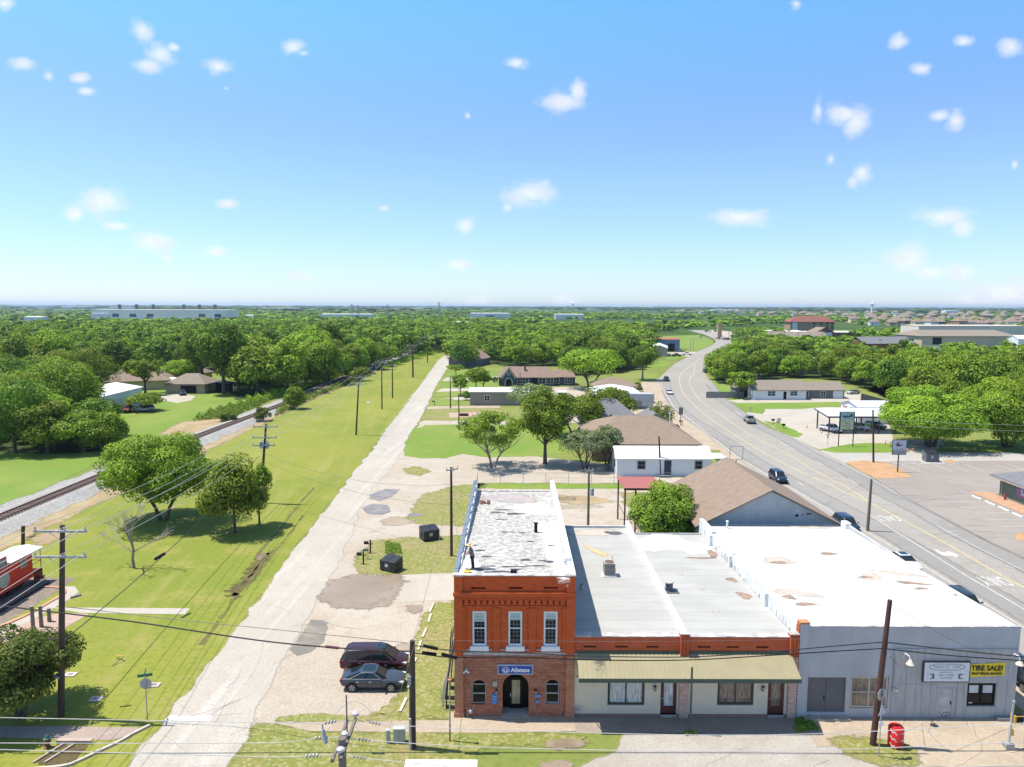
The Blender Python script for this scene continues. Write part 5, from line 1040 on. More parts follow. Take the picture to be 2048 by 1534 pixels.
# ================================================================ grey tyre shop
def grey_shop():
    X0,X1,YB=19.5,34.44,71.; o=thing('grey_building','wide pale grey corner shop with metal shutter and blinding white flat roof','building',(X0,FY,0)); zr=lambda x,y: 6.42-(y-FY)/(YB-FY)*.95
    f=MB(); wallS(f,X0+.02,X1,0,6.48,FY,[(20.25,22.85,.35,2.88),(23.15,25.75,.66,2.95),(31.15,33.1,.84,2.5),(29.0,30.4,0,2.15)],.16); f.box(X0,20.1,FY-.12,FY+.1,0,6.72)
    for a in(21.6,27.3,32.9): f.box(a-.6,a+.6,FY-.012,FY,5.05,5.12)
    f.build('front_wall',greyW,o)
    f=MB(); f.box(X0-.03,20.13,FY-.16,FY+.4,6.72,6.84); f.build('pier_cap',M('brick_cap',(.48,.22,.10),.9),o)
    MB().box(X0-.06,X0,FY-.1,FY+.35,2.5,6.75).build('brick_edge',redB2,o)
    pn=MB(); 
    for i,(a,b) in enumerate(((25.97,28.0),(28.02,29.0),(30.42,31.1),(33.15,34.3))): pn.box(a,b,FY-.05,FY-.003,.02,4.9)
    pn.box(29.02,30.40,FY-.05,FY-.003,2.2,4.9); pn.box(31.12,33.13,FY-.05,FY-.003,.02,.8); pn.box(31.12,33.13,FY-.05,FY-.003,2.55,4.9); pn.box(25.93,34.35,FY-.08,FY-.003,4.905,4.97)
    pn.build('wall_panels',greyW2,o)
    se=MB()
    for x in(26.9,27.6,28.6,30.9,33.8): se.box(x-.012,x+.012,FY-.062,FY-.052,.05,4.85)
    se.box(26.0,29,FY-.060,FY-.052,2.42,2.44); se.build('panel_seams',M('seam_shadow_line',(.34,.35,.36),.8),o)
    ed=MB(); ed.box(X0,X0+.2,FY+.35,YB,0,6.0); ed.box(X1-.25,X1,FY+.16,YB,0,5.9); ed.box(X0+.2,X1-.25,YB-.25,YB,0,5.45); ed.build('side_wall',greyW,o)
    # roof and stepped left parapet
    r=MB(); r.face([(X0+.3,FY+.15,zr(0,FY)),(X1,FY+.15,zr(0,FY)),(X1,YB,zr(0,YB)),(X0+.3,YB,zr(0,YB))]); ro=r.build('roof',whiteR,o,fix=False)
    cf=MB(); rg=random.Random(5); x=20.1
    while x<X1: x2=min(X1+.03,x+rg.uniform(.4,1.2)); cf.box(x,x2,FY-.04,FY+.2,6.485,6.52+rg.uniform(0,.03)); x=x2
    cf.box(X1-.1,X1+.06,FY+.2,YB,5.4,5.55); cf.build('coping',coping,o)
    pa=MB(); 
    for a,b,h0,h1 in((FY+.3,51.6,6.55,6.48),(51.8,60.4,6.50,6.25),(60.6,66.6,6.28,6.05),(66.8,YB+.3,6.30,6.20)): pa.prism([(X0-.12,a,4.4),(X0-.12,b,4.4),(X0-.12,b,h1),(X0-.12,a,h0)],(.42,0,0))
    for y in(51.7,60.5,66.7): pa.box(X0-.38,X0+.34,y-.22,y+.22,4.5,6.62-.028*(y-45))
    pw=pa.build('stepped_parapet',M('white_parapet_paint',(.74,.75,.77),.75,(.60,.61,.63),.9),o)
    tr=MB(); rg=random.Random(9); y=47.
    while y<70.5: h=rg.uniform(.1,.7); tr.box(X0-.135,X0-.122,y,y+rg.uniform(.05,.5),4.75-.03*(y-46)+0,4.85-.03*(y-46)+rg.uniform(0,.12)); tr.box(X0-.135,X0-.122,y+.2,y+.2+rg.uniform(.02,.12),5.5-.02*(y-46)+rg.uniform(-.5,.5),5.62-.02*(y-46)+rg.uniform(-.3,.6)); y+=rg.uniform(.3,.8)
    tr.build('tar_streaks',M('tar_streak',(.10,.10,.11),.8),pw)
    for a in((28.6,62.0,1.1,.42,.1),(32.0,53.3,.55,.35,.2),(34.0-.2,52.0,.2,.2,0),(31.9,51.2,.0,.0,0)): 
        if a[2]>0: patch(ro,'roof_stain',*a[:4],zr,stainM,rot=a[4],dz=.012,inset=.25)
    patch(ro,'roof_stain',*V(1820,1170,55).to_2d()[:1],V(1,1,1).y*0+54.6,1.6,.42,zr,stainM,rot=-.25,dz=.012,inset=.25) if False else None
    def onroof(px,py):
        d=ray(px,py); t=0
        for k in range(60):
            y=46+k*.45; zz=H+d.z*(y/d.y)
            if zz<=zr(0,y): return (d.x*(y/d.y),y)
        return (d.x*71/d.y,71)
    for (px,py,rx,ry,rt_,mt_) in((1556,1128,1.15,.42,.1,stainM),(1733,1156,.6,.4,.1,stainM),(1822,1170,1.5,.42,-.2,stainM),(1578,1196,.7,.45,-.3,stainM),(1612,1210,.95,.42,-.2,stainM),(1556,1124,1.7,.9,.1,lstain),(1740,1156,1.1,.8,0,lstain),(1800,1150,2.4,.5,-.3,lstain),(1590,1190,1.5,.8,-.3,lstain),(1620,1057,3.2,.5,0,lstain)):
        x,y=onroof(px,py); patch(ro,'roof_stain',x,y,rx,ry,zr,mt_,rot=rt_,dz=.012 if mt_ is stainM else .006,inset=.3)
    # openings
    dm=M('charcoal_steel_door',(.115,.12,.13),.55,(.10,.105,.115),1.5)
    d=MB(); d.box(20.27,21.53,FY+.12,FY+.16,.36,2.86); d.box(21.56,22.83,FY+.12,FY+.16,.36,2.86); o_=d.build('double_door',dm,o); MB().box(21.40,21.46,FY+.09,FY+.12,1.2,1.5).build('handle',blackM,o_)
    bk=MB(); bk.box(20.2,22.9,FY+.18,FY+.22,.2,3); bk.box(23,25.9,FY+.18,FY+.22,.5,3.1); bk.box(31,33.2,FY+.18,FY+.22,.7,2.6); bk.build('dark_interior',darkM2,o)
    MB().box(20.0,23.0,FY-.55,FY-.0,0,.16).build('door_sill',M('doorstep_concrete',(.42,.37,.32),.9),o)
    window(o,23.18,25.72,.7,2.92,FY+.04,M('cream_window_frame',(.50,.46,.40),.6),reflG,2,1,.12,None,True,.1)
    window(o,31.2,33.06,.88,2.46,FY+.04,blackM,glass,2,1,.09,None,True,.12)
    for a,b,c_,d_ in((31.32,31.95,1.75,2.3),(32.25,32.9,1.75,2.3),(31.35,31.6,.98,1.08)): MB().box(a,b,FY+.085,FY+.09,c_,d_).build('window_notice',M('pale_notice',(.55,.58,.60),.5),o)
    d=MB(); d.box(29.28,30.12,FY-.0,FY+.06,.05,2.08); o_=d.build('door',M('grey_door',(.48,.47,.46),.7),o); MB().box(30.02,30.08,FY-.03,FY,.95,1.2).build('handle',blackM,o_)
    fr=MB(); fr.box(29.02,29.27,FY-.03,FY+.06,0,2.15); fr.box(30.13,30.38,FY-.03,FY+.06,0,2.15); fr.box(29.27,30.13,FY-.03,FY+.06,2.09,2.15); fr.build('door_frame',greyW2,o)
    ru=MB(); rg=random.Random(3)
    for i in range(24): x=rg.uniform(29.3,30.05); z=rg.uniform(.06,.35); ru.box(x,x+rg.uniform(.02,.06),FY-.006,FY-.002,z,z+rg.uniform(.03,.1))
    ru.build('peeling_paint',M('rust_spots',(.12,.09,.07),.9),o)
    MB().box(33.05,34.9,FY-.5,FY-.02,0,.22).build('concrete_step',M('step_concrete_dark',(.26,.25,.24),.9),o)
    # roof edge cap at far corner
    MB().box(33.9,34.5,YB-.9,YB+.1,5.4,6.1).build('chimney',whiteT,o); 
    t=thing('roof_vent_pipe','slender white vent pipe at the back of the white roof near the grey gable','vent',(21.9,70.2,5.4)); MB().tube([(21.95,70.3,5.3),(21.95,70.3,6.15)],.09,10).build('pipe',whiteT,t); MB().tube([(21.95,70.3,6.15),(21.95,70.3,6.28)],.14,10).build('cap',whiteT,t)
    # sign boards
    sg=thing('shop_sign','large white board sign with old style lettering and two tyre drawings on the grey shop','sign',(29.4,FY,3.3)); 
    MB().box(27.92,31.12,FY-.20,FY-.06,2.66,4.12).build('sign_frame',M('dark_brown_sign_frame',(.06,.04,.04),.6),sg); MB().box(28.0,31.04,FY-.215,FY-.20,2.73,4.05).build('sign_face',M('off_white_board',(.66,.68,.72),.6,(.62,.64,.68),1),sg)
    gl=M('faded_grey_letters',(.33,.30,.33),.7,(.33,.30,.33)); text_mesh('lettering','MAIN ST. TIRE',.285,gl,sg,(29.52,FY-.222,3.76),ext=.004,sx=1.02)
    for i,t in enumerate(('NEW & USED','TIRES - WHEELS','FLAT REPAIR','972-555-0100')[:3]): text_mesh('lettering',t,.15,gl,sg,(29.5,FY-.222,3.38-.2*i),ext=.003)
    pl=MB(); cx,cz=29.52,3.76
    def outline(pts,w_=.015):
        for a,b in zip(pts,pts[1:]+pts[:1]):
            a,b=Vector(a),Vector(b); d=(b-a); 
            if d.length<1e-4: continue
            q=Vector((-d.z,0,d.x)).normalized()*w_; pl.prism([a+q,b+q,b-q,a-q],(0,.006,0))
    outline([(cx+a,FY-.225,cz+b) for a,b in((-1.2,.0),(-1.1,.14),(-.95,.13),(-.85,.21),(.85,.21),(.95,.13),(1.1,.14),(1.2,0),(1.1,-.14),(.95,-.13),(.85,-.21),(-.85,-.21),(-.95,-.13),(-1.1,-.14))])
    pl.build('scroll_outline',M('sign_brown_line',(.14,.12,.16),.7),sg)
    for cx,s_ in((28.45,-1),(30.55,1)):
        ty=MB(); ty.prism([(cx+.26*a*1.0,FY-.222,3.1+.26*b*.85) for a,b in((-.9,-.8),(.9,-.8),(.9,.8),(-.9,.8))],(0,.006,0)); ty.build('tyre_drawing',M('sign_brown_line',(.14,.12,.16),.7),sg)
        ri=MB(); ri.prism([(cx+s_*.14+.11*math.cos(t),FY-.230,3.1+.2*math.sin(t)) for t in [2*PI*i/18 for i in range(18)]],(0,.006,0)); ri.box(cx-s_*.02-.09,cx-s_*.02+.06,FY-.229,FY-.223,3.0,3.2); ri.build('wheel_drawing',M('off_white_board',(.66,.68,.72),.6),sg)
    bn=thing('sale_banner','bright yellow banner with bold black lettering at the upper right of the shop','banner',(32.3,FY,3.3)); 
    g=MB(); nx=12
    for i in range(nx):
        a,b=31.10+(33.52-31.10)*i/nx,31.10+(33.52-31.10)*(i+1)/nx; ya,yb_=FY-.09-.02*math.sin(i*1.1),FY-.09-.02*math.sin((i+1)*1.1); za,zb_=2.98+.01*i,2.98+.01*(i+1)
        g.face([(a,ya,za),(b,yb_,zb_),(b,yb_,zb_+.92),(a,ya,za+.92)])
    g.build('cloth',M('yellow_vinyl',(.80,.58,.02),.5,(.78,.56,.02),1),bn,fix=False)
    bl=M('banner_black',(.01,.01,.012),.6,(.01,.01,.012)); text_mesh('lettering','TIRE SALE!',.50,bl,bn,(32.3,FY-.13,3.62),bold=.012,ext=.006,sx=.93); text_mesh('lettering','MOST MAJOR BRANDS!',.22,bl,bn,(32.3,FY-.13,3.24),bold=.006,ext=.006,sx=.90)
    for x,l in((26.6,'white dome flood lamp on a curved arm at the left of the panelled front'),(33.95,'white dome flood lamp on a curved arm beside the yellow banner')):
        t=thing('dome_lamp',l,'lamp',(x,FY,4.2)); MB().tube([(x,FY-.02,4.35),(x,FY-.25,4.75),(x+.05,FY-.6,4.75),(x+.1,FY-.7,4.5)],.03,6).build('arm',whiteT,t,smooth=True); MB().tube([(x+.1,FY-.7,4.5),(x+.1,FY-.7,4.2)],[.08,.26],12).build('lamp_shade',M('cream_lamp_shade',(.70,.60,.45),.5),t,smooth=True); MB().tube([(x+.1,FY-.7,4.2),(x+.1,FY-.7,4.12)],[.14,.05],10).build('bulb',whiteT,t)
    t=thing('meter_box','small round electric meter with conduit on the panelled shop front','meter',(26.1,FY,2)); MB().box(25.98,26.16,FY-.14,FY-.05,1.9,2.2).tube([(26.02,FY-.08,2.2),(26.02,FY-.08,4.4)],.02,6).build('box_and_conduit',M('conduit_grey',(.40,.40,.40),.5),t); MB().tube([(26.25,FY-.05,2.02),(26.25,FY-.16,2.02)],.1,14).build('dial',M('cream_paint',(.72,.64,.50),.7),t)
grey_shop()
# ================================================================ generic houses
def hs(name,label,cat,c,w,d,rz,eave,ridge,roof,wall,along='x',hip=0.,ov=.45,feat=(),group=None,z0=0,trim=None,pane=None,extra=None):
    """c = ground centre; w along local x, d along local y"""
    o=thing(name,label,cat,(0,0,0),0,group); hw,hd=w/2,d/2
    b=MB(); b.box(-hw,hw,-hd,hd,z0,eave)
    if hip<.01:
        if along=='x':
            for s_ in(-1,1): b.prism([(s_*hw,-hd,eave),(s_*hw,hd,eave),(s_*hw,0,ridge-.12)],(-s_*.1,0,0))
        else:
            for s_ in(-1,1): b.prism([(-hw,s_*hd,eave),(hw,s_*hd,eave),(0,s_*hd,ridge-.12)],(0,-s_*.1,0))
    b.build('wall',wall,o)
    e=ov; W_,D_=hw+e,hd+e; r=MB(); th=.14
    zl=eave-(ridge-eave)*e/(hd if along=='x' else hw)
    if along=='x':
        k=W_-hip*D_; A=[(-W_,-D_,zl),(W_,-D_,zl),(W_,D_,zl),(-W_,D_,zl)]; R0,R1=(-k,0,ridge),(k,0,ridge)
        fs=[[A[0],A[1],R1,R0],[A[2],A[3],R0,R1]]+([[A[1],A[2],R1],[A[3],A[0],R0]] if hip>.01 else [])
    else:
        k=D_-hip*W_; A=[(-W_,-D_,zl),(W_,-D_,zl),(W_,D_,zl),(-W_,D_,zl)]; R0,R1=(0,-k,ridge),(0,k,ridge)
        fs=[[A[1],A[2],R1,R0],[A[3],A[0],R0,R1]]+([[A[0],A[1],R0],[A[2],A[3],R1]] if hip>.01 else [])
    for f in fs: r.prism([Vector(p) for p in f],(0,0,th))
    r.build('roof',roof,o,fix=True)
    trim=trim or whiteT; pane=pane or glass
    for ft in feat:
        face,kind,a,bb,za,zb_=ft[:6]; dz=.04
        def bx(a,bb,za,zb_,p0,p1):
            m_=MB()
            if face=='S': m_.box(a,bb,-hd-p1,-hd-p0,za,zb_)
            if face=='N': m_.box(a,bb,hd+p0,hd+p1,za,zb_)
            if face=='E': m_.box(hw+p0,hw+p1,a,bb,za,zb_)
            if face=='W': m_.box(-hw-p1,-hw-p0,a,bb,za,zb_)
            return m_
        if kind=='window':
            f=bx(a,bb,za,zb_,.0,.06); fo=f.build('window',trim,o); t=.11
            n2=max(1,round((bb-a)/1.0)); wd=(bb-a-t)/n2
            for i in range(n2): bx(a+t+i*wd,a+(i+1)*wd,za+t,(za+zb_)/2-.04,.06,.075).build('pane',pane,fo); bx(a+t+i*wd,a+(i+1)*wd,(za+zb_)/2+.04,zb_-t,.06,.075).build('pane',pane,fo)
        elif kind=='door':
            mt_=ft[6] if len(ft)>6 else blackM; fo=bx(a,bb,za,zb_,.0,.07).build('door',mt_,o); bx(bb-.16,bb-.08,za+.95,za+1.1,.07,.12).build('handle',whiteT,fo)
        elif kind=='garage': bx(a,bb,za,zb_,.0,.05).build('garage_opening',ft[6] if len(ft)>6 else darkM2,o)
        elif kind=='panel': bx(a,bb,za,zb_,.0,.05).build(ft[7] if len(ft)>7 else 'wall_panel',ft[6],o)
    if extra: extra(o,hw,hd)
    o.location=(c[0],c[1],0); o.rotation_euler=(0,0,rz); return o
vinyl=M('dark_blue_siding',(.055,.085,.135),.7,(.05,.078,.125),1.5); wsid=M('white_siding',(.70,.71,.73),.7,(.64,.65,.67),1.2,stretch=(.3,.3,6)); tsid=M('tan_siding',(.27,.25,.20),.75,(.24,.22,.175),1,stretch=(.3,.3,6)); cream2=M('cream_wall',(.58,.50,.38),.8); gblk=M('blue_grey_metal_wall',(.40,.43,.455),.6,(.33,.36,.39),.8,stretch=(2,2,.6)); redbr=M('red_brown_brick_wall',(.26,.10,.07),.9,(.21,.085,.06),1); tanbr=M('tan_brick_wall',(.38,.25,.16),.9,(.33,.22,.14),1)
dgrey=M('slate_grey_siding',(.14,.15,.17),.75)
# grey gabled hall behind the white roof
def hallx(o,hw,hd):
    MB().box(-hw-.02,hw+.02,-hd-.06,-hd-.005,4.6,5.05).build('gable_band',M('pale_grey_band',(.52,.55,.56),.7),o)
    rg=random.Random(2); m_=MB()
    for i in range(4): x=rg.uniform(.6,4); z=5.4+rg.uniform(0,.7); m_.box(x,x+rg.uniform(.5,1.1),-hd-.012,-hd-.004,z,z+rg.uniform(.2,.5))
    m_.build('patched_paint',M('pale_grey_patch',(.40,.44,.48),.8),o)
    MB().box(-.05,.05,-hd,hd,8.74,8.80).build('ridge_line',M('dark_ridge_cap',(.03,.03,.03),.8),o)
hs('gabled_hall','grey walled hall with a brown shingle gable roof behind the white roof','building',(27.4,81.0),15.0,15.4,0,4.95,8.7,brownS,gblk,along='y',ov=.45,extra=hallx)
# white house with metal roof
def whx(o,hw,hd):
    t=MB(); t.box(hw+.0,hw+3.2,-1.5,hd,2.55,2.65); t.build('porch_roof',metalG,o)
    p=MB(); 
    for x,y in((hw+3.,-1.4),(hw+1.4,-1.4),(hw+3.,hd-.2)): p.box(x-.08,x+.08,y-.08,y+.08,0,2.55)
    p.build('porch_post',blackM,o); MB().box(-1.0,.9,-hd-1.1,-hd-.02,0,.3).build('porch_step',dgrey,o)
hs('white_house','long low white house with a white metal roof and navy front door','house',(25.2,118.2),15.6,6.2,.0,2.95,4.35,metalW,wsid,ov=.25,
   feat=[('S','window',-4.5,-3.1,1.15,2.6),('S','door',.0,1.15,.3,2.65,M('navy_blue_door',(.012,.03,.07),.5)),('S','window',5.0,6.3,1.2,2.65),('W','window',-1.2,0.,1.1,2.5)],trim=M('slate_trim',(.30,.34,.38),.6),extra=whx)
# big brown roofed building behind it
def bigx(o,hw,hd):
    g=MB(); 
    for s_ in(-1,): g.prism([(s_*4.3,1.0,6.3),(s_*4.3-1.4,1.0,5.1),(s_*4.3-1.4,3.8,5.1),(s_*4.3,3.8,6.3)],(.1,0,0))
    g.build('gablet',darkM2,o)
    t=MB(); t.tube([(6.0,-3.4,5.2),(6.0,-3.4,7.4)],.07,8); t.tube([(6.0,-3.4,7.4),(6.0,-3.4,7.8)],.16,8); t.build('vent_stack',whiteT,o)
o=hs('brown_roof_building','large building with a huge brown hipped shingle roof behind the white house','building',(24.2,137.8),19.4,22.6,0,3.2,6.5,brownS,tanbr,along='x',hip=.55,ov=.5,extra=bigx)
hs('blue_roof_building','slate blue gabled roof wing behind the big brown hipped roof','building',(21.5,157.),12.5,13.,.0,3.4,7.4,greyS,gblk,along='x',hip=.75,ov=.5)
hs('blue_roof_annex','low slate blue roof beside the round bush near the highway','building',(30.6,153.5),7.,8.,0,3.0,5.2,greyS,gblk,along='y',ov=.4)
# dark blue house
def bluex(o,hw,hd):
    g=MB(); g.prism([(-8.6,-hd-1.2,0),(-4.1,-hd-1.2,0),(-4.1,-hd-1.2,3.0),(-6.35,-hd-1.2,6.0),(-8.6,-hd-1.2,3.0)],(0,3.5,0)); g.build('gable_front',vinyl,o)
    t=MB(); 
    for a,b in(((-8.85,2.7),(-6.35,6.35)),((-3.85,2.7),(-6.35,6.35))):
        s_=1 if a[0]<b[0] else -1; t.prism([(a[0],-hd-1.5,a[1]),(b[0],-hd-1.5,b[1]),(b[0],-hd-1.5,b[1]-.35),(a[0]+s_*.25,-hd-1.5,a[1]-.1)],(0,.25,0))
    t.build('bargeboard',creamM,o)
    r=MB()
    for a,b in(((-9.0,2.9),(-6.35,6.45)),((-6.35,6.45),(-3.7,2.9))): r.prism([(a[0],-hd-1.55,a[1]),(b[0],-hd-1.55,b[1]),(b[0],1.5,b[1]),(a[0],1.5,a[1])],(0,0,.12))
    r.build('gable_roof',pinkS,o)
    a_=MB(); a_.prism([(-6.35+1.35*math.cos(t),-hd-1.26,1.45+1.5*math.sin(t)) for t in [PI*i/12 for i in range(13)]]+[(-7.7,-hd-1.26,.1),(-5.0,-hd-1.26,.1)],(0,.05,0)); a_.build('arched_surround',creamM,o)
    a_=MB(); a_.prism([(-6.35+1.1*math.cos(t),-hd-1.30,1.45+1.25*math.sin(t)) for t in [PI*i/12 for i in range(13)]]+[(-7.45,-hd-1.30,.12),(-5.25,-hd-1.30,.12)],(0,.03,0)); a_.build('arched_opening',darkM2,o)
    w_=MB().box(-6.85,-5.85,-hd-1.27,-hd-1.2,3.9,4.9).build('window',whiteT,o); MB().box(-6.7,-6.0,-hd-1.29,-hd-1.27,4.05,4.75).build('pane',glass,w_)
    MB().box(-.9,-.3,-2.2,-1.6,4.,6.9).build('chimney',redS,o)
hs('blue_house','dark blue siding house with cream trimmed arched entrance and brown roof','house',(5.2,252.2),19.6,9.5,0,3.2,6.3,pinkS,vinyl,along='x',hip=.55,ov=.5,trim=whiteT,
   feat=[('S','window',-3.4,.6,.7,2.8),('S','garage',1.6,3.6,.1,2.8),('S','window',4.2,6.6,.7,2.8),('S','window',7.0,9.4,.7,2.8)],extra=bluex)
hs('house_wing','lower side wing of the dark blue house with paired white windows','house',(18.0,252.8),8.5,7.5,0,3.1,5.2,pinkS,vinyl,along='x',hip=.4,ov=.45,feat=[('S','window',-3.6,-1.2,.7,2.7),('S','window',.6,3.2,.7,2.7)])
# tan shed
hs('tan_shed','tan siding shed with a bright white low roof beside the street lawns','shed',(-1.6,202.5),20.5,8.5,0,3.8,4.5,metalW,tsid,along='x',ov=.3,feat=[('S','window',-6.2,-4.6,1.2,2.9),('S','panel',2.6,4.0,.6,3.0,greyW2,'side_panel')])
t=thing('blue_tarp','pale blue tarpaulin draped against the tan shed wall','tarp',(7.3,197.3,0)); mb=MB(); rg=random.Random(3); cols=8
P=[[(5.2+i*.6+rg.uniform(-.1,.1),197.4-.8*(1-j/4.)+rg.uniform(-.12,.12),.1+j*.75-(.25*(i%3))) for i in range(cols)] for j in range(5)]
for j in range(4):
    for i in range(cols-1): mb.face([P[j][i],P[j][i+1],P[j+1][i+1],P[j+1][i]])
mb.build('sheet',M('pale_blue_tarp',(.28,.55,.68),.5),t,smooth=True,fix=False)
# hipped brown roof building + metal canopy shop
hs('hipped_house','cream house with a brown hipped roof left of the curving highway','house',(32.5,226.5),13.,12.,0,3.1,5.2,brownS,creamM,hip=.9,ov=.6,feat=[('S','panel',-5.5,-1.0,.5,2.6,creamM,'wall_panel'),('E','window',-2,0,.9,2.4)])
def gasx(o,hw,hd):
    g=MB(); g.prism([(-hw+1,-hd+1,3.1),(hw-3,-hd+1,3.1),(hw-3,hd,3.1),(-hw+1,hd,3.1)],(0,0,.5)); g.build('parapet',whiteT,o)
    c=MB(); c.box(-3,hw+2.2,-hd-4.5,-hd-4.2,2.4,4.2); c.box(-3,hw+2.2,-hd-4.2,-hd+.1,3.9,4.0); c.build('canopy',M('grey_canopy_fascia',(.42,.44,.47),.6),o)
    p=MB(); p.box(hw+1.9,hw+2.05,-hd-4.2,-hd-4.05,0,3.9); p.box(-2.8,-2.65,-hd-4.2,-hd-4.05,0,3.9); p.build('canopy_post',whiteT,o)
hs('canopy_shop','low shop with a white flat roof and grey canopy facing the parked coupes','building',(30.0,205),13.,18.,0,3.3,4.3,metalW,creamM,along='y',ov=.2,extra=gasx)
# roadside group near the white pickups
hs('tan_workshop','narrow tan shed with a white roof near the parked pickups by the highway','shed',(84.5,408),9.,26.,-.20,4.6,6.2,metalW,M('tan_metal_wall',(.52,.46,.33),.7),along='y',ov=.3,feat=[('E','window',-6,-4.6,1,3.2),('E','window',-1,.4,1,3.2),('E','window',4,5.4,1,3.2)])
hs('blue_metal_shop','blue metal workshop with a rust red roof line beside the highway','building',(92.,446),24.,16.,-.1,7.4,8.2,M('rust_red_roof',(.33,.12,.08),.8),M('blue_metal_wall',(.13,.22,.32),.6),along='x',ov=.3,feat=[('S','garage',5,9,.1,5.0)])
# ranch house right of the highway
hs('ranch_house','white ranch house with a tan grey roof beyond the highway bend','house',(80.5,216.8),16.,9.5,0,3.1,5.4,tanS,wsid,along='x',hip=.0,ov=.5,trim=M('white_frame_plain',(.7,.7,.7),.6),pane=glassmat('teal_glass',(.03,.08,.09)),feat=[('S','window',-3.6,-1.2,1.1,2.7),('S','door',1.2,2.1,.2,2.5),('S','window',3.2,5.4,1.2,2.7)])
hs('garage_wing','grey garage wing of the ranch house with two white framed windows','house',(94.5,219.5),14.,8.5,0,2.7,4.6,tanS,dgrey,along='x',ov=.45,feat=[('S','window',-5.4,-3.9,.5,2.2),('S','window',-.2,1.3,.5,2.2),('S','garage',3.6,6.6,.1,2.4,wsid)])
def gabx(o,hw,hd):
    pass
hs('porch_gable','open porch at the left end of the ranch house facing the highway','house',(72.5,221),5.5,8.,0,2.9,4.6,tanS,dgrey,along='y',ov=.4,feat=[('S','garage',-2.2,-.2,.1,2.4),('S','garage',.4,2.3,.1,2.4)])
t=thing('wooden_fence','long pale grey board fence left of the ranch house','fence',(62.5,216,0)); mb=MB()
for i in range(34): mb.box(59.5+i*.34,59.5+i*.34+.31,215.9,216.0,0,1.9+.05*(i%3))
mb.build('boards',M('grey_fence_boards',(.30,.28,.26),.9),t)
t=thing('black_fence','tall black solid fence descending behind the canopy building','fence',(88,182,0)); mb=MB(); A=G(1722,812); B=G(1768,818)
mb.prism([(A.x,A.y,0),(B.x+1,B.y,0),(B.x+1,B.y,2.4),(A.x,A.y,3.6)],(0,.12,0)); mb.build('panel',M('black_fence_panel',(.05,.052,.06),.8),t)
mb=MB(); [mb.box(A.x+(B.x-A.x)*k/5-.06,A.x+(B.x-A.x)*k/5+.06,A.y-.1,A.y,0,3.4-.2*k) for k in range(6)]; mb.build('post',blackM,t)
# canopy building (metal roofed, trucks beneath)
def canopy_building():
    c=G(1700,858); o=thing('canopy','pale ribbed metal canopy on dark posts sheltering white pickups','canopy',tuple(c))
    x0,x1,y0,y1=70.4,85.5,155.6,162.2; r=MB(); r.prism([(x0-.6,y0-.6,3.75),(x1,y0-.6,3.75),(x1,y1,4.6),(x0-.6,y1,4.6)],(0,0,.12)); r.build('roof',metalG,o)
    f=MB(); f.box(x0-.65,x1,y0-.72,y0-.6,3.55,3.9); f.prism([(x0-.75,y0-.7,3.6),(x0-.75,y1,4.45),(x0-.75,y1,4.7),(x0-.75,y0-.7,3.9)],(.1,0,0)); f.build('fascia',M('dark_fascia',(.09,.085,.09),.7),o)
    for x,y,h in((x0,y0,3.6),(x0+6,y0,3.6),(x0,y1-.5,4.4),(x0+5.5,y1-.5,4.4),(x1-4,y0,3.6),(x1-5,y1-.5,4.4),(x1-.4,y0,3.6)): MB().box(x-.12,x+.12,y-.12,y+.12,0,h).build('post',M('dark_steel_post',(.06,.055,.055),.6),o)
    def bx(o,hw,hd):
        m_=MB(); m_.prism([(-hw-.06,-3.6+a,b) for a,b in((0,1.6),(3.6,1.6),(3.8,2.2),(2.9,3.6),(.6,3.6),(0,2.8))],(.05,0,0)); m_.build('blue_emblem',M('sky_blue_mural',(.10,.33,.50),.5),o)
        m_=MB(); m_.prism([(-hw-.075,-3.3+a,b) for a,b in((.2,1.9),(3.0,1.9),(3.1,2.3),(2.4,3.0),(.6,3.0),(.2,2.6))],(.01,0,0)); m_.build('emblem_highlight',M('pale_blue_mural',(.45,.62,.72),.5),o)
        m_=MB(); [m_.box(-hw-.06,-hw-.01,1.2+i*.8,1.7+i*.8,3.1,3.5) for i in range(3)]; m_.build('door_numbers',M('rust_letters',(.35,.1,.06),.7),o)
        MB().box(-hw-.05,-hw-.005,.6,3.8,.1,2.8).build('roller_door',metalG,o)
    hs('white_workshop','white workshop with blue emblem directly behind the metal canopy','building',(90.3,172.5),15.,9.,0,4.0,5.0,metalG,wsid,along='x',ov=.3,extra=bx)
    hs('car_wash','grey block shed under the live oak right of the metal canopy','shed',(95.5,161.0),7.,8.,0,3.4,4.0,metalG,M('tan_block_wall',(.36,.31,.25),.8),along='x',ov=.2,feat=[('S','garage',-2.4,1.4,.1,2.6)])
canopy_building()
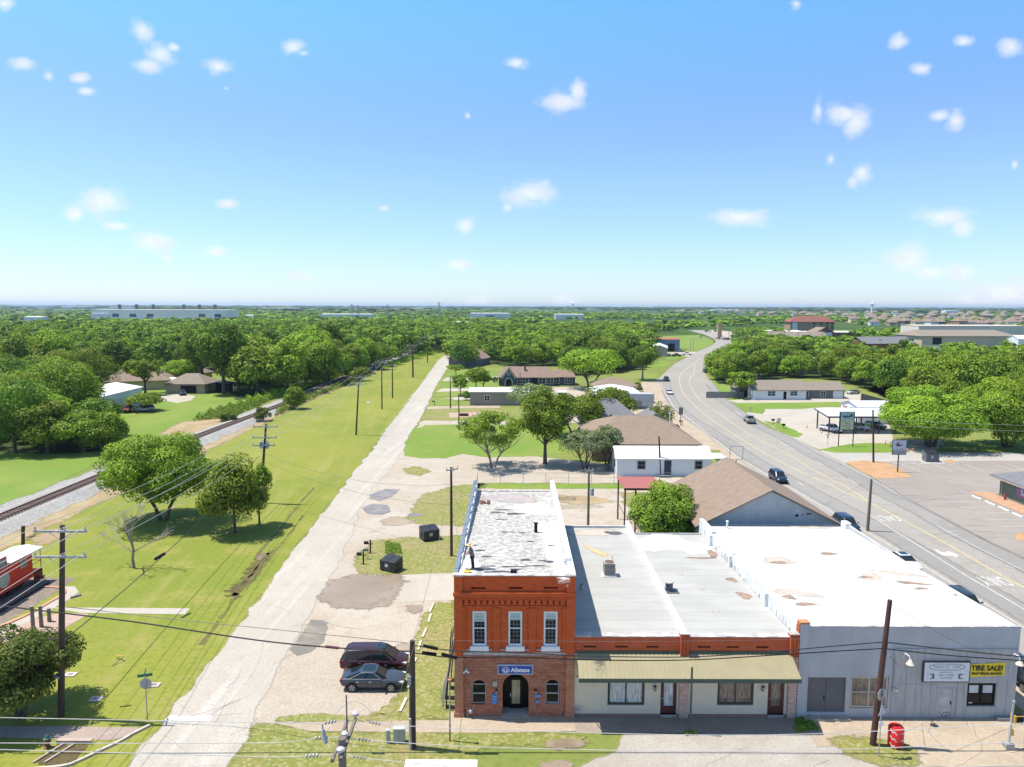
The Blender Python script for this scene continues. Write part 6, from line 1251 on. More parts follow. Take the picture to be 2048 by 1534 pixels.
# shop at the right edge
def store():
    g=G(1998,992); o=thing('green_store','dark green store with a grey shingle roof at the right edge of the parking lot','building',tuple(g)); X0,Y0=g.x,g.y
    dv=(G(2048,1012)-g).normalized(); nv=Vector((-dv.y,dv.x,0)); L,D_=26,18
    if nv.x<0: nv=-nv
    A=g; B=g+dv*L; C_=B+nv*D_; E_=A+nv*D_
    MB().prism([A,B,C_,E_],(0,0,3.0)).build('wall',M('sage_green_wall',(.14,.19,.14),.8,(.12,.165,.12),1),o)
    q=lambda p,z: Vector((p.x,p.y,z)); ov=1.0; A2,B2,C2,E2=[q(p,2.95) for p in(A-dv*ov-nv*ov,B+dv*ov-nv*ov,C_+dv*ov+nv*ov,E_-dv*ov+nv*ov)]; m0=(A2+E2)/2+dv*7; m1=(B2+C2)/2-dv*7; m0.z=m1.z=5.8
    r=MB(); [r.prism(f,(0,0,.15)) for f in((A2,B2,m1,m0),(B2,C2,m1),(C2,E2,m0,m1),(E2,A2,m0))]; r.build('roof',greyS,o)
    t=MB(); t.prism([A2-nv*.02,B2-nv*.02,q(B2,2.75)-nv*.02,q(A2,2.75)-nv*.02],nv*.08); t.build('fascia',M('tan_fascia',(.45,.38,.28),.7),o)
    MB().prism([A+dv*.55-nv*.1,A+dv*.67-nv*.1,A+dv*.67-nv*.02,A+dv*.55-nv*.02],(0,0,2.7)).build('downpipe',M('tan_fascia',(.45,.38,.28),.7),o)
    MB().prism([q(A-nv*3-dv*2,.0),q(B-nv*3,.0),q(B-nv*.03,.0),q(A-nv*.03-dv*2,.0)],(0,0,.10)).build('walkway',M('terracotta_walkway',(.45,.27,.17),.9),o)
    b=thing('window_poster','purple and white poster with big letters on the green store wall','poster',tuple(A+dv*4.2))
    p0=A+dv*3.6-nv*.08; MB().prism([q(p0,1.0),q(p0+dv*6.5,1.0),q(p0+dv*6.5,2.55),q(p0,2.55)],nv*.04).build('poster',M('purple_poster',(.30,.16,.32),.6),b)
    ang=math.atan2(dv.y,dv.x); text_mesh('lettering','SALE',1.15,M('poster_white',(.75,.7,.75),.6),b,tuple(q(p0+dv*2.2-nv*.02,1.75)),rot=(R(90),0,ang),bold=.04)
    h=thing('fire_hydrant','dark red hydrant standing against the green store wall','hydrant',tuple(A+dv*2.3-nv*.7)); hp=A+dv*2.3-nv*.7
    MB().tube([q(hp,.1),q(hp,.9),q(hp,1.1)],[.16,.14,.03],10).build('barrel',M('dark_red_hydrant',(.28,.03,.02),.5),h,smooth=True); MB().tube([q(hp+dv*.25,.65),q(hp-dv*.25,.65)],.07,8).build('outlet',M('dark_red_hydrant',(.28,.03,.02),.5),h)
store()
# left side: barn, garage house and roofs
def barn():
    A=G(217,829); B=G(285,809); 
    o=thing('white_barn','long white metal barn with a white roof among the trees at left','barn',tuple(A)); q=lambda p,z: Vector((p.x,p.y,z))
    d=(B-A).normalized(); A0=A-d*10; nv=Vector((-d.y,d.x,0)); nv=nv if nv.x<0 else -nv; D_=14
    w_=MB(); w_.prism([A0,B,B+nv*D_,A0+nv*D_],(0,0,5.0)); w_.build('wall',M('white_metal_siding',(.60,.64,.68),.5,(.50,.56,.62),.6,stretch=(1,1,.5)),o)
    r=MB(); m0,m1=A0+nv*D_/2-d*.3,B+nv*D_/2+d*.3; r.prism([q(A0-nv*.4-d*.3,4.9),q(B-nv*.4+d*.3,4.9),q(m1,6.2),q(m0,6.2)],(0,0,.12)); r.prism([q(A0+nv*(D_+.4)-d*.3,4.9),q(B+nv*(D_+.4)+d*.3,4.9),q(m1,6.2),q(m0,6.2)],(0,0,.12)); r.build('roof',metalW,o)
    dd=MB(); p=A+d*1.2-nv*.06
    dd.prism([q(p-d*6,0),q(p-d*2,0),q(p-d*2,4.2),q(p-d*6,4.2)],nv*.05); dd.build('sliding_door',M('pale_blue_door',(.42,.50,.58),.5),o); s_=MB(); s_.prism([q(p-d*1.4,0),q(p-d*1.25,0),q(p-d*1.25,4.7),q(p-d*1.4,4.7)],nv*.05); s_.build('seam_post',dgrey,o)
barn()
hs('garage_house','tan house with a brown hipped roof and open garage beyond the railway lawn','house',(-103.4,228.5),12.4,11.,0,3.2,5.8,tanS,M('tan_brick_house',(.50,.38,.27),.85),hip=.8,ov=.6,feat=[('S','garage',-1.4,3.6,.1,2.5),('W','window',-1,.6,1,2.3)])
def cpx(o,hw,hd):
    for x,y in((-hw,-hd),(hw,-hd),(0,-hd)): MB().box(x-.08,x+.08,y,y+.16,0,2.9).build('post',whiteT,o)
o=thing('side_carport','dark blue metal carport attached at the right of the tan garage house','carport',(0,0,0))
MB().prism([(-3.4,-3,2.9),(0,-3,3.6),(0,3,3.6),(-3.4,3,2.9)],(0,0,.1)).prism([(3.4,-3,2.9),(0,-3,3.6),(0,3,3.6),(3.4,3,2.9)],(0,0,.1)).build('roof',M('dark_blue_metal',(.05,.075,.12),.5),o)
for x,y in((-3.2,-2.8),(3.2,-2.8),(-3.2,2.8),(3.2,2.8)): MB().box(x-.08,x+.08,y-.08,y+.08,0,2.95).build('post',dgrey,o)
MB().box(-2.8,2.8,2.4,2.5,0,2.9).build('back_wall',darkM2,o); o.location=(-93.4,226.5,0)
hs('garden_shed','small shed with a white roof left of the tan garage house','shed',(-113.,238.5),6.,5.,0,2.4,3.4,metalW,M('tan_brick_house',(.50,.38,.27),.85),ov=.3)
hs('brown_roof_house','wide brown roofed house partly hidden behind the white barn','house',(-126,238),20.,15.,.35,3.2,6.6,brownS,cream2,hip=.8,ov=.6)
hs('brown_roof_house','second brown roofed house deep in the trees behind the white barn','house',(-122,262),16.,12.,-.2,3.1,6.0,tanS,cream2,hip=.8,ov=.6)
hs('hidden_house','pink brown roofed house between the trees beyond the residential street','house',(-20,335),14.,17.,-.35,3.4,7.5,pinkS,dgrey,along='y',ov=.5)
hs('white_roof_shed','white roofed shed among the trees beyond the ranch house','shed',tuple(V(1604,722,300).to_2d()),13.,9.,.05,5.5,6.4,metalW,creamM,ov=.3)
# distant buildings
def at(px,D): return (VX(px,D),D)
hs('brick_hotel','three storey tan brick block with a dark red hipped roof in the distance','building',at(1617,720),44.,16.,0,13.2,18.2,redS,tanbr,hip=.9,ov=1.2,feat=[('S','window',a,a+1.6,b,b+2.6) for a in(1,8,14,19) for b in(1.5,5.6,9.8)]+[('S','panel',-20,-15,4,12,wsid,'balcony')],trim=M('dark_brown_trim',(.06,.05,.05),.6))
hs('brick_store','long red brown brick store with a white flat roof in front of the brick block','building',at(1638,610),58.,18.,0,6.2,6.9,M('flat_white_roof',(.72,.72,.72),.8),redbr,ov=.3,hip=.2)
hs('brick_restaurant','brown roofed brick restaurant with red canopy by the highway','building',at(1590,560),46.,14.,0,4.6,8.2,tanS,redbr,ov=.8,hip=.3,feat=[('S','panel',6,14,.2,3.2,M('crimson_canopy',(.42,.03,.06),.6),'canopy'),('S','panel',-9,-3,1,4,glass,'window_band')])
hs('brick_restaurant','steep brown roofed wing with white gable beside the brick restaurant','building',at(1640,585),24.,16.,.0,5.0,11.,brownS,redbr,ov=.8,along='y',feat=[('S','panel',-6,6,4.2,7,wsid,'white_gable')])
hs('retail_shop','dark brown flat roofed shop at the left of the distant brick buildings','building',at(1562,640),30.,14.,0,6,6.6,M('flat_white_roof',(.72,.72,.72),.8),redbr,ov=.2,hip=.2,feat=[('S','panel',9,14,3,5.5,M('yellow_sign_panel',(.75,.48,.03),.6),'sign_panel')])
hs('church_hall','wide low hall with grey brown roofs and white flat edge beyond the oaks','building',at(1905,470),62.,30.,.05,9.5,12.8,tanS,M('pale_tan_wall',(.55,.47,.38),.8),hip=.3,ov=1,feat=[('S','garage',-24,-18,4,8.5),('S','panel',-30,-4,.2,3.4,wsid,'lower_wall')])
hs('school_block','long pale flat roofed school block behind the wide low hall','building',at(1920,520),78.,22.,.05,14.4,14.9,M('flat_tan_roof',(.58,.48,.42),.8),M('cream_school_wall',(.70,.64,.56),.8),hip=.2,ov=.2)
hs('dark_roof_church','grey roofed brick building between the trees left of the wide hall','building',at(1760,440),34.,16.,.2,5.8,9.4,greyS,redbr,ov=.6)
hs('white_shop','small white building at the far right beyond the oaks','building',at(2046,430),14.,10.,0,9,11.,M('flat_white_roof',(.72,.72,.72),.8),wsid,ov=.3)
def dcx(o,hw,hd):
    for i,x in enumerate((-72,-46,-20,27,51,75)): MB().box(x-1.6,x+1.6,-2,2,20.6,28).build('exhaust_stack',M('dark_grey_metal',(.10,.11,.13),.5),o)
    MB().box(-hw,-hw+26,-hd-2,-hd,0,13.5).build('annex',M('cream_white_wall',(.86,.82,.79),.8),o)
hs('data_centre','huge pale windowed industrial block with six dark stacks on the left horizon','building',at(334,1100),203.,50.,0,20,20.4,M('flat_grey_roof',(.55,.53,.52),.8),M('cream_white_wall',(.86,.82,.79),.8),ov=.2,hip=.2,feat=[('S','panel',a,a+10,9,14,M('blue_window_band',(.06,.10,.16),.4),'window_band') for a in(-70,-44,-18,60,84)],extra=dcx)
for i,(px,D,w_,d,h,l) in enumerate(((695,1500,105,40,9,'long white warehouse roof in the forest left of the residential street'),(980,1750,98,40,9,'white warehouse beyond the trees above the dark blue house'),(922,900,22,14,7,'small white roofed building deep in the trees'),(500,1300,14,10,9,'tiny white shed right of the data centre'),(72,1000,24,14,10,'white domed roof shed left of the data centre'),(1138,1500,60,30,10,'pinkish cluster building above the middle trees'),(1900,2600,50,30,14,'distant white block above the suburb'),
    (60,5200,260,60,16,'far white industrial roofs on the left horizon'),(160,4300,160,60,14,'second far white roof on the left horizon'),(245,4000,130,50,12,'third far white roof near the data centre'),(560,3600,190,50,12,'far pale warehouse left of the centre horizon'),(1450,3200,120,40,12,'far pale shed above the highway end'),(1145,5600,50,40,60,'tiny group of plant towers on the middle horizon'))):
    hs('warehouse' if h<50 else 'power_plant',l,'warehouse' if h<50 else 'power plant',at(px,D),(12 if h>50 else w_),d,0,h*(.8 if h>50 else 1),h+.8,M('flat_white_roof',(.72,.72,.72),.8),wsid,hip=.2,ov=.3,feat=[('S','garage',-w_*.1,w_*.1,.1,h*.5,dgrey)] if D<2000 else ())
# suburb houses
pr_=[]
for i,(rf,wl_) in enumerate(((brownS,creamM),(pinkS,wsid),(tanS,redbr),(brownS,tanbr))):
    o=hs('suburb_house','x','house',(0,0),13.,12.,0,5.4,9.2,rf,wl_,hip=.9,ov=.6,feat=[('S','window',-4,-2.4,1,2.8),('S','window',1.5,3.2,3.2,4.8),('S','garage',2,5.6,.1,2.4,wsid)]); pr_.append(o)
kd={}
for c in bpy.data.objects:
    if c.parent: kd.setdefault(c.parent.name,[]).append(c)
rg=random.Random(21); used=[0]*4; tones=('brown roofed cream','pinkish roofed white','tan roofed brick','brown roofed tan brick')
spots=[]
for (Y0,xa,xb,n_) in((1060,1745,2060,13),(1110,1760,2060,11),(1250,1700,2060,14),(1450,1640,2060,15),(1750,1580,2060,16),(2150,1500,2060,18),(2700,1350,2060,20)):
    for i in range(n_): spots.append((VX(xa+(xb-xa)*(i+rg.uniform(.2,.8))/n_,Y0),Y0+rg.uniform(-18,18),Y0))
rown={1060:'in the nearest row of the suburb',1110:'in the second row of the suburb',1250:'in the third row of the suburb',1450:'in the middle rows of the suburb',1750:'in the farther rows of the suburb',2150:'in the far hazy suburb',2700:'near the horizon suburb edge'}
for x,y,Y0 in spots:
    k=rg.randrange(4); o=pr_[k] if not used[k] else copy_tree(pr_[k],kd); used[k]=1
    o.location=(x,y,0); o.rotation_euler=(0,0,rg.uniform(-.5,.5)); s_=rg.uniform(.85,1.25)*(1 if Y0<1700 else 1.25); o.scale=(s_,s_,s_*rg.uniform(.9,1.15))
    o['label']=f'{tones[k]} house {rown[Y0]}'; o['group']=f'{tones[k]} houses {rown[Y0]}'
def wt():
    x=VX(1743,2500); o=thing('water_tower','white mushroom shaped water tower standing on the right horizon','water tower',(x,2500,0)); m_=M('white_tower_paint',(.74,.74,.74),.5)
    MB().tube([(x,2500,0),(x,2500,26),(x,2500,33)],[4.2,3.4,4.5],16).build('shaft',m_,o,smooth=True); MB().tube([(x,2500,32),(x,2500,35),(x,2500,39),(x,2500,41.5)],[4.5,6.6,6.4,2.0],20).build('tank',m_,o,smooth=True)
wt()
for px,D,h,l in((704,1400,30,'grey lattice pylon above the left forest'),(716,1420,28,'second grey lattice pylon above the left forest'),(878,1300,34,'grey lattice pylon above the middle forest'),(775,1700,30,'faint lattice pylon right of the white warehouse')):
    x=VX(px,D); o=thing('pylon',l,'pylon',(x,D,0),group='lattice pylons in the far forest'); m_=MB()
    for s_ in(-1,1):
        for t_ in(-1,1): m_.tube([(x+s_*3,D+t_*3,0),(x+s_*.6,D+t_*.6,h)],.3,4)
    for k in range(6):
        z=k*h/6; w1=3-2.4*k/6; w2=3-2.4*(k+1)/6; m_.tube([(x-w1,D,z),(x+w2,D,z+h/6)],.2,4); m_.tube([(x+w1,D,z),(x-w2,D,z+h/6)],.2,4)
    m_.build('lattice',M('galvanised_steel',(.35,.36,.38),.5),o); a_=MB(); [a_.tube([(x-5,D,h*f),(x+5,D,h*f)],.25,4) for f in(.7,.82,.94)]; a_.build('crossarm',M('galvanised_steel',(.35,.36,.38),.5),o)
# brick tower like pillar near the far road and roadside signs
x=VX(1438,640); o=thing('brick_pillar','tall orange brown brick chimney like pillar beside the far highway','tower',(x,640,0)); MB().box(x-1.7,x+1.7,638,641,0,12).build('shaft',M('orange_brick_pillar',(.55,.33,.2),.9),o); MB().box(x-1.9,x+1.9,637.8,641.2,12,12.8).build('cap',tanbr,o)
# ---------------------------------------------------------------- vehicles
def paint(name,c,r=.28):
    if name in MC: return MC[name]
    m_,n,b,o=newmat(name); n.put(b.inputs['Base Color'],n.mix(n.mr(n.noise(pos(n),1.5,3,.6),.35,.7),c,tuple(x*.9+.01 for x in c))); b.inputs['Roughness'].default_value=r; b.inputs['Coat Weight'].default_value=.35; b.inputs['Coat Roughness'].default_value=.05; b.inputs['Metallic'].default_value=.15; MC[name]=m_; return m_
tyreM=M('tyre_rubber',(.018,.018,.02),.85); rimM=M('alloy_rim',(.42,.42,.42),.35,metal=.5); carG=glassmat('car_glass',(.012,.018,.022),.05); carG.node_tree.nodes['Principled BSDF'].inputs['Specular IOR Level'].default_value=.6; lampR=M('red_tail_lamp',(.40,.02,.02),.3); lampW=M('clear_headlamp',(.62,.64,.66),.15); chrome=M('chrome_trim',(.65,.66,.68),.2,metal=.8)
ST={
 'sedan':dict(L=4.7,W=1.86,lo=[(-2.35,.78,.70,.48),(-2.26,.98,.84,.32),(-1.75,1.03,.91,.24),(-.8,.98,.93,.22),(.6,.96,.93,.22),(1.3,.93,.92,.24),(1.9,.84,.88,.26),(2.22,.72,.78,.34),(2.35,.58,.62,.42)],cab=(1.05,.25,-.85,-1.95),bz=.97,H=1.40,ct=.64,wx=1.42),
 'coupe':dict(L=4.9,W=1.9,lo=[(-2.45,.80,.72,.48),(-2.36,1.02,.86,.32),(-1.75,1.04,.95,.24),(-.8,.98,.94,.22),(.6,.96,.94,.22),(1.3,.94,.94,.24),(2.0,.86,.90,.26),(2.35,.72,.80,.34),(2.45,.58,.64,.42)],cab=(.85,.0,-.9,-1.85),bz=.98,H=1.36,ct=.60,wx=1.48),
 'suv':dict(L=4.8,W=1.92,lo=[(-2.4,.92,.80,.50),(-2.34,1.10,.90,.36),(-1.7,1.13,.96,.28),(-.6,1.10,.96,.26),(.6,1.07,.96,.26),(1.3,1.05,.95,.28),(1.95,.97,.92,.30),(2.3,.84,.82,.36),(2.4,.64,.68,.45)],cab=(1.2,.45,-1.95,-2.33),bz=1.08,H=1.70,ct=.70,wx=1.44),
 'van':dict(L=5.15,W=2.0,lo=[(-2.57,.95,.84,.46),(-2.52,1.12,.95,.32),(-1.8,1.15,1.0,.24),(-.6,1.12,1.0,.22),(.7,1.09,1.0,.22),(1.4,1.05,.99,.24),(2.1,.95,.94,.28),(2.45,.82,.84,.34),(2.57,.62,.68,.42)],cab=(1.75,.75,-2.1,-2.50),bz=1.08,H=1.74,ct=.76,wx=1.52),
 'pickup':dict(L=5.7,W=2.0,lo=[(-2.85,1.16,.96,.52),(-2.80,1.20,.98,.45),(-1.2,1.20,.99,.42),(-.8,1.20,.99,.40),(.6,1.19,.99,.40),(1.3,1.20,.99,.42),(2.2,1.14,.97,.44),(2.7,1.02,.90,.46),(2.85,.72,.80,.5)],cab=(1.2,.55,-.75,-1.05),bz=1.18,H=1.84,ct=.74,wx=1.78),
}
CARS={}
def make_car(style,pm,name):
    S=ST[style]; o=thing(name,None,None); b=MB()
    rings=[]
    for (x,zt,hw,zb) in S['lo']:
        h=[(0,zb),(hw*.86,zb),(hw*.985,zb+.16),(hw,zb+.34),(hw*.99,zt-.18),(hw*.94,zt-.05),(hw*.72,zt+.005),(0,zt+.03)]
        r=[(x,y,z) for y,z in h]+[(x,-y,z) for y,z in h[-2:0:-1]]; base=len(b.v); b.v+=r; rings.append((base,len(r)))
    for (a,k),(c,_) in zip(rings,rings[1:]):
        for i in range(k): j=(i+1)%k; b.f.append((a+i,a+j,c+j,c+i)); b.mi.append(0)
    for (a,k) in(rings[0],rings[-1]): b.f.append(tuple(range(a,a+k))); b.mi.append(0)
    body=b.build('body',pm,o,smooth=True)
    sm=body.modifiers.new('sub','SUBSURF'); sm.levels=1; sm.render_levels=1
    xf0,xf1,xr1,xr0=S['cab']; bz,Hh,ct=S['bz'],S['H'],S['ct']; wb=S['W']/2*.90
    g=MB(); P=lambda x,y,z:(x,y,z)
    bot=[(xf0,wb*.80,bz-.06),(xf0-.35,wb,bz-.05),(xr0+.3,wb,bz-.05),(xr0,wb*.82,bz-.02)]; top=[(xf1+.06,ct*.82,Hh-.06),(xf1-.15,ct,Hh-.05),(xr1+.1,ct,Hh-.05),(xr1-.02,ct*.85,Hh-.07)]
    B=[Vector(p) for p in bot]+[Vector((p[0],-p[1],p[2])) for p in bot[::-1]]; T=[Vector(p) for p in top]+[Vector((p[0],-p[1],p[2])) for p in top[::-1]]
    for i in range(8): j=(i+1)%8; g.face([B[i],B[j],T[j],T[i]])
    g.face(T); g.build('windows',carG,o)
    r=MB(); up1=Vector((0,0,.045)); mid=[Vector((p.x*.86+(xf1+xr1)/2*.14,p.y*.72,Hh+.005)) for p in T]
    for i in range(8): j=(i+1)%8; r.face([T[i]+up1*.2,T[j]+up1*.2,mid[j],mid[i]]); r.face([T[i]-up1,T[j]-up1,T[j]+up1*.2,T[i]+up1*.2])
    r.face(mid); ro=r.build('roof',pm,o,smooth=True)
    pl=MB()
    for s_ in(0,1):
        for i in ((0,),(3,)) if not s_ else ((7,),(4,)):
            i=i[0]; pl.tube([B[i],T[i]],[.05,.04],5)
        ii=(1,2) if not s_ else (6,5)
        for f in ((.52,) if style in('sedan','coupe','pickup') else (.38,.70)):
            a=B[ii[0]].lerp(B[ii[1]],f); c=T[ii[0]].lerp(T[ii[1]],f); pl.tube([a,c],[.04,.035],5)
    pl.build('pillars',pm if style!='sedan' else blackM,o)
    wr=.36 if style in('pickup',) else .34
    for sx in(-1,1):
        for sy in(-1,1):
            x=sx*S['wx']; y=sy*(S['W']/2-.12); w_=MB().tube([(x,y-.12,wr),(x,y+.12,wr)],wr,20).build('wheel',tyreM,o)
            ri=MB(); yy=y+sy*.125; ri.tube([(x,yy-.004,wr),(x,yy+.004,wr)],wr*.24,10)
            for k in range(5):
                a=2*PI*k/5+.3; ri.obox((x+math.cos(a)*wr*.38,yy,wr+math.sin(a)*wr*.38),(math.cos(a)*wr*.26,0,math.sin(a)*wr*.26),(0,.006,0),(-math.sin(a)*.032,0,math.cos(a)*.032))
            n_=20
            for k in range(n_):
                t0,t1=2*PI*k/n_,2*PI*(k+1)/n_; q=[(x+r_*math.cos(t),yy-.005,wr+r_*math.sin(t)) for t,r_ in((t0,wr*.56),(t1,wr*.56),(t1,wr*.68),(t0,wr*.68))]; ri.prism(q,(0,.012,0))
            ri.build('rim',rimM,w_)
            hw=S['W']/2; ar=MB(); ar.prism([(x+(wr+.07)*math.cos(t),sy*(hw+.003),wr+(wr+.07)*math.sin(t)) for t in [PI*k/12-.25 for k in range(0,15)]],(0,-sy*.02,0)); ar.build('wheel_arch',blackM,o)
    L2=S['L']/2; f0=S['lo'][-2]; r0=S['lo'][1]
    for sy in(-1,1):
        MB().obox((L2-.22,sy*f0[2]*.86,f0[1]-.05),(.16,0,-.03),(-.03,sy*.10,0),(.0,0,.055)).build('headlight',lampW,o)
        MB().obox((-L2+.10,sy*r0[2]*.88,r0[1]-.14),(.05,0,0),(-.01,sy*.12,0),(0,0,.08)).build('tail_light',lampR,o)
        MB().obox((xf0-.35,sy*(S['W']/2+.07),bz+.03),(.06,0,0),(0,.10,0),(0,0,.06)).build('mirror',pm,o)
    bd=MB(); bd.box(L2-.10,L2-.03,-.45,.45,.42,.60) if style!='pickup' else bd.box(L2-.06,L2+.03,-.6,.6,.62,.98); bd.build('grille',blackM,o)
    MB().box(-L2-.005,-L2+.03,-.26,.26,.62,.74).build('number_plate',M('plate_white',(.6,.6,.6),.5),o)
    sl=MB()
    for sy in(-1,1):
        y=sy*(S['W']/2+.004)
        for x in ((.75,-.25,-1.15) if style!='coupe' else (.75,-.5)): sl.box(x-.008,x+.008,min(y,y-sy*.02),max(y,y-sy*.02),.40,bz-.10)
    sl.build('door_seams',blackM,o)
    hn=MB(); [hn.box(x-.09,x+.09,min(sy*(S['W']/2+.03),sy*(S['W']/2)),max(sy*(S['W']/2+.03),sy*(S['W']/2)),bz-.20,bz-.16) for sy in(-1,1) for x in(.0-.1,-1.0)]; hn.build('door_handles',chrome,o)
    if style=='pickup':
        MB().box(-2.72,-1.12,-.80,.80,1.0,1.232).build('truck_bed',M('dark_bed_liner',(.035,.035,.035),.9),o)
    if style=='van': MB().box(.2,.85,-.38,.38,Hh-.0,Hh+.016).build('sunroof',carG,o); rr_=MB(); [rr_.box(-1.9,.5,s_*.66-.02,s_*.66+.02,Hh+.0,Hh+.05) for s_ in(-1,1)]; rr_.build('roof_rails',chrome,o)
    if style=='sedan': MB().box(-.75,.15,-.42,.42,Hh+.002,Hh+.012).build('sunroof',carG,o); tr=MB(); [tr.tube([(xf0-.35,s_*(wb+.012),bz+.0),(xr0+.3,s_*(wb+.012),bz+.0)],.014,5) for s_ in(-1,1)]; [tr.tube([(xf0-.35,s_*(wb+.012),bz),(xf1-.15,s_*(ct+.02),Hh-.05),((xf1+xr1)/2,s_*(ct+.03),Hh-.02),(xr1+.1,s_*(ct+.02),Hh-.05),(xr0+.3,s_*(wb+.012),bz)],.013,5) for s_ in(-1,1)]; tr.build('chrome_trim',chrome,o)
    return o
def car(style,pname,col,label,loc,hd,cat='car',name=None,sc_=1.,z=0.02):
    nm=name or {'sedan':'parked_car','coupe':'coupe_car','suv':'suv_car','van':'minivan','pickup':'pickup_truck'}[style]
    pm=paint(pname,col); key=(style,pname)
    if key in CARS:
        src=CARS[key]; kd_={}
        for c in bpy.data.objects:
            if c.parent: kd_.setdefault(c.parent.name,[]).append(c)
        o=copy_tree(src,kd_)
    else: o=CARS[key]=make_car(style,pm,nm)
    o['label']=label; o['category']=cat; o.location=(loc[0],loc[1],z); o.rotation_euler=(0,0,hd); o.scale=(sc_,)*3; return o
def along(a,b): return math.atan2(G(*b).y-G(*a).y,G(*b).x-G(*a).x)
car('van','maroon_paint',(.040,.005,.009),'dark maroon minivan parked on the gravel behind the grey fastback',(-10.55,52.35),0.02,'minivan')
car('sedan','graphite_paint',(.040,.050,.066),'dark blue grey fastback car parked nearest the camera on the gravel',(-10.15,49.75),0.0,'car')
p=G(1556,962); car('suv','navy_paint',(.010,.018,.045),'dark navy hatchback driving on the highway beyond the grey gabled hall',(p.x,p.y),R(-92),'car')
car('suv','navy_paint',(.010,.018,.045),'dark navy car on the highway partly hidden by the chimney of the white roof',(42.3,87.2),R(-91),'car')
car('sedan','white_paint',(.62,.63,.64),'white car parked by the kerb behind the white roof edge',(42.5,74.3),R(-90),'car')
car('suv','black_paint_car',(.02,.022,.028),'black car mostly hidden behind the right edge of the white roof',(42.0,63.2),R(-90),'car')
car('suv','black_paint_car',(.02,.022,.028),'black car at the right frame edge behind the grey shop corner',(38.3,50.6),R(-90),'car')
p=G(1499,845); car('pickup','silver_green_paint',(.30,.33,.31),'silver green pickup driving away along the right lane of the highway',(p.x,p.y),along((1499,845),(1470,822)),'pickup')
p=G(1339,788); car('sedan','white_paint',(.62,.63,.64),'white car driving towards the camera on the highway bend',(p.x,p.y),R(-93),'car')
p=G(1333,762); car('suv','teal_black_paint',(.02,.045,.055),'dark teal suv ahead of the white car on the highway bend',(p.x,p.y),R(-96),'car')
p=G(1411,745); car('suv','grey_paint',(.10,.10,.10),'dark grey suv emerging beside the trees on the right of the highway',(p.x,p.y),R(85),'car')
p=G(1665,866); car('pickup','white_paint',(.62,.63,.64),'white pickup parked under the left end of the metal canopy',(p.x+.4,p.y+1.5),R(-52),'pickup')
p=G(1724,862); car('suv','white_paint',(.62,.63,.64),'white vehicle under the canopy behind the tall sign board',(p.x,p.y+1.5),R(-60),'car')
p=G(1760,860); car('suv','green_paint',(.03,.10,.03),'dark green vehicle in the shade under the right end of the canopy',(p.x,p.y+2),R(-60),'car')
p=G(1294,806); car('coupe','white_paint',(.62,.63,.64),'white coupe parked beside the grey canopy facing the highway',(p.x,p.y),R(-2),'car')
p=G(1289,796); car('coupe','teal_paint',(.02,.22,.33),'teal blue coupe parked behind the white coupe',(p.x,p.y),R(-2),'car')
p=G(1353,713); car('pickup','black_paint_car',(.02,.022,.028),'black pickup parked by the tan workshop',(p.x,p.y),R(10),'pickup')
p=G(1374,710); car('pickup','white_paint',(.62,.63,.64),'white pickup parked nearest the highway by the blue workshop',(p.x,p.y),R(-30),'pickup')
p=G(1358,703); car('pickup','white_paint',(.62,.63,.64),'second white truck parked against the blue workshop',(p.x,p.y),R(-80),'pickup')
p=G(257,824); car('pickup','red_paint',(.28,.02,.025),'old red pickup parked nose out beside the white barn',(p.x,p.y),R(-80),'pickup')
p=G(290,823); car('suv','silver_paint',(.42,.43,.44),'silver car parked under the leafy tree right of the red pickup',(p.x,p.y),R(-150),'car')
p=G(365,790); car('suv','navy_paint',(.010,.018,.045),'dark car standing in front of the open garage of the tan house',(p.x,p.y),R(-60),'car')
p=G(1706,788); car('sedan','silver_paint',(.42,.43,.44),'silver car parked on the dirt drive right of the ranch house',(p.x,p.y),R(-160),'car')
for (px,py,st,pn,cl,hd,lb) in ((1436,678,'sedan','red_paint',(.28,.02,.025),170,'small red car far along the highway'),(1446,679,'sedan','white_paint',(.62,.63,.64),175,'small white car just right of the far red car'),(1452,680,'suv','red_paint',(.28,.02,.025),175,'last reddish car in the far highway queue'),
   (1412,664,'suv','blue_paint',(.03,.08,.2),90,'blue vehicle at the far business lot beyond the highway'),(1420,664,'sedan','white_paint',(.62,.63,.64),90,'white vehicle right of the blue one in the far lot'),(1430,664,'suv','grey_paint',(.10,.10,.10),90,'grey vehicle next to the brick pillar in the far lot'),(1497,690,'suv','white_paint',(.62,.63,.64),10,'white van beyond the trees on the right of the highway'),(1509,691,'sedan','silver_paint',(.42,.43,.44),10,'silver car right of the far white van')):
    p=G(px,py); car(st,pn,cl,lb,(p.x,p.y),R(hd),sc_=1.1)
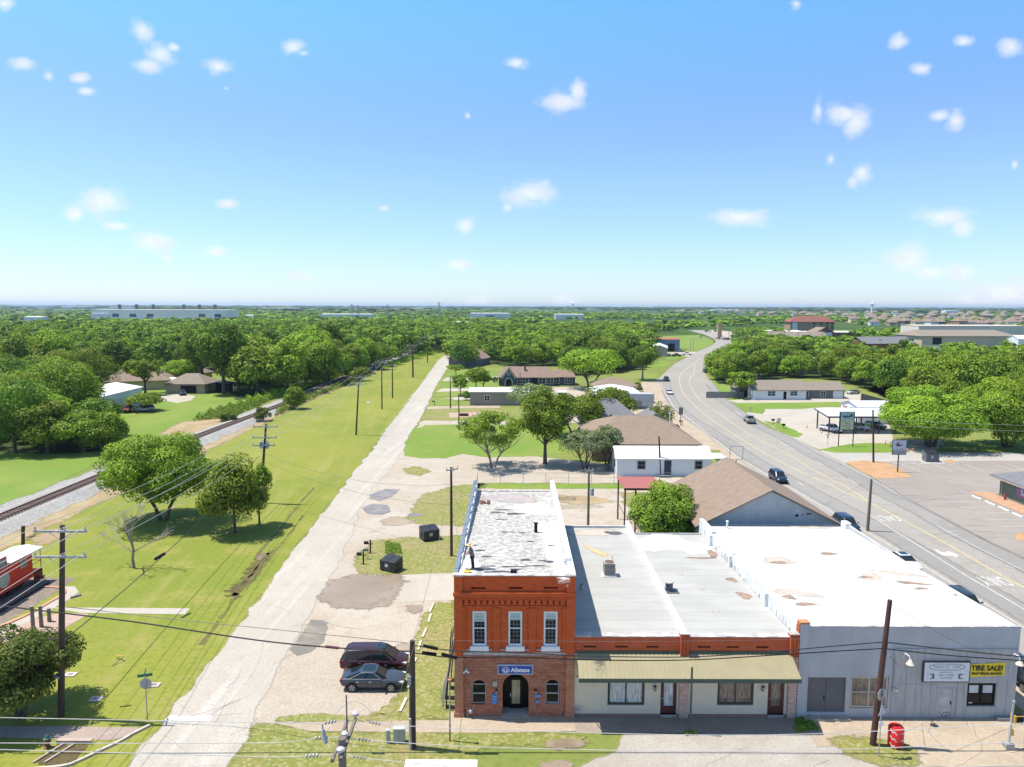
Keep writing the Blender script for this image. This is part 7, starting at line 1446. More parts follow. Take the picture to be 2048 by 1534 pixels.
# box van roof just entering the frame
def boxvan():
    z=3.0; a,b=G(812,1519,z),G(955,1519,z); o=thing('box_van','white flat roofed box van whose roof enters the bottom edge of the picture','van',((a.x+b.x)/2,a.y-1.1,0)); y1=a.y; y0=y1-2.2
    MB().box(a.x,b.x,y0,y1,.9,z).build('cargo_box',whiteT,o); MB().box(a.x+.1,b.x-.1,y0+.1,y1-.1,z+.002,z+.03).build('roof_panel',M('roof_panel_white',(.66,.67,.68),.5),o); MB().box(b.x,b.x+1.7,y0+.1,y1-.1,.5,2.2).box(b.x+1.0,b.x+2.1,y0+.15,y1-.15,.5,1.3).build('cab',whiteT,o); MB().box(b.x+1.55,b.x+1.75,y0+.2,y1-.2,1.35,2.1).build('windscreen',carG,o)
    for x in(a.x+.9,b.x+.9):
        for y in(y0+.15,y1-.15): MB().tube([(x,y-.14,.42),(x,y+.14,.42)],.42,18).build('wheel',tyreM,o)
    MB().box(a.x,b.x+1.6,y0+.4,y1-.4,.45,.9).build('chassis',blackM,o)
boxvan()
def trailer():
    p=G(1125,805); o=thing('cargo_trailer','small white cargo trailer with its dark open rear facing the camera','trailer',tuple(p)); x,y=p.x,p.y; m_=MB(); m_.box(x-1.3,x-1.2,y,y+4.5,.5,2.9).box(x+1.2,x+1.3,y,y+4.5,.5,2.9).box(x-1.3,x+1.3,y,y+4.5,2.9,3.0).box(x-1.2,x+1.2,y+4.4,y+4.5,.5,2.9).box(x-1.3,x+1.3,y,y+4.5,.4,.5); m_.build('shell',whiteT,o); MB().box(x-1.19,x+1.19,y+.3,y+.35,.52,2.88).build('dark_interior',darkM2,o)
    for s_ in(-1,1): MB().tube([(x+s_*1.35-.1,y+2.2,.35),(x+s_*1.35+.1,y+2.2,.35)],.35,14).build('wheel',tyreM,o)
    p=G(1144,800); o=thing('riding_mower','small dark riding mower parked right of the cargo trailer','mower',tuple(p)); x,y=p.x,p.y; MB().box(x-.5,x+.5,y-.8,y+.8,.3,.8).box(x-.3,x+.3,y-.5,y+.0,.8,1.3).build('body',blackM,o)
    for sx in(-1,1):
        for sy in(-1,1): MB().tube([(x+sx*.55-.1,y+sy*.6,.3),(x+sx*.55+.1,y+sy*.6,.3)],.3,12).build('wheel',tyreM,o)
trailer()
# ---------------------------------------------------------------- caboose
def caboose():
    x1=-47.9; x0=-50.7; y0,y1=57.0,68.6; o=thing('red_caboose','bright red railway caboose with a white roof and round blank emblem at the left edge','caboose',(x1,y1,0)); rd=M('caboose_red',(.62,.020,.014),.55,(.54,.018,.014),1); dk=M('dark_underframe',(.03,.025,.025),.8)
    MB().box(x0,x1,y0,y1,.85,3.35).build('body',rd,o)
    rf=MB(); xm=(x0+x1)/2; rf.prism([(x0-.15,y0,3.36),(x1+.15,y0,3.36),(x1+.15,y0,3.43),(xm,y0,3.68),(x0-.15,y0,3.43)],(0,y1-y0+1.5,0)); rf.build('roof',M('white_caboose_roof',(.66,.67,.68),.6),o)
    cu_=MB().box(x0+.05,x1-.05,62.,65.2,3.4,4.25).build('cupola',rd,o); rf=MB(); rf.prism([(x0-.1,61.7,4.26),(x1+.1,61.7,4.26),(x1+.1,61.7,4.32),(xm,61.7,4.52),(x0-.1,61.7,4.32)],(0,3.8,0)); rf.build('cupola_roof',M('white_caboose_roof',(.66,.67,.68),.6),cu_)
    for a,b,z0,z1,par in((62.4,63.4,3.55,4.1,cu_),(63.8,64.8,3.55,4.1,cu_),(66.9,67.8,2.3,3.05,o),(59.5,60.4,2.3,3.05,o)):
        w_=MB().box(x1-.05 if par is cu_ else x1,x1+.03,a,b,z0,z1).build('window',M('grey_window_frame',(.42,.42,.40),.6),par); MB().box(x1+.03,x1+.045,a+.1,b-.1,z0+.1,z1-.1).build('pane',M('dusty_pane',(.20,.21,.18),.3),w_)
    MB().tube([(x1,64.6,2.05),(x1+.03,64.6,2.05)],.72,28).build('emblem_disc',M('grey_green_disc',(.45,.47,.40),.7),o)
    MB().box(x0+.1,x1-.1,y0,y1+1.3,.95,1.15).build('underframe',dk,o); pf=MB(); pf.box(x0,x1,y1,y1+1.4,1.1,1.2); pf.build('platform',rd,o)
    rl=MB()
    for x in(x0+.05,x1-.05,xm): rl.tube([(x,y1+1.3,1.2),(x,y1+1.3,3.3)] if x!=xm else [(x,y1+1.3,1.2),(x,y1+1.3,2.1)],.04,6)
    rl.tube([(x0,y1+1.3,2.1),(x1,y1+1.3,2.1)],.035,6).tube([(x1-.02,y1,2.1),(x1-.02,y1+1.3,2.1)],.03,6); rl.build('railing',rd,o)
    st=MB(); [st.box(x1-.05,x1+.45,y1+.25+.32*k,y1+.6+.32*k,.25+.24*(2-k),.3+.24*(2-k)) for k in range(3)]; st.box(x1-.06,x1+.0,y1+.1,y1+1.4,.2,1.2); st.build('steps',M('dark_red_steps',(.22,.02,.018),.6),o)
    for y in(59.2,66.6):
        tk=MB().box(x0+.4,x1-.3,y-1.1,y+1.1,.55,.9).build('bogie',dk,o)
        for s_ in(-.6,.6):
            for xx in(x0+.55,x1-.5): MB().tube([(xx-.07,y+s_,.5),(xx+.07,y+s_,.5)],.42,18).build('wheel',dk,tk)
    r=thing('display_track','short length of display track beneath the red caboose','railway track',(xm,y0,0)); [MB().box(x-.05,x+.05,50,y1+2.4,.02,.14).build('rail',M('rusty_rail_steel',(.13,.065,.045),.55),r) for x in(x0+.55,x1-.5)]
    lg=MB(); lg.box(x1+1.2,x1+1.32,52,y1+.4,0.02,.2); lg.build('timber_edge',dk,r)
caboose()
for px,py,h,l in((17+50,1264,2.3,'tallest'),(83,1254,1.9,'middle'),(99,1243,1.2,'shortest')):
    g=G(px,py); o=thing('wooden_post',f'{l} of three weathered round posts by the paving near the caboose','post',tuple(g),group='posts by the caboose'); MB().tube([g,g+Vector((0,0,h))],[.17,.15],10).build('post',M('weathered_post',(.24,.20,.16),.9,(.17,.14,.11),4),o); MB().tube([g+Vector((0,0,h)),g+Vector((0,0,h+.03))],.155,10).build('post_top',M('pale_post_end',(.34,.30,.25),.9),o)
# ---------------------------------------------------------------- poles and wires
poleM=M('dark_creosote_pole',(.085,.055,.040),.9,(.05,.033,.026),2.5,stretch=(2,2,.3)); poleG=M('weathered_grey_brown_pole',(.20,.165,.13),.9,(.13,.105,.085),2.5,stretch=(2,2,.3)); poleR=M('red_brown_pole',(.085,.035,.025),.9,(.055,.024,.019),2,stretch=(2,2,.3)); armM=M('weathered_crossarm',(.42,.41,.40),.8,(.33,.32,.31),3); insM=M('pale_insulator',(.50,.49,.48),.35); alum=M('bright_aluminium_wire',(.52,.49,.46),.5); blkw=M('black_cable',(.018,.018,.02),.6)
def pole(label,base,top,r=.17,mat=None,arms=(),cans=0,name='utility_pole',cat='utility pole',zb=0,extra=None,group=None):
    g=G(*base,zb); tz=top_z(top[0],top[1],g); T=V(top[0],top[1],g.y); tx=T.x
    if abs(tx-g.x)<.9 and tz>5: tx=g.x+(tx-g.x)*(1 if mat is poleR or mat is poleG else .35)
    T=Vector((tx,g.y,tz)); o=thing(name,label,cat,tuple(g),0,group); MB().tube([g-Vector((0,0,.2)),g.lerp(T,.5),T],[r*1.12,r,r*.78],12).build('pole',mat or poleM,o,smooth=True)
    att=[]
    for (dz,hl,ang,n_) in arms:
        c=g.lerp(T,1-dz/tz); d=Vector((math.cos(ang),math.sin(ang),0)); q=Vector((-d.y,d.x,0)); a=MB().obox(c-q*(r+.06),d*hl,q*.055,(0,0,.07)); a_=a.build('crossarm',armM,o)
        br=MB(); br.tube([c-q*(r+.06)+d*hl*.45-Vector((0,0,.05)),c-q*r*.5-Vector((0,0,hl*.4))],.022,5); br.tube([c-q*(r+.06)-d*hl*.45-Vector((0,0,.05)),c-q*r*.5-Vector((0,0,hl*.4))],.022,5); br.build('brace',armM,o)
        row=[]
        for k in range(n_):
            t=-1+2*k/(n_-1) if n_>1 else 0; t=t*.94 if abs(t)>.01 else .18; p_=c-q*(r+.06)+d*hl*t+Vector((0,0,.07)); MB().tube([p_,p_+Vector((0,0,.1)),p_+Vector((0,0,.22))],[.035,.075,.05],8).build('insulator',insM,o); row.append(p_+Vector((0,0,.24)))
        att.append(row)
    for k in range(cans):
        c=g.lerp(T,1-2.9/tz)+Vector((( -1)**k*.42,-.1,0)); MB().tube([c-Vector((0,0,.55)),c+Vector((0,0,.35)),c+Vector((0,0,.42))],[.24,.24,.12],14).build('transformer',M('transformer_grey',(.40,.45,.47),.5),o,smooth=True)
    if extra: extra(o,g,T,r)
    return o,g,T,att
def wire(label,pts,r=.016,mat=None,sag=0,name='power_line',group=None,cat='cable',n_=14):
    if len(pts)==2:
        a,b=Vector(pts[0]),Vector(pts[1]); P=[a.lerp(b,i/n_)-Vector((0,0,4*sag*(i/n_)*(1-i/n_))) for i in range(n_+1)]
    else: P=cm([Vector(p) for p in pts],5)
    o=MB().tube(P,r,5,False).build(name,mat or alum,None,fix=False); return tag(o,label,cat,group)
def p1x(o,g,T,r): MB().box(g.x-r-.03,g.x+r+.03,g.y-r-.04,g.y+r+.03,2.8,2.95).build('band',M('steel_band',(.5,.5,.5),.4),o)
_,g1,T1,A1=pole('tall dark double crossarm pole near the caboose, nearest of the field line',(122,1432),(125,1050),.19,None,[(.35,1.75,0,3),(2.1,1.75,0,3)],0,extra=p1x)
_,g2,T2,A2=pole('pole with two grey transformers above the slim tree on the mown field',(521,1006),(532,848),.18,None,[(.35,1.7,0,3),(1.9,1.7,0,3),(3.0,1.6,0,2)],2)
_,g3,T3,A3=pole('field pole with a street lamp arm, third of the line beside the residential street',(712,870),(718,752),.17,None,[(.3,1.7,0,3),(1.7,1.6,0,3)])
_,g4,T4,A4=pole('tall slim pole behind the lamp pole on the mown field',(764,818),(765,722),.17,None,[(.3,1.6,0,3)])
_,g5,T5,A5=pole('plain stub pole right of the tall slim pole on the mown field',(785,796),(786,728),.18,None,[(.3,1.5,0,2)])
_,g6,T6,A6=pole('stout double pole near the end of the mown field',(826,755),(824,690),.30,None,[(.3,1.8,0,3),(2.2,1.8,0,2)])
_,g7,T7,A7=pole('last pole of the field line before the wood',(855,725),(855,672),.22,None,[(.3,1.8,0,3)])
_,g8,T8,A8=pole('farthest pole standing in the trees at the end of the street',(873,706),(873,662),.25,None,[(.3,1.8,0,3)])
fl='bare overhead wire of the line running along the mown field'
fg='overhead wires of the field line'
for j,row in enumerate(A1):
    for k,a in enumerate(row):
        wire(fl,[a,A2[j][k]],.017,sag=.9,group=fg); wire(fl,[a,Vector((a.x+1.2,-12,a.z-.2))],.019,sag=.5,group=fg)
for ra,rb in((A2[0],A3[0]),(A2[1],A3[1]),(A3[0],A4[0]),(A4[0],A6[0]),(A6[0],A7[0]),(A7[0],A8[0])):
    for a,b in zip(ra,rb): wire(fl,[a,b],.022,sag=1.1,group=fg)
for a,b in zip(A3[1],[A5[0][0],A5[0][1],A5[0][1]]): wire(fl,[a,b],.02,sag=1.0,group=fg)
# comms cable from P1 to off camera and splice
c0=Vector((g1.x,g1.y,5.0)); wire('black communication cable hanging from the tall pole towards the transformer pole',[c0,Vector((g2.x,g2.y,6.8))],.035,blkw,sag=1.0)
wire('black communication cable hanging from the tall pole out of the left of the frame',[c0+Vector((0,0,.5)),Vector((-70,47.5,5.9))],.035,blkw,sag=.3)
o=thing('splice_case','black cable splice box hanging over the grass behind the bare tree','cable box',(-26,57,5)); q0=V(320,1114,62); MB().tube([q0-Vector((.15,.55,.0)),q0+Vector((.15,.55,.12))],.14,12).build('case',blackM,o)
o=thing('splice_case','grey cable splice clamp beside the tall pole over the footpath','cable box',(-26,47,5)); q1=V(152,1194,47.5); MB().tube([q1-Vector((.3,.1,.0)),q1+Vector((.3,.1,.12))],.09,10).build('case',M('dark_grey_metal',(.10,.11,.13),.5),o)
# street lamp arms
for (g,h,l) in((g3,6.9,'street lamp arm on the third field pole reaching over the grass'),(g6,5.4,'small lamp arm on the stout double pole')):
    o=thing('street_lamp',l,'street lamp',(g.x,g.y,h)); MB().tube([(g.x,g.y,h),(g.x+1.6,g.y-.3,h+.4),(g.x+2.6,g.y-.5,h+.35)],.035,6).build('arm',armM,o); MB().ico((g.x+3.0,g.y-.55,h+.3),.34,2,(1.4,.8,.4)).build('lamp_head',whiteT,o,smooth=True)
# telecom pole in front of the brick building
def px_(o,g,T,r):
    MB().box(g.x-.22,g.x-.0,g.y-r-.12,g.y-r+.02,4.35,4.95).build('meter_cover',armM,o); MB().tube([(g.x-.1,g.y-r-.03,0),(g.x-.1,g.y-r-.03,2.1)],.09,8).build('cable_guard',M('guard_grey',(.46,.46,.47),.6),o)
_,g9,T9,A9=pole('dark pole with cable guard standing in the verge left of the brick building',(825,1495),(829,1281),.20,poleM,extra=px_)
def VW(l,Y): return [V(a,b,Y) for a,b in l]
wire('thick black cable sagging from the verge pole to the left frame edge',VW([(-120,1190),(0,1211),(256,1242),(512,1280),(678,1296),(826,1303)],42.3),.045,blkw)
wire('thin grey cable from the verge pole towards the tall left pole',[V(826,1287,42.3),V(640,1268,43),V(500,1254,44),V(380,1242,45),V(135,1214,45.7)],.022,M('grey_cable',(.16,.155,.15),.6))
o=thing('splice_case','maroon cable splice case hanging left of the verge pole over the minivan','cable box',tuple(V(664,1294,42.2))); MB().tube(VW([(651,1293),(677,1296)],42.2),.085,12).build('case',M('maroon_case',(.10,.02,.03),.5),o)
for (a,b,l) in(((846,1291),(876,1298),'upper black splice case right of the verge pole'),((844,1305),(873,1309),'lower black splice case right of the verge pole'),((883,1308),(914,1316),'black splice case touching the brick pier')):
    o=thing('splice_case',l,'cable box',tuple(V(*a,42.2))); MB().tube(VW([a,b],42.2),.10,12).build('case',blackM,o)
wire('upper black cable running across the storefronts to the red brown pole',VW([(830,1291),(905,1301),(1024,1305),(1150,1311),(1280,1314),(1400,1313),(1536,1304),(1660,1293),(1768,1284)],42.35),.034,blkw)
wire('lower black cable running across the storefronts to the red brown pole',VW([(830,1306),(905,1315),(1024,1314),(1150,1319),(1280,1321),(1400,1319),(1536,1311),(1660,1303),(1766,1297)],42.35),.034,blkw)
wire('faint grey wire crossing the front just above the cables',VW([(830,1281),(1024,1282),(1280,1283),(1450,1281),(1600,1278),(1770,1270)],42.3),.010,M('grey_cable',(.16,.155,.15),.6))
wire('upper black cable from the red brown pole to the right frame edge',VW([(1768,1284),(1900,1299),(2048,1314),(2200,1330)],42.6),.036,blkw)
wire('lower black cable from the red brown pole to the right frame edge',VW([(1766,1297),(1900,1311),(2048,1322),(2200,1338)],42.6),.036,blkw)
wire('thin service wire from the top of the red brown pole to the right lamp',[V(1783,1208,42.6),V(1880,1268,43.8),V(1960,1305,45.0),V(2020,1325,45.5)],.014,M('grey_cable',(.16,.155,.15),.6))
wire('thin service wire from the red brown pole down to the left dome lamp',[V(1772,1303,42.6),V(1785,1318,44),V(1797,1330,45.3)],.014,blkw)
def prx(o,g,T,r): m_=MB(); [m_.obox(g.lerp(T,f)+Vector((.2,-.15,0)),(.08,0,0),(0,.05,0),(0,0,.10)) for f in(.64,.70)]; m_.build('cable_clamps',M('steel_band',(.5,.5,.5),.4),o)
_,g10,T10,_a=pole('leaning red brown pole in front of the grey shop',(1745,1490),(1780,1200),.175,poleR,extra=prx)
# foreground pole with double crossarms
def fg_pole():
    z=10.2; a,b=G(664,1522,z),G(695,1440,z); c,d=G(680,1520,z),G(712,1438,z); P=G(684,1492,z); o=thing('utility_pole','nearest pole with long double crossarms cut off by the bottom edge','utility pole',(P.x,P.y,0))
    MB().tube([(P.x,P.y,-.2),(P.x,P.y,z+.35)],[.22,.16],12).build('pole',poleG,o,smooth=True)
    q=(b-a).normalized(); s_=Vector((q.y,-q.x,0)); L=(b-a)/2
    for m0 in((a+b)/2,(c+d)/2): MB().obox(m0,L,s_*.055,(0,0,.07)).build('crossarm',poleG,o)
    ins=[]
    for (u,w_) in((712,1437),(690,1478),(681,1510)):
        p=G(u,w_,z)+Vector((0,0,.08)); i_=MB(); i_.tube([p,p+Vector((0,0,.08)),p+Vector((0,0,.2)),p+Vector((0,0,.27))],[.04,.14,.15,.05],12); i_.build('insulator',M('grey_white_porcelain',(.50,.48,.50),.25),o,smooth=True); ins.append(p+Vector((0,0,.22)))
    MB().tube([P+Vector((.1,.5,.2)),P+Vector((.1,.5,1.9))],.03,8).build('lightning_rod',M('dark_grey_metal',(.10,.11,.13),.5),o)
    ar=MB(); e=P+Vector((-.75,.35,-.1)); ar.tube([e,e+Vector((-.12,.05,.55))],[.09,.07],10).tube([e+Vector((-.12,.05,.55)),e+Vector((-.15,.05,.8))],.03,6); ar.build('surge_arrester',M('porcelain_blue_grey',(.40,.42,.46),.4),o)
    ch=MB()
    rows=[((0,1435),(512,1445),(650,1446),(712,1436),(760,1448),(1024,1461),(1536,1470),(2048,1446),(2300,1432)),((0,1486),(512,1486),(632,1476),(690,1474),(740,1481),(1024,1496),(1536,1502),(2048,1484),(2300,1470)),((0,1499),(512,1513),(612,1512),(681,1508),(730,1516),(815,1525),(1024,1541),(1500,1545),(2048,1530))]
    lb=('farthest','middle','nearest')
    for r_,i,l in zip(rows,ins,lb):
        Pn=[V(u,w_,i.y) for u,w_ in r_]
        wire(f'{l} of the three pale high voltage wires crossing the bottom of the picture, left span',Pn[:4],.016,group=None); wire(f'{l} of the three pale high voltage wires crossing the bottom of the picture, right span',Pn[3:],.016)
        for s2 in(1,-1):
            k=Pn[2] if s2>0 else Pn[4]; d_=(Pn[3]-k).normalized()
            for t in(.0,.14,.28,.42): ch.tube([k+d_*t,k+d_*(t+.05)],[.075,.075],8)
    ch.build('strain_insulators',M('grey_porcelain_discs',(.28,.27,.28),.4),o)
    jm=MB()
    for i in ins[:2]: jm.tube(cm([i+Vector((-.9,0,-.15)),i+Vector((-.4,.1,.35)),i+Vector((.2,.1,.35)),i+Vector((.75,0,-.1))],5),.012,5)
    jm.build('jumper_wire',alum,o)
fg_pole()
# other poles
_,ga,Ta,Aa=pole('brown pole with a small crossarm left of the patched roof',(903,1112),(903,934),.15,poleM,[(.25,.75,R(35),3)])
_,gb,Tb,Ab=pole('pole with transformer cans between the patched roof and the red rack',(1176,1062),(1178,936),.15,poleG,[(.3,.5,0,2)],1)
_,gc,Tc,Ac=pole('plain dark pole on the verge before the tan shed',(901,817),(900,755),.15,poleM)
_,gd,Td,Ad=pole('thin dark pole at the corner of the bright lawn near the tan shed',(918,860),(917,787),.13,poleM)
_,ge,Te,Ae=pole('leaning brown pole in front of the white house door',(1321,952),(1318,873),.16,poleR)
_,gf,Tf,Af=pole('grey leaning pole rising behind the white roof beside the highway',(1735,1062),(1743,958),.17,poleG)
_,gh,Th,Ah=pole('brown pole at the mulch bed corner right of the tall sign board',(1747,925),(1746,820),.16,poleR)
_,gi,Ti,Ai=pole('pole with a white transformer left of the slate blue roof',(1201,868),(1200,818),.15,poleG,[(.3,1.0,0,2)],1)
pole('plain pole in front of the dark blue house',(1041,775),(1040,745),.14,poleG)
pole('pale pole at the parking lot sign of the dark blue roof',(1299,716),(1299,665),.16,poleG)
for i,(b_,t_) in enumerate(((1417,690),) and (((1485,697),(1485,652)),((1472,688),(1472,650)),((1458,680),(1458,648)),((1513,700),(1513,664)),((1381,665),(1381,648)),((1630,716),(1630,697)),((1597,690),(1597,664)),((1569,690),(1569,662)),((1645,690),(1645,660)),((1672,690),(1672,668)))):
    _,g_,T_,A_=pole(f'slim pole number {i+1} from the left along the far side of the highway' if False else 'distant slim pole along the far highway',b_,t_,.2,poleG,[(.3,1.6,0,2)] if i<4 else (),group='distant poles along the highway')
gw=M('grey_cable',(.16,.155,.15),.6)
wire('thin drop wire from the transformer pole over the street to the pole by the roof',[Vector((g2.x,g2.y,7.6)),Vector((ga.x,ga.y,8.2))],.018,gw,sag=1.6)
wire('second drop wire over the street to the pole left of the patched roof',[Vector((g2.x,g2.y,6.4)),Vector((ga.x,ga.y,5.9))],.018,gw,sag=1.3)
wire('thin guy wire from the verge pole up to the pole left of the patched roof',[T9+Vector((0,0,-.2)),Vector((ga.x,ga.y,8.4))],.014,gw,sag=.6)
wire('thin wire dropping from the verge pole down over the grass to the bottom edge',[Vector((g9.x+.3,g9.y,7.2)),Vector((-7.6,31,2.4))],.010,gw,sag=.2)
for z_,e in((8.6,(-3.7,66,9.9)),(7.9,(-3.8,60,9.5)),(5.9,(-3.85,58,6.3))): wire('short service wire from the brown pole to the patched roof wall',[Vector((ga.x,ga.y,z_)),Vector(e)],.012,blkw,sag=.4,group='service wires at the brown pole')
wire('service wire from the transformer pole towards the red rack and low roofs',[Vector((gb.x,gb.y,6.6)),Vector((18.9,72,6.0))],.014,gw,sag=.6)
wire('thin guy wire from the leaning grey pole to the kerb',[Tf,Vector((43.6,97.0,0.2))],.012,gw,sag=0)
for s_ in(-1,1):
    wire('pale overhead wire crossing before the live oaks at the right',[Vector((gh.x,gh.y,7.4+.5*s_)),Vector((gh.x+110,gh.y-6,6.9+.6*s_))],.018,sag=1.0,group='wires before the live oaks')
wire('dark overhead wire above the oaks right of the brick restaurant',[V(1630,700,300),V(1760,715,300),V(1850,722,300),V(2048,712,300),V(2200,700,300)],.06,M('grey_wire',(.30,.31,.31),.6))
# mast arm, billboard frames, signs
PEND=[]
def sign(label,base,w_,z0,z1,legs,face,border=None,tilt=0,text=(),name='roadside_sign',back=None,legm=None,th=.12):
    g=G(*base); o=thing(name,label,'sign'); m_=MB()
    for x in legs: MB().box(x-.07,x+.07,-.07,.07,0,z1-.05 if len(legs)>1 else z0).build('post',legm or blackM,o)
    MB().box(-w_/2,w_/2,-th,-.071,z0,z1).build('frame',border or blackM,o)
    MB().box(-w_/2+.08,w_/2-.08,-th-.015,-th,z0+.08,z1-.08).build('sign_face',face,o)
    c=g
    for (t,s_,x,z,mt_) in text: text_mesh('lettering',t,s_,mt_,o,(x,-th-.025,z),ext=.003)
    o.rotation_euler=(0,0,tilt); PEND.append((o,c)); return o
inkT=M('dark_teal_ink',(.05,.10,.11),.6); inkB=M('sign_black_ink',(.03,.03,.035),.6)
o=sign('tall two post board with a teal logo panel over a cream panel, before the canopy',(1691,893),2.75,3.4,7.1,(-1.45,1.45),M('cream_sign_panel',(.58,.58,.40),.6),text=(('TOTAL AUTO',.38,0,5.15,inkB),('CARE',.36,0,4.75,inkB),('DETAILING',.36,0,4.3,inkB),('SERVICE',.34,0,3.85,inkB))[1:3] and (('SALES & SERVICE',.26,0,5.15,inkB),('REPAIR',.34,0,4.7,inkB),('AUTOMOTIVE',.30,0,4.25,inkB),('CALL TODAY',.26,0,3.8,inkB)))
MB().box(-1.28,1.28,-.15,-.137,5.5,6.95).build('logo_panel',M('teal_grey_panel',(.30,.46,.50),.6),o); MB().prism([(-1.1,-.155,6.2),(-.5,-.155,5.8),(1.0,-.155,6.1),(1.1,-.155,6.7),(.6,-.155,6.6),(.4,-.155,6.25),(-.6,-.155,6.35)],(0,.004,0)).build('logo_swoosh',inkT,o)
o=sign('white sign with a dark swoosh emblem on a single post in the mulch bed',(1795,944),2.45,3.0,5.6,(0,),M('white_sign_panel',(.56,.57,.62),.6),text=(('FAMILY CLINIC',.2,0,3.95,inkB),))
MB().box(-1.15,1.15,-.15,-.137,3.05,3.75).build('lower_panel',M('grey_slat_panel',(.33,.34,.34),.6),o); MB().prism([(-.6,-.15,4.75),(-.35,-.15,4.5),(.2,-.15,4.5),(.75,-.15,4.85),(.2,-.15,4.72),(-.2,-.15,4.75),(-.1,-.15,5.0),(.25,-.15,5.15),(-.35,-.15,5.05)],(0,.004,0)).build('emblem',inkB,o); MB().prism([(-.62,-.16,4.7),(-.5,-.16,4.5),(-.3,-.16,4.46),(-.45,-.16,4.7),(-.4,-.16,4.95)],(0,.004,0)).build('emblem_red',M('red_ink',(.4,.02,.03),.6),o)
def frame(label,base,w_,z0,z1,solid=None,tilt=0,leg=True):
    g=G(*base); o=thing('sign_frame',label,'sign',tuple(g)); x,y=g.x,g.y; m_=MB(); r=.045
    for a,b in(((x-w_/2,y,z0),(x-w_/2,y,z1)),((x+w_/2,y,z0),(x+w_/2,y,z1)),((x-w_/2,y,z0),(x+w_/2,y,z0)),((x-w_/2,y,z1),(x+w_/2,y,z1))): m_.tube([a,b],r,6)
    m_.build('frame',M('dull_steel',(.22,.21,.20),.6),o)
    if solid: MB().box(x-w_/2+.05,x+w_/2-.05,y-.03,y+.03,z0+.05,z1-.05).build('panel',solid,o)
    MB().tube([(x,y,0),(x,y,z0)],.09,8).build('post',M('dull_steel',(.22,.21,.20),.6),o)
frame('empty rectangular sign frame on a post between the white house and the highway',(1471,955),2.1,3.0,5.2)
frame('blank pale board on thin legs above the slate blue roof',(1294,835),2.9,2.8,4.6,M('pale_board',(.42,.46,.47),.6))
frame('brown backed sign on a post at the highway verge',(1361,851),.9,2.6,4.3,M('brown_sign_back',(.25,.20,.17),.7))
o=thing('brick_marker','red brown brick marker with a rounded top beside the brown roof','monument',(0,0,0)); g=G(1352,867); MB().prism([(g.x-.7,g.y,0),(g.x+.8,g.y,0),(g.x+.8,g.y,1.6),(g.x+.4,g.y,1.9),(g.x-.7,g.y,1.95)],(0,1.2,0)).build('masonry',M('red_marker_brick',(.30,.09,.05),.9),o); MB().box(g.x-.75,g.x+.4,g.y-.03,g.y+1.23,1.96,2.02).build('cap',tanbr,o)
def mast():
    g=G(1381,703); o=thing('traffic_mast','grey traffic mast arm reaching over the highway beyond the workshops','traffic signal',tuple(g)); m_=M('galvanised_steel',(.35,.36,.38),.5); MB().tube([g,g+Vector((0,0,8.2))],[.22,.15],8).build('mast',m_,o); MB().tube([g+Vector((0,0,7.9)),g+Vector((22,1,8.4))],[.16,.08],6).build('arm',m_,o)
    for x in(12,17.5): MB().box(g.x+x-.25,g.x+x+.25,g.y-.2,g.y+.3,7.2,8.3).build('signal_head',M('signal_yellow',(.45,.32,.05),.6),o)
    g=G(1387,701); o=thing('traffic_mast','second shorter grey mast next to the long mast arm','traffic signal',tuple(g)); MB().tube([g,g+Vector((0,0,7.5))],[.2,.14],8).build('mast',m_,o); MB().tube([g+Vector((0,0,7.5)),g+Vector((5,.5,7.8))],[.12,.06],6).build('arm',m_,o)
mast()
o=sign('yellow board over a dark panel by the trees right of the highway',(1503,706),9,6,8.6,(-3.5,3.5),M('amber_board',(.62,.36,.03),.6)); MB().box(-3.2,3.2,-.2,-.13,2.8,5.6).build('lower_board',M('dark_grey_metal',(.10,.11,.13),.5),o)
for i,(px,py,h) in enumerate(((1400,684,6),(1407,683,6),(1414,681,6),(1421,679,6))): pass
def plain_sign(label,base,top,kind,ang=0):
    g=G(*base); h=top_z(top[0],top[1],g); o=thing('street_sign',label,'sign')
    MB().tube([(0,0,0),(0,0,h)],.035,8).build('post',M('galvanised_steel',(.35,.36,.38),.5),o)
    oc=lambda z,r,y: [(r*math.cos(PI/8+k*PI/4),y,z+r*math.sin(PI/8+k*PI/4)) for k in range(8)]
    bk=M('sign_back_aluminium',(.42,.42,.43),.5)
    if kind=='streetname':
        MB().prism(oc(h-.65,.40,.05),(0,.015,0)).build('octagon_plate',bk,o); gm=M('street_sign_green',(.01,.17,.10),.5)
        for k,(a,z) in enumerate(((.15,h-.02),(1.75,h+.20))): d=Vector((math.cos(a),math.sin(a),0)); MB().obox((0,0,z),d*.46,Vector((-d.y,d.x,0))*.012,(0,0,.10)).build('name_plate',gm,o)
    if kind=='edge':
        MB().prism(oc(h-.45,.40,.05),(0,.015,0)).build('octagon_plate',bk,o); MB().prism([(.42*math.cos(t),-.06,h-1.5+.42*math.sin(t)) for t in(PI/2,PI/2+2.09,PI/2+4.18)],(0,.012,0)).build('triangle_plate',M('pale_sign_back',(.50,.52,.54),.5),o); MB().box(-.07,.07,-.03,.03,h-.55,h-.0).build('bracket',M('dark_grey_metal',(.10,.11,.13),.5),o)
        MB().box(-.22,.22,-.05,-.038,h-2.5,h-2.2).build('small_plate',whiteT,o)
    if kind=='tee': MB().box(-.4,.4,-.02,.02,h-.12,h+.03).box(-.12,.12,.03,.05,h-.9,h-.2).build('name_plate',bk,o)
    PEND.append((o,g)); o.rotation_euler=(0,0,ang); return o
plain_sign('stop sign seen from behind with green street name plates on the left lawn',(295,1440),(284,1350),'streetname',R(8))
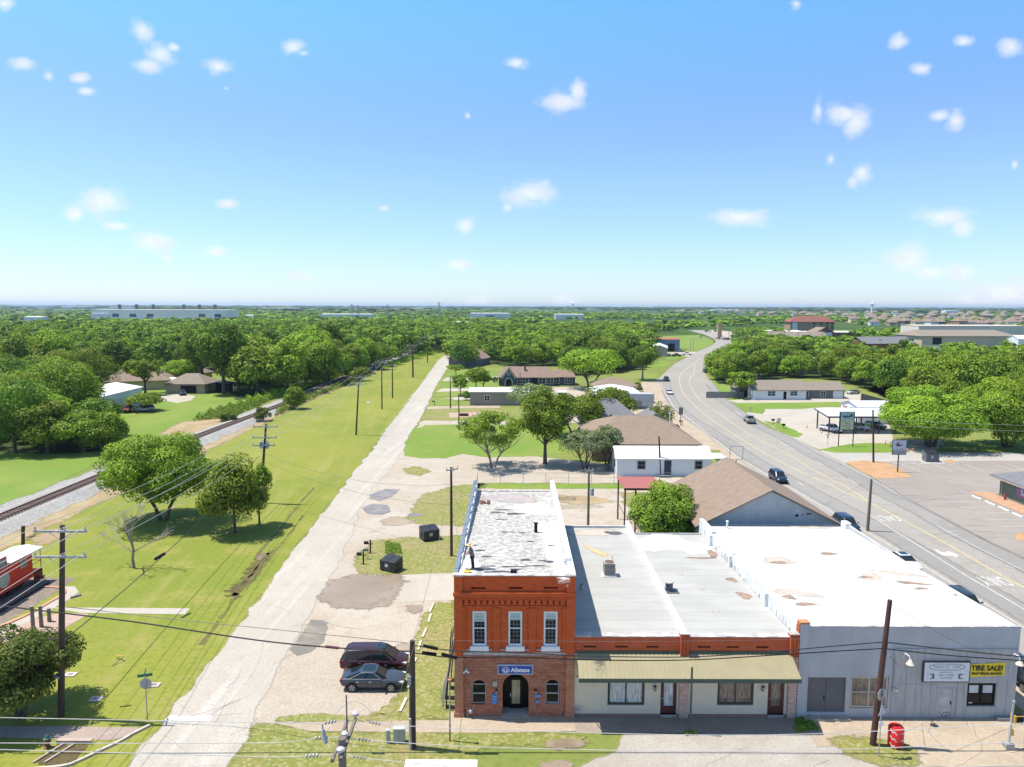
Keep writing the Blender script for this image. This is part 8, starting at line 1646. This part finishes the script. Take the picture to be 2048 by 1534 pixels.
plain_sign('sign post with octagon and triangle plates beside the red brown pole',(1757,1514),(1769,1376),'edge',R(28))
plain_sign('thin street name post in front of the canopy forecourt',(1655,893),(1658,868),'tee')
plain_sign('small dark square sign on the lawn before the ranch house',(1501,825),(1501,815),'tee')
for o_,c_ in PEND: o_.location=c_
def corner_pole():
    g=G(2016,1498); h=top_z(2028,1403,g); o=thing('signal_pole','grey pedestrian signal pole with a black signal box at the lower right corner','traffic signal',tuple(g)); gm=M('galvanised_pole',(.46,.47,.48),.5)
    MB().tube([g,g+Vector((.12,0,h))],[.075,.065],10).build('pole',gm,o); MB().tube([g+Vector((.12,0,h)),g+Vector((.12,0,h+.08))],[.09,.05],10).build('cap',whiteT,o); MB().box(g.x-.24,g.x+.24,g.y-.24,g.y+.24,0,.42).build('base_box',M('grey_base_casting',(.34,.34,.34),.6),o); MB().tube([g,g+Vector((0,0,.06))],.42,16).build('footing',concM2,o)
    z=h-.95; s_=MB().box(g.x+.20,g.x+.68,g.y-.22,g.y+.15,z-.42,z+.08).build('signal_head',blackM,o); MB().box(g.x+.10,g.x+.20,g.y-.25,g.y+.18,z-.45,z+.1).box(g.x+.10,g.x+.70,g.y-.26,g.y-.22,z+.06,z+.11).build('visor',M('signal_amber',(.62,.36,.05),.5),s_)
    MB().box(g.x+.08,g.x+.2,g.y-.12,g.y+.12,.95,1.35).build('push_button',M('signal_amber',(.62,.36,.05),.5),o)
concM2=M('pole_footing_concrete',(.50,.40,.28),.9)
corner_pole()
def redbin():
    g=G(1790,1493); o=thing('red_drink_cooler','fat red can shaped cooler with white script bands standing by the sidewalk','cooler',tuple(g)); rd=M('glossy_red',(.62,.012,.012),.3,(.56,.012,.012),1); x,y=g.x,g.y; h=1.42
    MB().tube([(x,y,0),(x,y,.08),(x,y,.14),(x,y,h-.12),(x,y,h-.02),(x,y,h)],[.34,.40,.46,.46,.40,.30],28).build('can_body',rd,o,smooth=True); MB().tube([(x,y,h),(x,y,h+.05)],[.34,.30],24).tube([(x,y,h+.05),(x,y,h+.10)],.07,10).build('lid',rd,o)
    wb=MB(); w2=M('white_band',(.75,.75,.75),.4)
    def ribbon(t0,t1,z0,z1,hh):
        n_=10
        for i in range(n_):
            a,b=t0+(t1-t0)*i/n_,t0+(t1-t0)*(i+1)/n_; za,zb_=z0+(z1-z0)*i/n_+.05*math.sin(i*1.1),z0+(z1-z0)*(i+1)/n_+.05*math.sin((i+1)*1.1); r=.465
            wb.face([(x+r*math.cos(a),y+r*math.sin(a),za),(x+r*math.cos(b),y+r*math.sin(b),zb_),(x+r*math.cos(b),y+r*math.sin(b),zb_+hh),(x+r*math.cos(a),y+r*math.sin(a),za+hh)])
    for z in(.16,.62,1.08): ribbon(-2.9,-1.95,z+.14,z-.04,.10); ribbon(-1.35,-.35,z-.02,z+.06,.075)
    wb.build('script_bands',w2,o,fix=False); MB().tube([(x+.47,y-.1,.1),(x+.47,y-.1,h-.15)],.015,6).build('handle',blackM,o)
redbin()
# hydrant, cabinets, posts, kerb stops, dumpsters, mailboxes
def hydrant():
    g=G(95,1495); x,y=g.x,g.y; o=thing('fire_hydrant','fire hydrant with a dark green cap at the lower left','hydrant',tuple(g)); MB().tube([(x,y,0),(x,y,.08),(x,y,.1),(x,y,.6)],[.2,.2,.14,.15],14).build('barrel',M('dark_red_hydrant_body',(.22,.07,.055),.5),o,smooth=True); MB().tube([(x,y,.6),(x,y,.64),(x,y,.66),(x,y,.82),(x,y,.9)],[.2,.2,.16,.11,.03],14).build('bonnet',M('hydrant_green',(.03,.16,.11),.5),o,smooth=True); MB().tube([(x-.22,y,.45),(x+.22,y,.45)],.07,8).tube([(x,y-.24,.42),(x,y,.42)],.09,8).build('outlets',M('dark_red_hydrant_body',(.22,.07,.055),.5),o)
hydrant()
cm_=M('cabinet_grey_green',(.44,.46,.43),.6)
g=G(799,1484); o=thing('utility_cabinet','pale green utility cabinet in the verge left of the pole','cabinet',tuple(g)); MB().box(g.x-.36,g.x+.36,g.y-.2,g.y+.2,0,.95).build('casing',cm_,o); MB().box(g.x-.39,g.x+.39,g.y-.24,g.y+.24,.95,1.02).build('lid',cm_,o); MB().box(g.x-.005,g.x+.005,g.y-.206,g.y-.2,.1,.9).build('door_seam',blackM,o)
g=G(777,1486); o=thing('cable_pedestal','slim pale cable pedestal left of the utility cabinet','cabinet',tuple(g)); MB().box(g.x-.12,g.x+.12,g.y-.12,g.y+.12,0,.82).build('body',cm_,o); MB().box(g.x-.14,g.x+.14,g.y-.14,g.y+.14,.82,.92).build('cap',cm_,o)
g=G(900,1482); o=thing('marker_post','mottled white utility marker post left of the brick pier','post',tuple(g)); MB().tube([g,g+Vector((0,0,1.2))],.05,8).build('lower_post',M('rusty_rail_steel',(.13,.065,.045),.55),o); MB().tube([g+Vector((0,0,1.2)),g+Vector((0,0,4.1))],.05,8).build('upper_post',M('flaky_white_post',(.55,.54,.50),.7,(.22,.2,.18),7),o); MB().box(g.x-.12,g.x+.12,g.y-.1,g.y+.1,4.1,4.2).build('post_cap',M('orange_cap',(.5,.2,.1),.7),o)
g=G(1380,1467); o=thing('green_post','thin dark green steel post at the kerb in front of the awning','post',tuple(g)); MB().tube([g,g+Vector((0,0,top_z(1383,1335,g)))],.07,8).build('post',gm_ if False else M('dark_green_fascia',(.045,.085,.060),.5),o)
g=G(690,1413); 
for i,((a,b),(c,d)) in enumerate((((867,1209),(859,1226)),((862,1229),(857,1246)),((853,1258),(845,1276)),((842,1283),(836,1302)),((821,1355),(815,1378)),((813,1398),(800,1425)),((832,1318),(829,1326)))):
    A,B=G(a,b),G(c,d); lab=('farthest','second farthest','third farthest','fourth','sixth','nearest','fifth')[i]
    o=thing('wheel_stop',f'{lab} pale concrete wheel stop in the row beside the parked cars','wheel stop',tuple(A),group='wheel stops by the grass strip'); q=(B-A).normalized(); s_=Vector((-q.y,q.x,0)); MB().prism([A-s_*.12,A-s_*.09+Vector((0,0,.13)),A+s_*.09+Vector((0,0,.13)),A+s_*.12],B-A).build('block',M('pale_block_concrete',(.60,.54,.43),.9),o)
wsl=[((1785,928),(1799,928)),((1808,928),(1832,928)),((1840,928),(1861,928)),((1867,928),(1891,928)),((1900,928),(1924,928)),((2035,941),(2055,941)),((1944.5,992),(1963,1000)),((1971,1003),(1990.5,1012)),((1998,1014),(2019,1024)),((2025.7,1026.7),(2046,1035.5))]
for i,(a,b) in enumerate(wsl):
    A,B=G(*a),G(*b); row='far row beside the gray dumpster' if i<6 else 'diagonal row by the green store'; o=thing('wheel_stop',f'white wheel stop in the {row}','wheel stop',tuple(A),group=f'white wheel stops in the {row}'); q=(B-A).normalized(); s_=Vector((-q.y,q.x,0)); MB().prism([A-s_*.13,A-s_*.1+Vector((0,0,.14)),A+s_*.1+Vector((0,0,.14)),A+s_*.13],B-A).build('block',M('white_block',(.68,.66,.63),.8),o)
def dumpster(label,c,w_,d,h,rz,mat,front=None):
    o=thing('dumpster',label,'dumpster',(0,0,0)); b=MB(); b.prism([(-w_/2,-d/2,.12),(-w_/2,d/2,.12),(-w_/2,d/2,h),(-w_/2,-d/2,h*.80)],(w_,0,0)); b.build('bin',mat,o); l=MB(); [l.prism([(a,-d/2-.05,h*.81),(a,d/2,h+.02),(a,d/2,h+.07),(a,-d/2-.05,h*.86)],(w_/2-.03,0,0)) for a in(-w_/2,.03)]; l.build('lid',M('black_plastic_lid',(.02,.02,.025),.45),o)
    s_=MB(); s_.box(-w_/2-.10,-w_/2,-.2,.2,h*.45,h*.6).box(w_/2,w_/2+.10,-.2,.2,h*.45,h*.6); s_.build('side_pocket',mat,o); s_=MB(); [s_.box(x-.03,x+.03,-d/2-.03,-d/2,.12,h*.78) for x in(-w_*.3,w_*.3)]; s_.build('rib',mat,o)
    MB().box(-.28,.12,-d/2-.012,-d/2-.002,h*.4,h*.66).build('label_plate',M('pale_label',(.5,.5,.5),.6),o)
    for x in(-w_/2+.1,w_/2-.1): MB().tube([(x-.04,-d/2+.12,.08),(x+.04,-d/2+.12,.08)],.08,8).build('caster',tyreM,o)
    o.location=(c[0],c[1],.0); o.rotation_euler=(0,0,rz)
bk_=M('black_steel_bin',(.022,.025,.032),.5,(.03,.034,.04),2)
p=G(857,1083); dumpster('black dumpster at the back edge of the grass patch beside the building',(p.x,p.y+.9),2.0,1.6,1.5,R(28),bk_)
p=G(780,1146); dumpster('black dumpster in the middle of the near grass patch by the mailboxes',(p.x,p.y+.9),1.9,1.5,1.35,R(-28),bk_)
p=G(1867,925); dumpster('grey dumpster on the concrete pad of the parking lot',(p.x,p.y+1.0),2.2,1.8,1.9,R(-8),M('grey_steel_bin',(.14,.15,.17),.5))
def mailbox(label,base,h,arm=True,paper=False):
    g=G(*base); o=thing('mailbox',label,'mailbox',tuple(g)); MB().box(g.x-.07,g.x+.07,g.y-.07,g.y+.07,0,h).build('post',blackM,o); bx=MB(); x0=g.x-.72 if arm else g.x-.3; bx.prism([(x0,g.y-.13,h*.72),(x0,g.y+.13,h*.72),(x0,g.y+.13,h*.72+.2),(x0,g.y,h*.72+.30),(x0,g.y-.13,h*.72+.2)],(.52,0,0)); bx.build('box',blackM,o); MB().box(g.x-.7,g.x+.3,g.y-.04,g.y+.04,h*.66,h*.71).build('bracket',blackM,o)
mailbox('nearest black mailbox on a thick post beside the street',(727,1128),1.45); mailbox('farthest black mailbox on a slender post in the grass patch',(741,1106),1.55); 
g=G(734,1118); o=thing('mailbox','low dark mailbox on thin twin legs between the two black mailboxes','mailbox',tuple(g)); m_=MB(); [m_.tube([(g.x+s_*.12,g.y,0),(g.x+s_*.12,g.y,.95)],.02,6) for s_ in(-1,1)]; m_.build('legs',blackM,o); MB().box(g.x-.4,g.x+.2,g.y-.12,g.y+.12,.95,1.15).build('box',M('dark_grey_metal',(.10,.11,.13),.5),o)
mailbox('black mailbox by the driveway before the tan shed',(869,810),1.3)
mailbox('dark mailbox at the highway verge below the brown backed sign',(1364,851),1.3)
for i,(px,py) in enumerate(((1614,855),(1643,866),(1685,866),(1728,865),(1754,903),(1771,888),(1814,902),(1826,902),(1828,890),(1833,890),(1928,903),(1950,902),(1770,890))):
    g=G(px,py); o=thing('traffic_cone','orange traffic cone scattered along the canopy forecourt edge','cone',tuple(g),group='orange traffic cones'); x,y=g.x,g.y; MB().box(x-.2,x+.2,y-.2,y+.2,0,.04).build('foot',M('cone_orange',(.70,.14,.03),.6),o); MB().tube([(x,y,.04),(x,y,.75)],[.15,.03],10).build('cone_body',M('cone_orange',(.70,.14,.03),.6),o); MB().tube([(x,y,.35),(x,y,.5)],[.105,.075],10).build('band',whiteT,o)
# flag, planters, boulder things on the islands
g=G(1550,851); o=thing('flag','small striped flag leaning on a short staff by the highway island','flag',tuple(g)); MB().tube([g,g+Vector((.9,0,2.0))],.025,6).build('staff',whiteT,o); m_=MB(); fx=[]
for i in range(7): m_.cur=i%2; m_.face([g+Vector((.2+.05*i,0,.7+.16*i)),g+Vector((1.1+.05*i,.05,.5+.16*i)),g+Vector((1.15+.05*i,.05,.64+.16*i)),g+Vector((.25+.05*i,0,.84+.16*i))])
m_.build('cloth',[M('flag_red',(.45,.04,.05),.7),whiteT],o,fix=False)
for (px,py,l) in((1546,847,'dark planter box beside the small striped flag'),(1567,857,'dark ornament on the grass island by the highway')): g=G(px,py); o=thing('planter',l,'planter',tuple(g)); MB().tube([g,g+Vector((0,0,.9))],.05,6).build('stand',blackM,o); MB().box(g.x-.35,g.x+.35,g.y-.2,g.y+.2,.7,1.1).build('box',blackM,o)
# chain link fence
def chain():
    A,B=Vector((-5.4,109.9,0)),Vector((27.,110.2,0)); o=thing('chain_link_fence','long thin chain link fence behind the patched roof building','fence',tuple(A)); gs=M('galvanised_steel',(.35,.36,.38),.5); n_=9
    for i in range(n_+1): p=A.lerp(B,i/n_); MB().tube([p,p+Vector((0,0,1.75))],.035,6).build('post',gs,o)
    m_=MB(); m_.tube([A+Vector((0,0,1.72)),B+Vector((0,0,1.72))],.022,6); m_.tube([A+Vector((0,0,.1)),B+Vector((0,0,.1))],.01,4); m_.build('top_rail',gs,o)
    w_=MB(); L=(B-A).length; k=int(L/.45)
    for i in range(k):
        for s_ in(0,1): a=A.lerp(B,i/k); b=A.lerp(B,min(1,(i+3.7)/k)); w_.tube([a+Vector((0,0,.1 if s_ else 1.7)),b+Vector((0,0,1.7 if s_ else .1))],.0035,3,False)
    w_.build('mesh',gs,o,fix=False)
    o=thing('gate_frame','short bundle of pale fence gate posts at the back corner of the patched roof','gate',(-5.6,104,0)); m_=MB(); [m_.tube([(-5.6+.12*i,98.+2.6*i,0),(-5.6+.12*i,98.+2.6*i,2.1)],.05,6) for i in range(4)]; m_.tube([(-5.6,98,2.05),(-5.24,105.8,2.05)],.04,6); m_.build('rails',gs,o)
chain()
def rack():
    o=thing('steel_rack','tall rusty open steel rack with a dull red sheet roof beside the bright tree','shelter',(14,90,0)); x0,x1,y0,y1,h=14.0,18.4,85.6,91.2,5.6; rm=M('rusty_steel_frame',(.15,.06,.045),.8); 
    MB().box(x0-.2,x1+.2,y0-.2,y1+.2,h,h+.12).build('roof',M('faded_red_sheet',(.33,.09,.075),.7,(.28,.10,.085),1),o)
    for x in(x0,x1,x0+1.3):
        for y in(y0,y1):
            if x!=x0+1.3 or y==y0: MB().box(x-.09,x+.09,y-.09,y+.09,0,h).build('post',rm,o)
    m_=MB()
    for y in(y0,):
        m_.tube([(x0+1.3,y,.3),(x1,y,5.2)],.045,6).tube([(x1,y,.3),(x0+1.3,y,5.2)],.045,6)
    m_.tube([(x0,y0,2.2),(x0,y1,2.2)],.05,6).tube([(x1,y0,2.6),(x1,y1,2.6)],.05,6); m_.build('bracing',rm,o); MB().box(x0-.2,x1+.2,y0-.26,y0-.2,h-.15,h+.12).build('fascia',rm,o)
rack()
g=G(1215,942); o=thing('wheelie_bin','grey wheeled bin under the grey green tree beside the white house','bin',tuple(g)); MB().tube([g,g+Vector((0,0,1.0))],[.28,.36],4).build('body',M('dark_grey_metal',(.10,.11,.13),.5),o); MB().box(g.x-.36,g.x+.36,g.y-.4,g.y+.34,1.0,1.08).build('lid',M('dark_grey_metal',(.10,.11,.13),.5),o)
g=G(1288,944); o=thing('condenser_unit','pale grey air conditioner on the ground left of the navy door','air conditioner',tuple(g)); MB().box(g.x-.45,g.x+.45,g.y,g.y+.8,0,.9).build('casing',M('condenser_grey',(.38,.39,.40),.5),o); m_=MB(); [m_.box(g.x-.4,g.x+.4,g.y-.01,g.y,.1+.12*k,.15+.12*k) for k in range(6)]; m_.build('louvres',blackM,o)
for i,(px,py,r_,l) in enumerate(((1247,946,.55,'small reddish shrub by the left corner of the white house'),(1262,947,.6,'low leafy shrub under the window of the white house'),(1272,948,.55,'low shrub left of the ground air conditioner'),(1300,949,.4,'tiny shrub between the air conditioner and the steps'),(1275,777,1.5,'round clipped hedge beside the cream hipped house'),(1280,783,1.2,'dark clipped hedge in front of the cream hipped house'),(933,800,1.7,'dark round bush at the left corner of the tan shed'),(990,765,1.3,'clipped bush at the left of the dark blue house'),(1222,918,.0,''))):
    if r_>0: tree('garden_shrub',l,(px,py),r_,Ht=r_*1.6,shape='bush',leaf='rust' if i==0 else('dark' if i>4 else 'mid'),n=900 if r_<1 else 1600,s=.14 if r_<1 else .26,zb=.05,r0=.05,cat='shrub',seed=200+i)
# boards leaning at the side of the brick building
o=thing('leaning_boards','dark boards and white pipes leaning on the left side wall of the brick building','boards',(-4.2,47.5,0)); m_=MB()
for i,(a,b,c,d) in enumerate(((-4.55,47.0,-4.15,5.6),(-4.7,48.2,-4.1,5.2),(-4.5,49.5,-4.05,4.6),(-4.75,50.6,-4.1,4.1))): m_.obox(((a+c)/2,b,d/2),(.03,0,0),(0,.28,0),((c-a)/2,0,d/2))
m_.build('planks',M('charred_boards',(.05,.045,.04),.9),o); m_=MB(); [m_.tube([(-4.75-.1*i,46.6+i*.5,0),(-4.05,46.7+i*.5,5.2-i*.4)],.035,6) for i in range(4)]; m_.build('pipes',M('flaky_white_pipe',(.48,.46,.43),.7,(.25,.2,.18),6),o)
# small ground covers on the left lawn
for (px,py,l) in((192,1399,'square concrete cover on the shaded lawn below the crepe myrtle'),(308,1371,'small white concrete cover right of the stop sign'),(141,1350,'pale concrete cover just right of the tall dark pole')):
    g=G(px,py); o=thing('ground_cover',l,'utility cover',tuple(g)); MB().box(g.x-.42,g.x+.42,g.y-.3,g.y+.3,0.01,.08).build('slab',M('pale_kerb_concrete',(.55,.47,.42),.85),o); MB().box(g.x-.2,g.x+.2,g.y-.13,g.y+.13,.08,.09).build('lid',M('dull_steel',(.22,.21,.20),.6),o)
g=G(247,1322); o=thing('valve_marker','thin leaning rusty stake with a yellow tube on the left lawn','marker',tuple(g)); MB().tube([g-Vector((.45,.8,0)),g+Vector((0,0,.35))],.03,6).build('stake',M('rusty_rail_steel',(.13,.065,.045),.55),o); MB().tube([g+Vector((0,0,.35)),g+Vector((-.9,.5,.25))],.05,8).build('tube',M('mustard_tube',(.55,.34,.04),.5),o)
g=G(1682,830) if False else G(928,832); o=thing('fire_pit','rusty brown metal box on the pink slab before the tan shed','fire pit',tuple(g)); MB().box(g.x-1.1,g.x+1.1,g.y-.4,g.y+.4,0,.6).build('box',M('rust_box',(.12,.04,.03),.8),o); MB().box(g.x-1.15,g.x+1.15,g.y-.45,g.y+.45,.6,.66).build('rim',M('rust_box_dark',(.07,.03,.02),.8),o)
g=G(885,1110) if False else G(46,1092); o=thing('old_post','short dark leaning pole stub behind the red caboose','post',tuple(g)); T=V(47,1062,g.y); MB().tube([g,Vector((T.x,g.y,max(2.4,T.z)))],.2,10).build('post',poleM,o)
g=G(1186,1052); 
# ---------------------------------------------------------------- roof worker
def worker():
    x,y=-2.72,47.35; z0=9.93-(y-45.9)/25.3*.85+.0; o=thing('person','person in straw hat and dark trousers rolling white coating on the patched roof','person',(x,y,z0))
    def skin(name,verts,edges,mat,root=0,sub=2):
        me=bpy.data.meshes.new(name); me.from_pydata([v[:3] for v in verts],edges,[]); ob=bpy.data.objects.new(name,me); COL.objects.link(ob); ob.modifiers.new('skin','SKIN'); 
        if not me.skin_vertices: me.skin_vertices.new() if hasattr(me.skin_vertices,'new') else None
        lay=me.skin_vertices[0].data
        for i,v in enumerate(verts): lay[i].radius=(v[3],v[4] if len(v)>4 else v[3]); lay[i].use_root=(i==root)
        ob.modifiers.new('sub','SUBSURF').levels=sub; ob.modifiers['sub'].render_levels=sub
        dg=bpy.context.evaluated_depsgraph_get(); m2=bpy.data.meshes.new_from_object(ob.evaluated_get(dg)); bpy.data.objects.remove(ob); m2.name=name; m2.materials.clear(); [m2.materials.append(q) for q in(mat if isinstance(mat,list) else [mat])]
        m2.polygons.foreach_set('use_smooth',[True]*len(m2.polygons)); ob=bpy.data.objects.new(name,m2); COL.objects.link(ob); ob.parent=o; return ob
    skn=M('tanned_skin',(.36,.19,.12),.6)
    # facing -x, leaning forward slightly
    Vt=[(0,0,.95,.13,.15),(-.03,0,1.12,.12,.15),(-.07,0,1.30,.13,.18),(-.10,0,1.44,.09,.16),(-.13,0,1.52,.055),(-.16,-.0,1.63,.09,.085),(-.17,0,1.71,.085,.085),
        (.0,-.10,.90,.10),(.01,-.11,.52,.07),(.04,-.12,.10,.05),(-.08,-.12,.04,.045),(.02,.10,.90,.10),(.06,.11,.52,.07),(.12,.12,.10,.05),(-.0,.12,.04,.045),
        (-.10,-.21,1.42,.06),(-.20,-.25,1.18,.047),(-.42,-.16,1.12,.035),(-.50,-.13,1.11,.032),(-.10,.21,1.42,.06),(-.24,.24,1.20,.047),(-.44,.10,1.02,.035),(-.51,.05,.99,.032)]
    E_=[(0,1),(1,2),(2,3),(3,4),(4,5),(5,6),(0,7),(7,8),(8,9),(9,10),(0,11),(11,12),(12,13),(13,14),(3,15),(15,16),(16,17),(17,18),(3,19),(19,20),(20,21),(21,22)]
    for (h,s_) in((18,-1),(22,1)):       # five fingers per hand curled round the pole
        hx,hy,hz=Vt[h][:3]
        for k in range(4):
            b=len(Vt); zz=.028-.019*k; Vt.append((hx-.045,hy+.0,hz+zz,.010)); Vt.append((hx-.075,hy+.012*s_,hz+zz-.004,.009)); Vt.append((hx-.082+.004*k,hy+.04,hz+zz-.010,.008)); E_+=[(h,b),(b,b+1),(b+1,b+2)]
        b=len(Vt); Vt.append((hx-.02,hy+.035,hz+.03,.011)); Vt.append((hx-.05,hy+.05,hz+.035,.009)); E_+=[(h,b),(b,b+1)]
    body=skin('body',Vt,E_,skn)
    sh=skin('shirt',[(0,0,.98,.145,.165),(-.03,0,1.12,.135,.165),(-.07,0,1.30,.145,.195),(-.10,0,1.43,.10,.175),(-.12,0,1.49,.07),(-.10,-.21,1.42,.075),(-.19,-.245,1.22,.062),(-.10,.21,1.42,.075),(-.22,.235,1.23,.062)],[(0,1),(1,2),(2,3),(3,4),(3,5),(5,6),(3,7),(7,8)],M('grey_shirt',(.17,.17,.185),.9))
    tr=skin('trousers',[(0,0,.97,.145,.165),(0,-.10,.88,.115),(.01,-.11,.52,.085),(.04,-.12,.13,.068),(.02,.10,.88,.115),(.06,.11,.52,.085),(.12,.12,.13,.068)],[(0,1),(1,2),(2,3),(0,4),(4,5),(5,6)],M('navy_trousers',(.02,.025,.04),.9))
    bt=MB(); [bt.box(x+a-.17,x+a+.08,y+b-.05,y+b+.05,z0+.0,z0+.1) for a,b in((.02,-.12),(.1,.12))]; bt.build('shoes',blackM,o)
    hx,hz=x-.17,z0+1.74; ht=MB(); ht.tube([(hx,y,hz+.0),(hx,y,hz+.015)],[.27,.26],20).tube([(hx,y,hz+.01),(hx,y,hz+.10),(hx,y,hz+.13)],[.115,.10,.06],16); ht.build('straw_hat',M('straw',(.62,.46,.24),.9),o,smooth=True)
    fc=MB(); [fc.ico((x-.245,y+s_*.032,z0+1.655),.010,1) for s_ in(-1,1)]; fc.build('eyes',blackM,o); ns=MB(); ns.ico((x-.258,y,z0+1.63),.018,1,(1,.8,1.3)); [ns.ico((x-.165,y+s_*.088,z0+1.64),.022,1,(.6,.5,1.2)) for s_ in(-1,1)]; ns.build('nose_and_ears',skn,o); MB().box(x-.252,x-.243,y-.025,y+.025,z0+1.595,z0+1.602).build('mouth',M('lips',(.25,.09,.07),.6),o)
    r=thing('paint_roller','long handled roller held by the worker on the patched roof','tool',(x-.9,y,z0)); MB().tube([(x-.56,y-.14,z0+1.2),(x-.60,y+.05,z0+.98),(x-.95,y-.02,z0+.16)],.014,8).build('handle',M('pale_wood_handle',(.5,.38,.22),.7),r); MB().tube([(x-.97,y-.14,z0+.06),(x-.97,y+.12,z0+.06)],.045,12).build('roller',whiteT,r)
    b=thing('paint_bucket','white paint bucket next to the worker at the left parapet','bucket',(x-.4,y-.55,z0)); MB().tube([(x-.35,y-.45,z0),(x-.35,y-.45,z0+.36)],[.13,.155],16).build('pail',whiteT,b); MB().tube([(x-.35,y-.45,z0+.30),(x-.35,y-.45,z0+.31)],.135,16).build('paint',M('wet_white_paint',(.75,.75,.75),.2),b)
worker()
# ---------------------------------------------------------------- haze
def haze():
    mb=MB().box(-24000,24000,-600,24500,-16,66); m_=bpy.data.materials.new('haze_air'); m_.use_nodes=True; m_.node_tree.nodes.clear(); n=NT(m_.node_tree)
    v=n.add('ShaderNodeVolumePrincipled'); v.inputs['Color'].default_value=(.63,.80,1,1); v.inputs['Density'].default_value=HAZE; v.inputs['Anisotropy'].default_value=.25
    o=n.add('ShaderNodeOutputMaterial'); n.l.new(v.outputs[0],o.inputs['Volume']); h=mb.build('haze',m_); tag(h,kind='stuff')
HAZE=6e-5
haze()
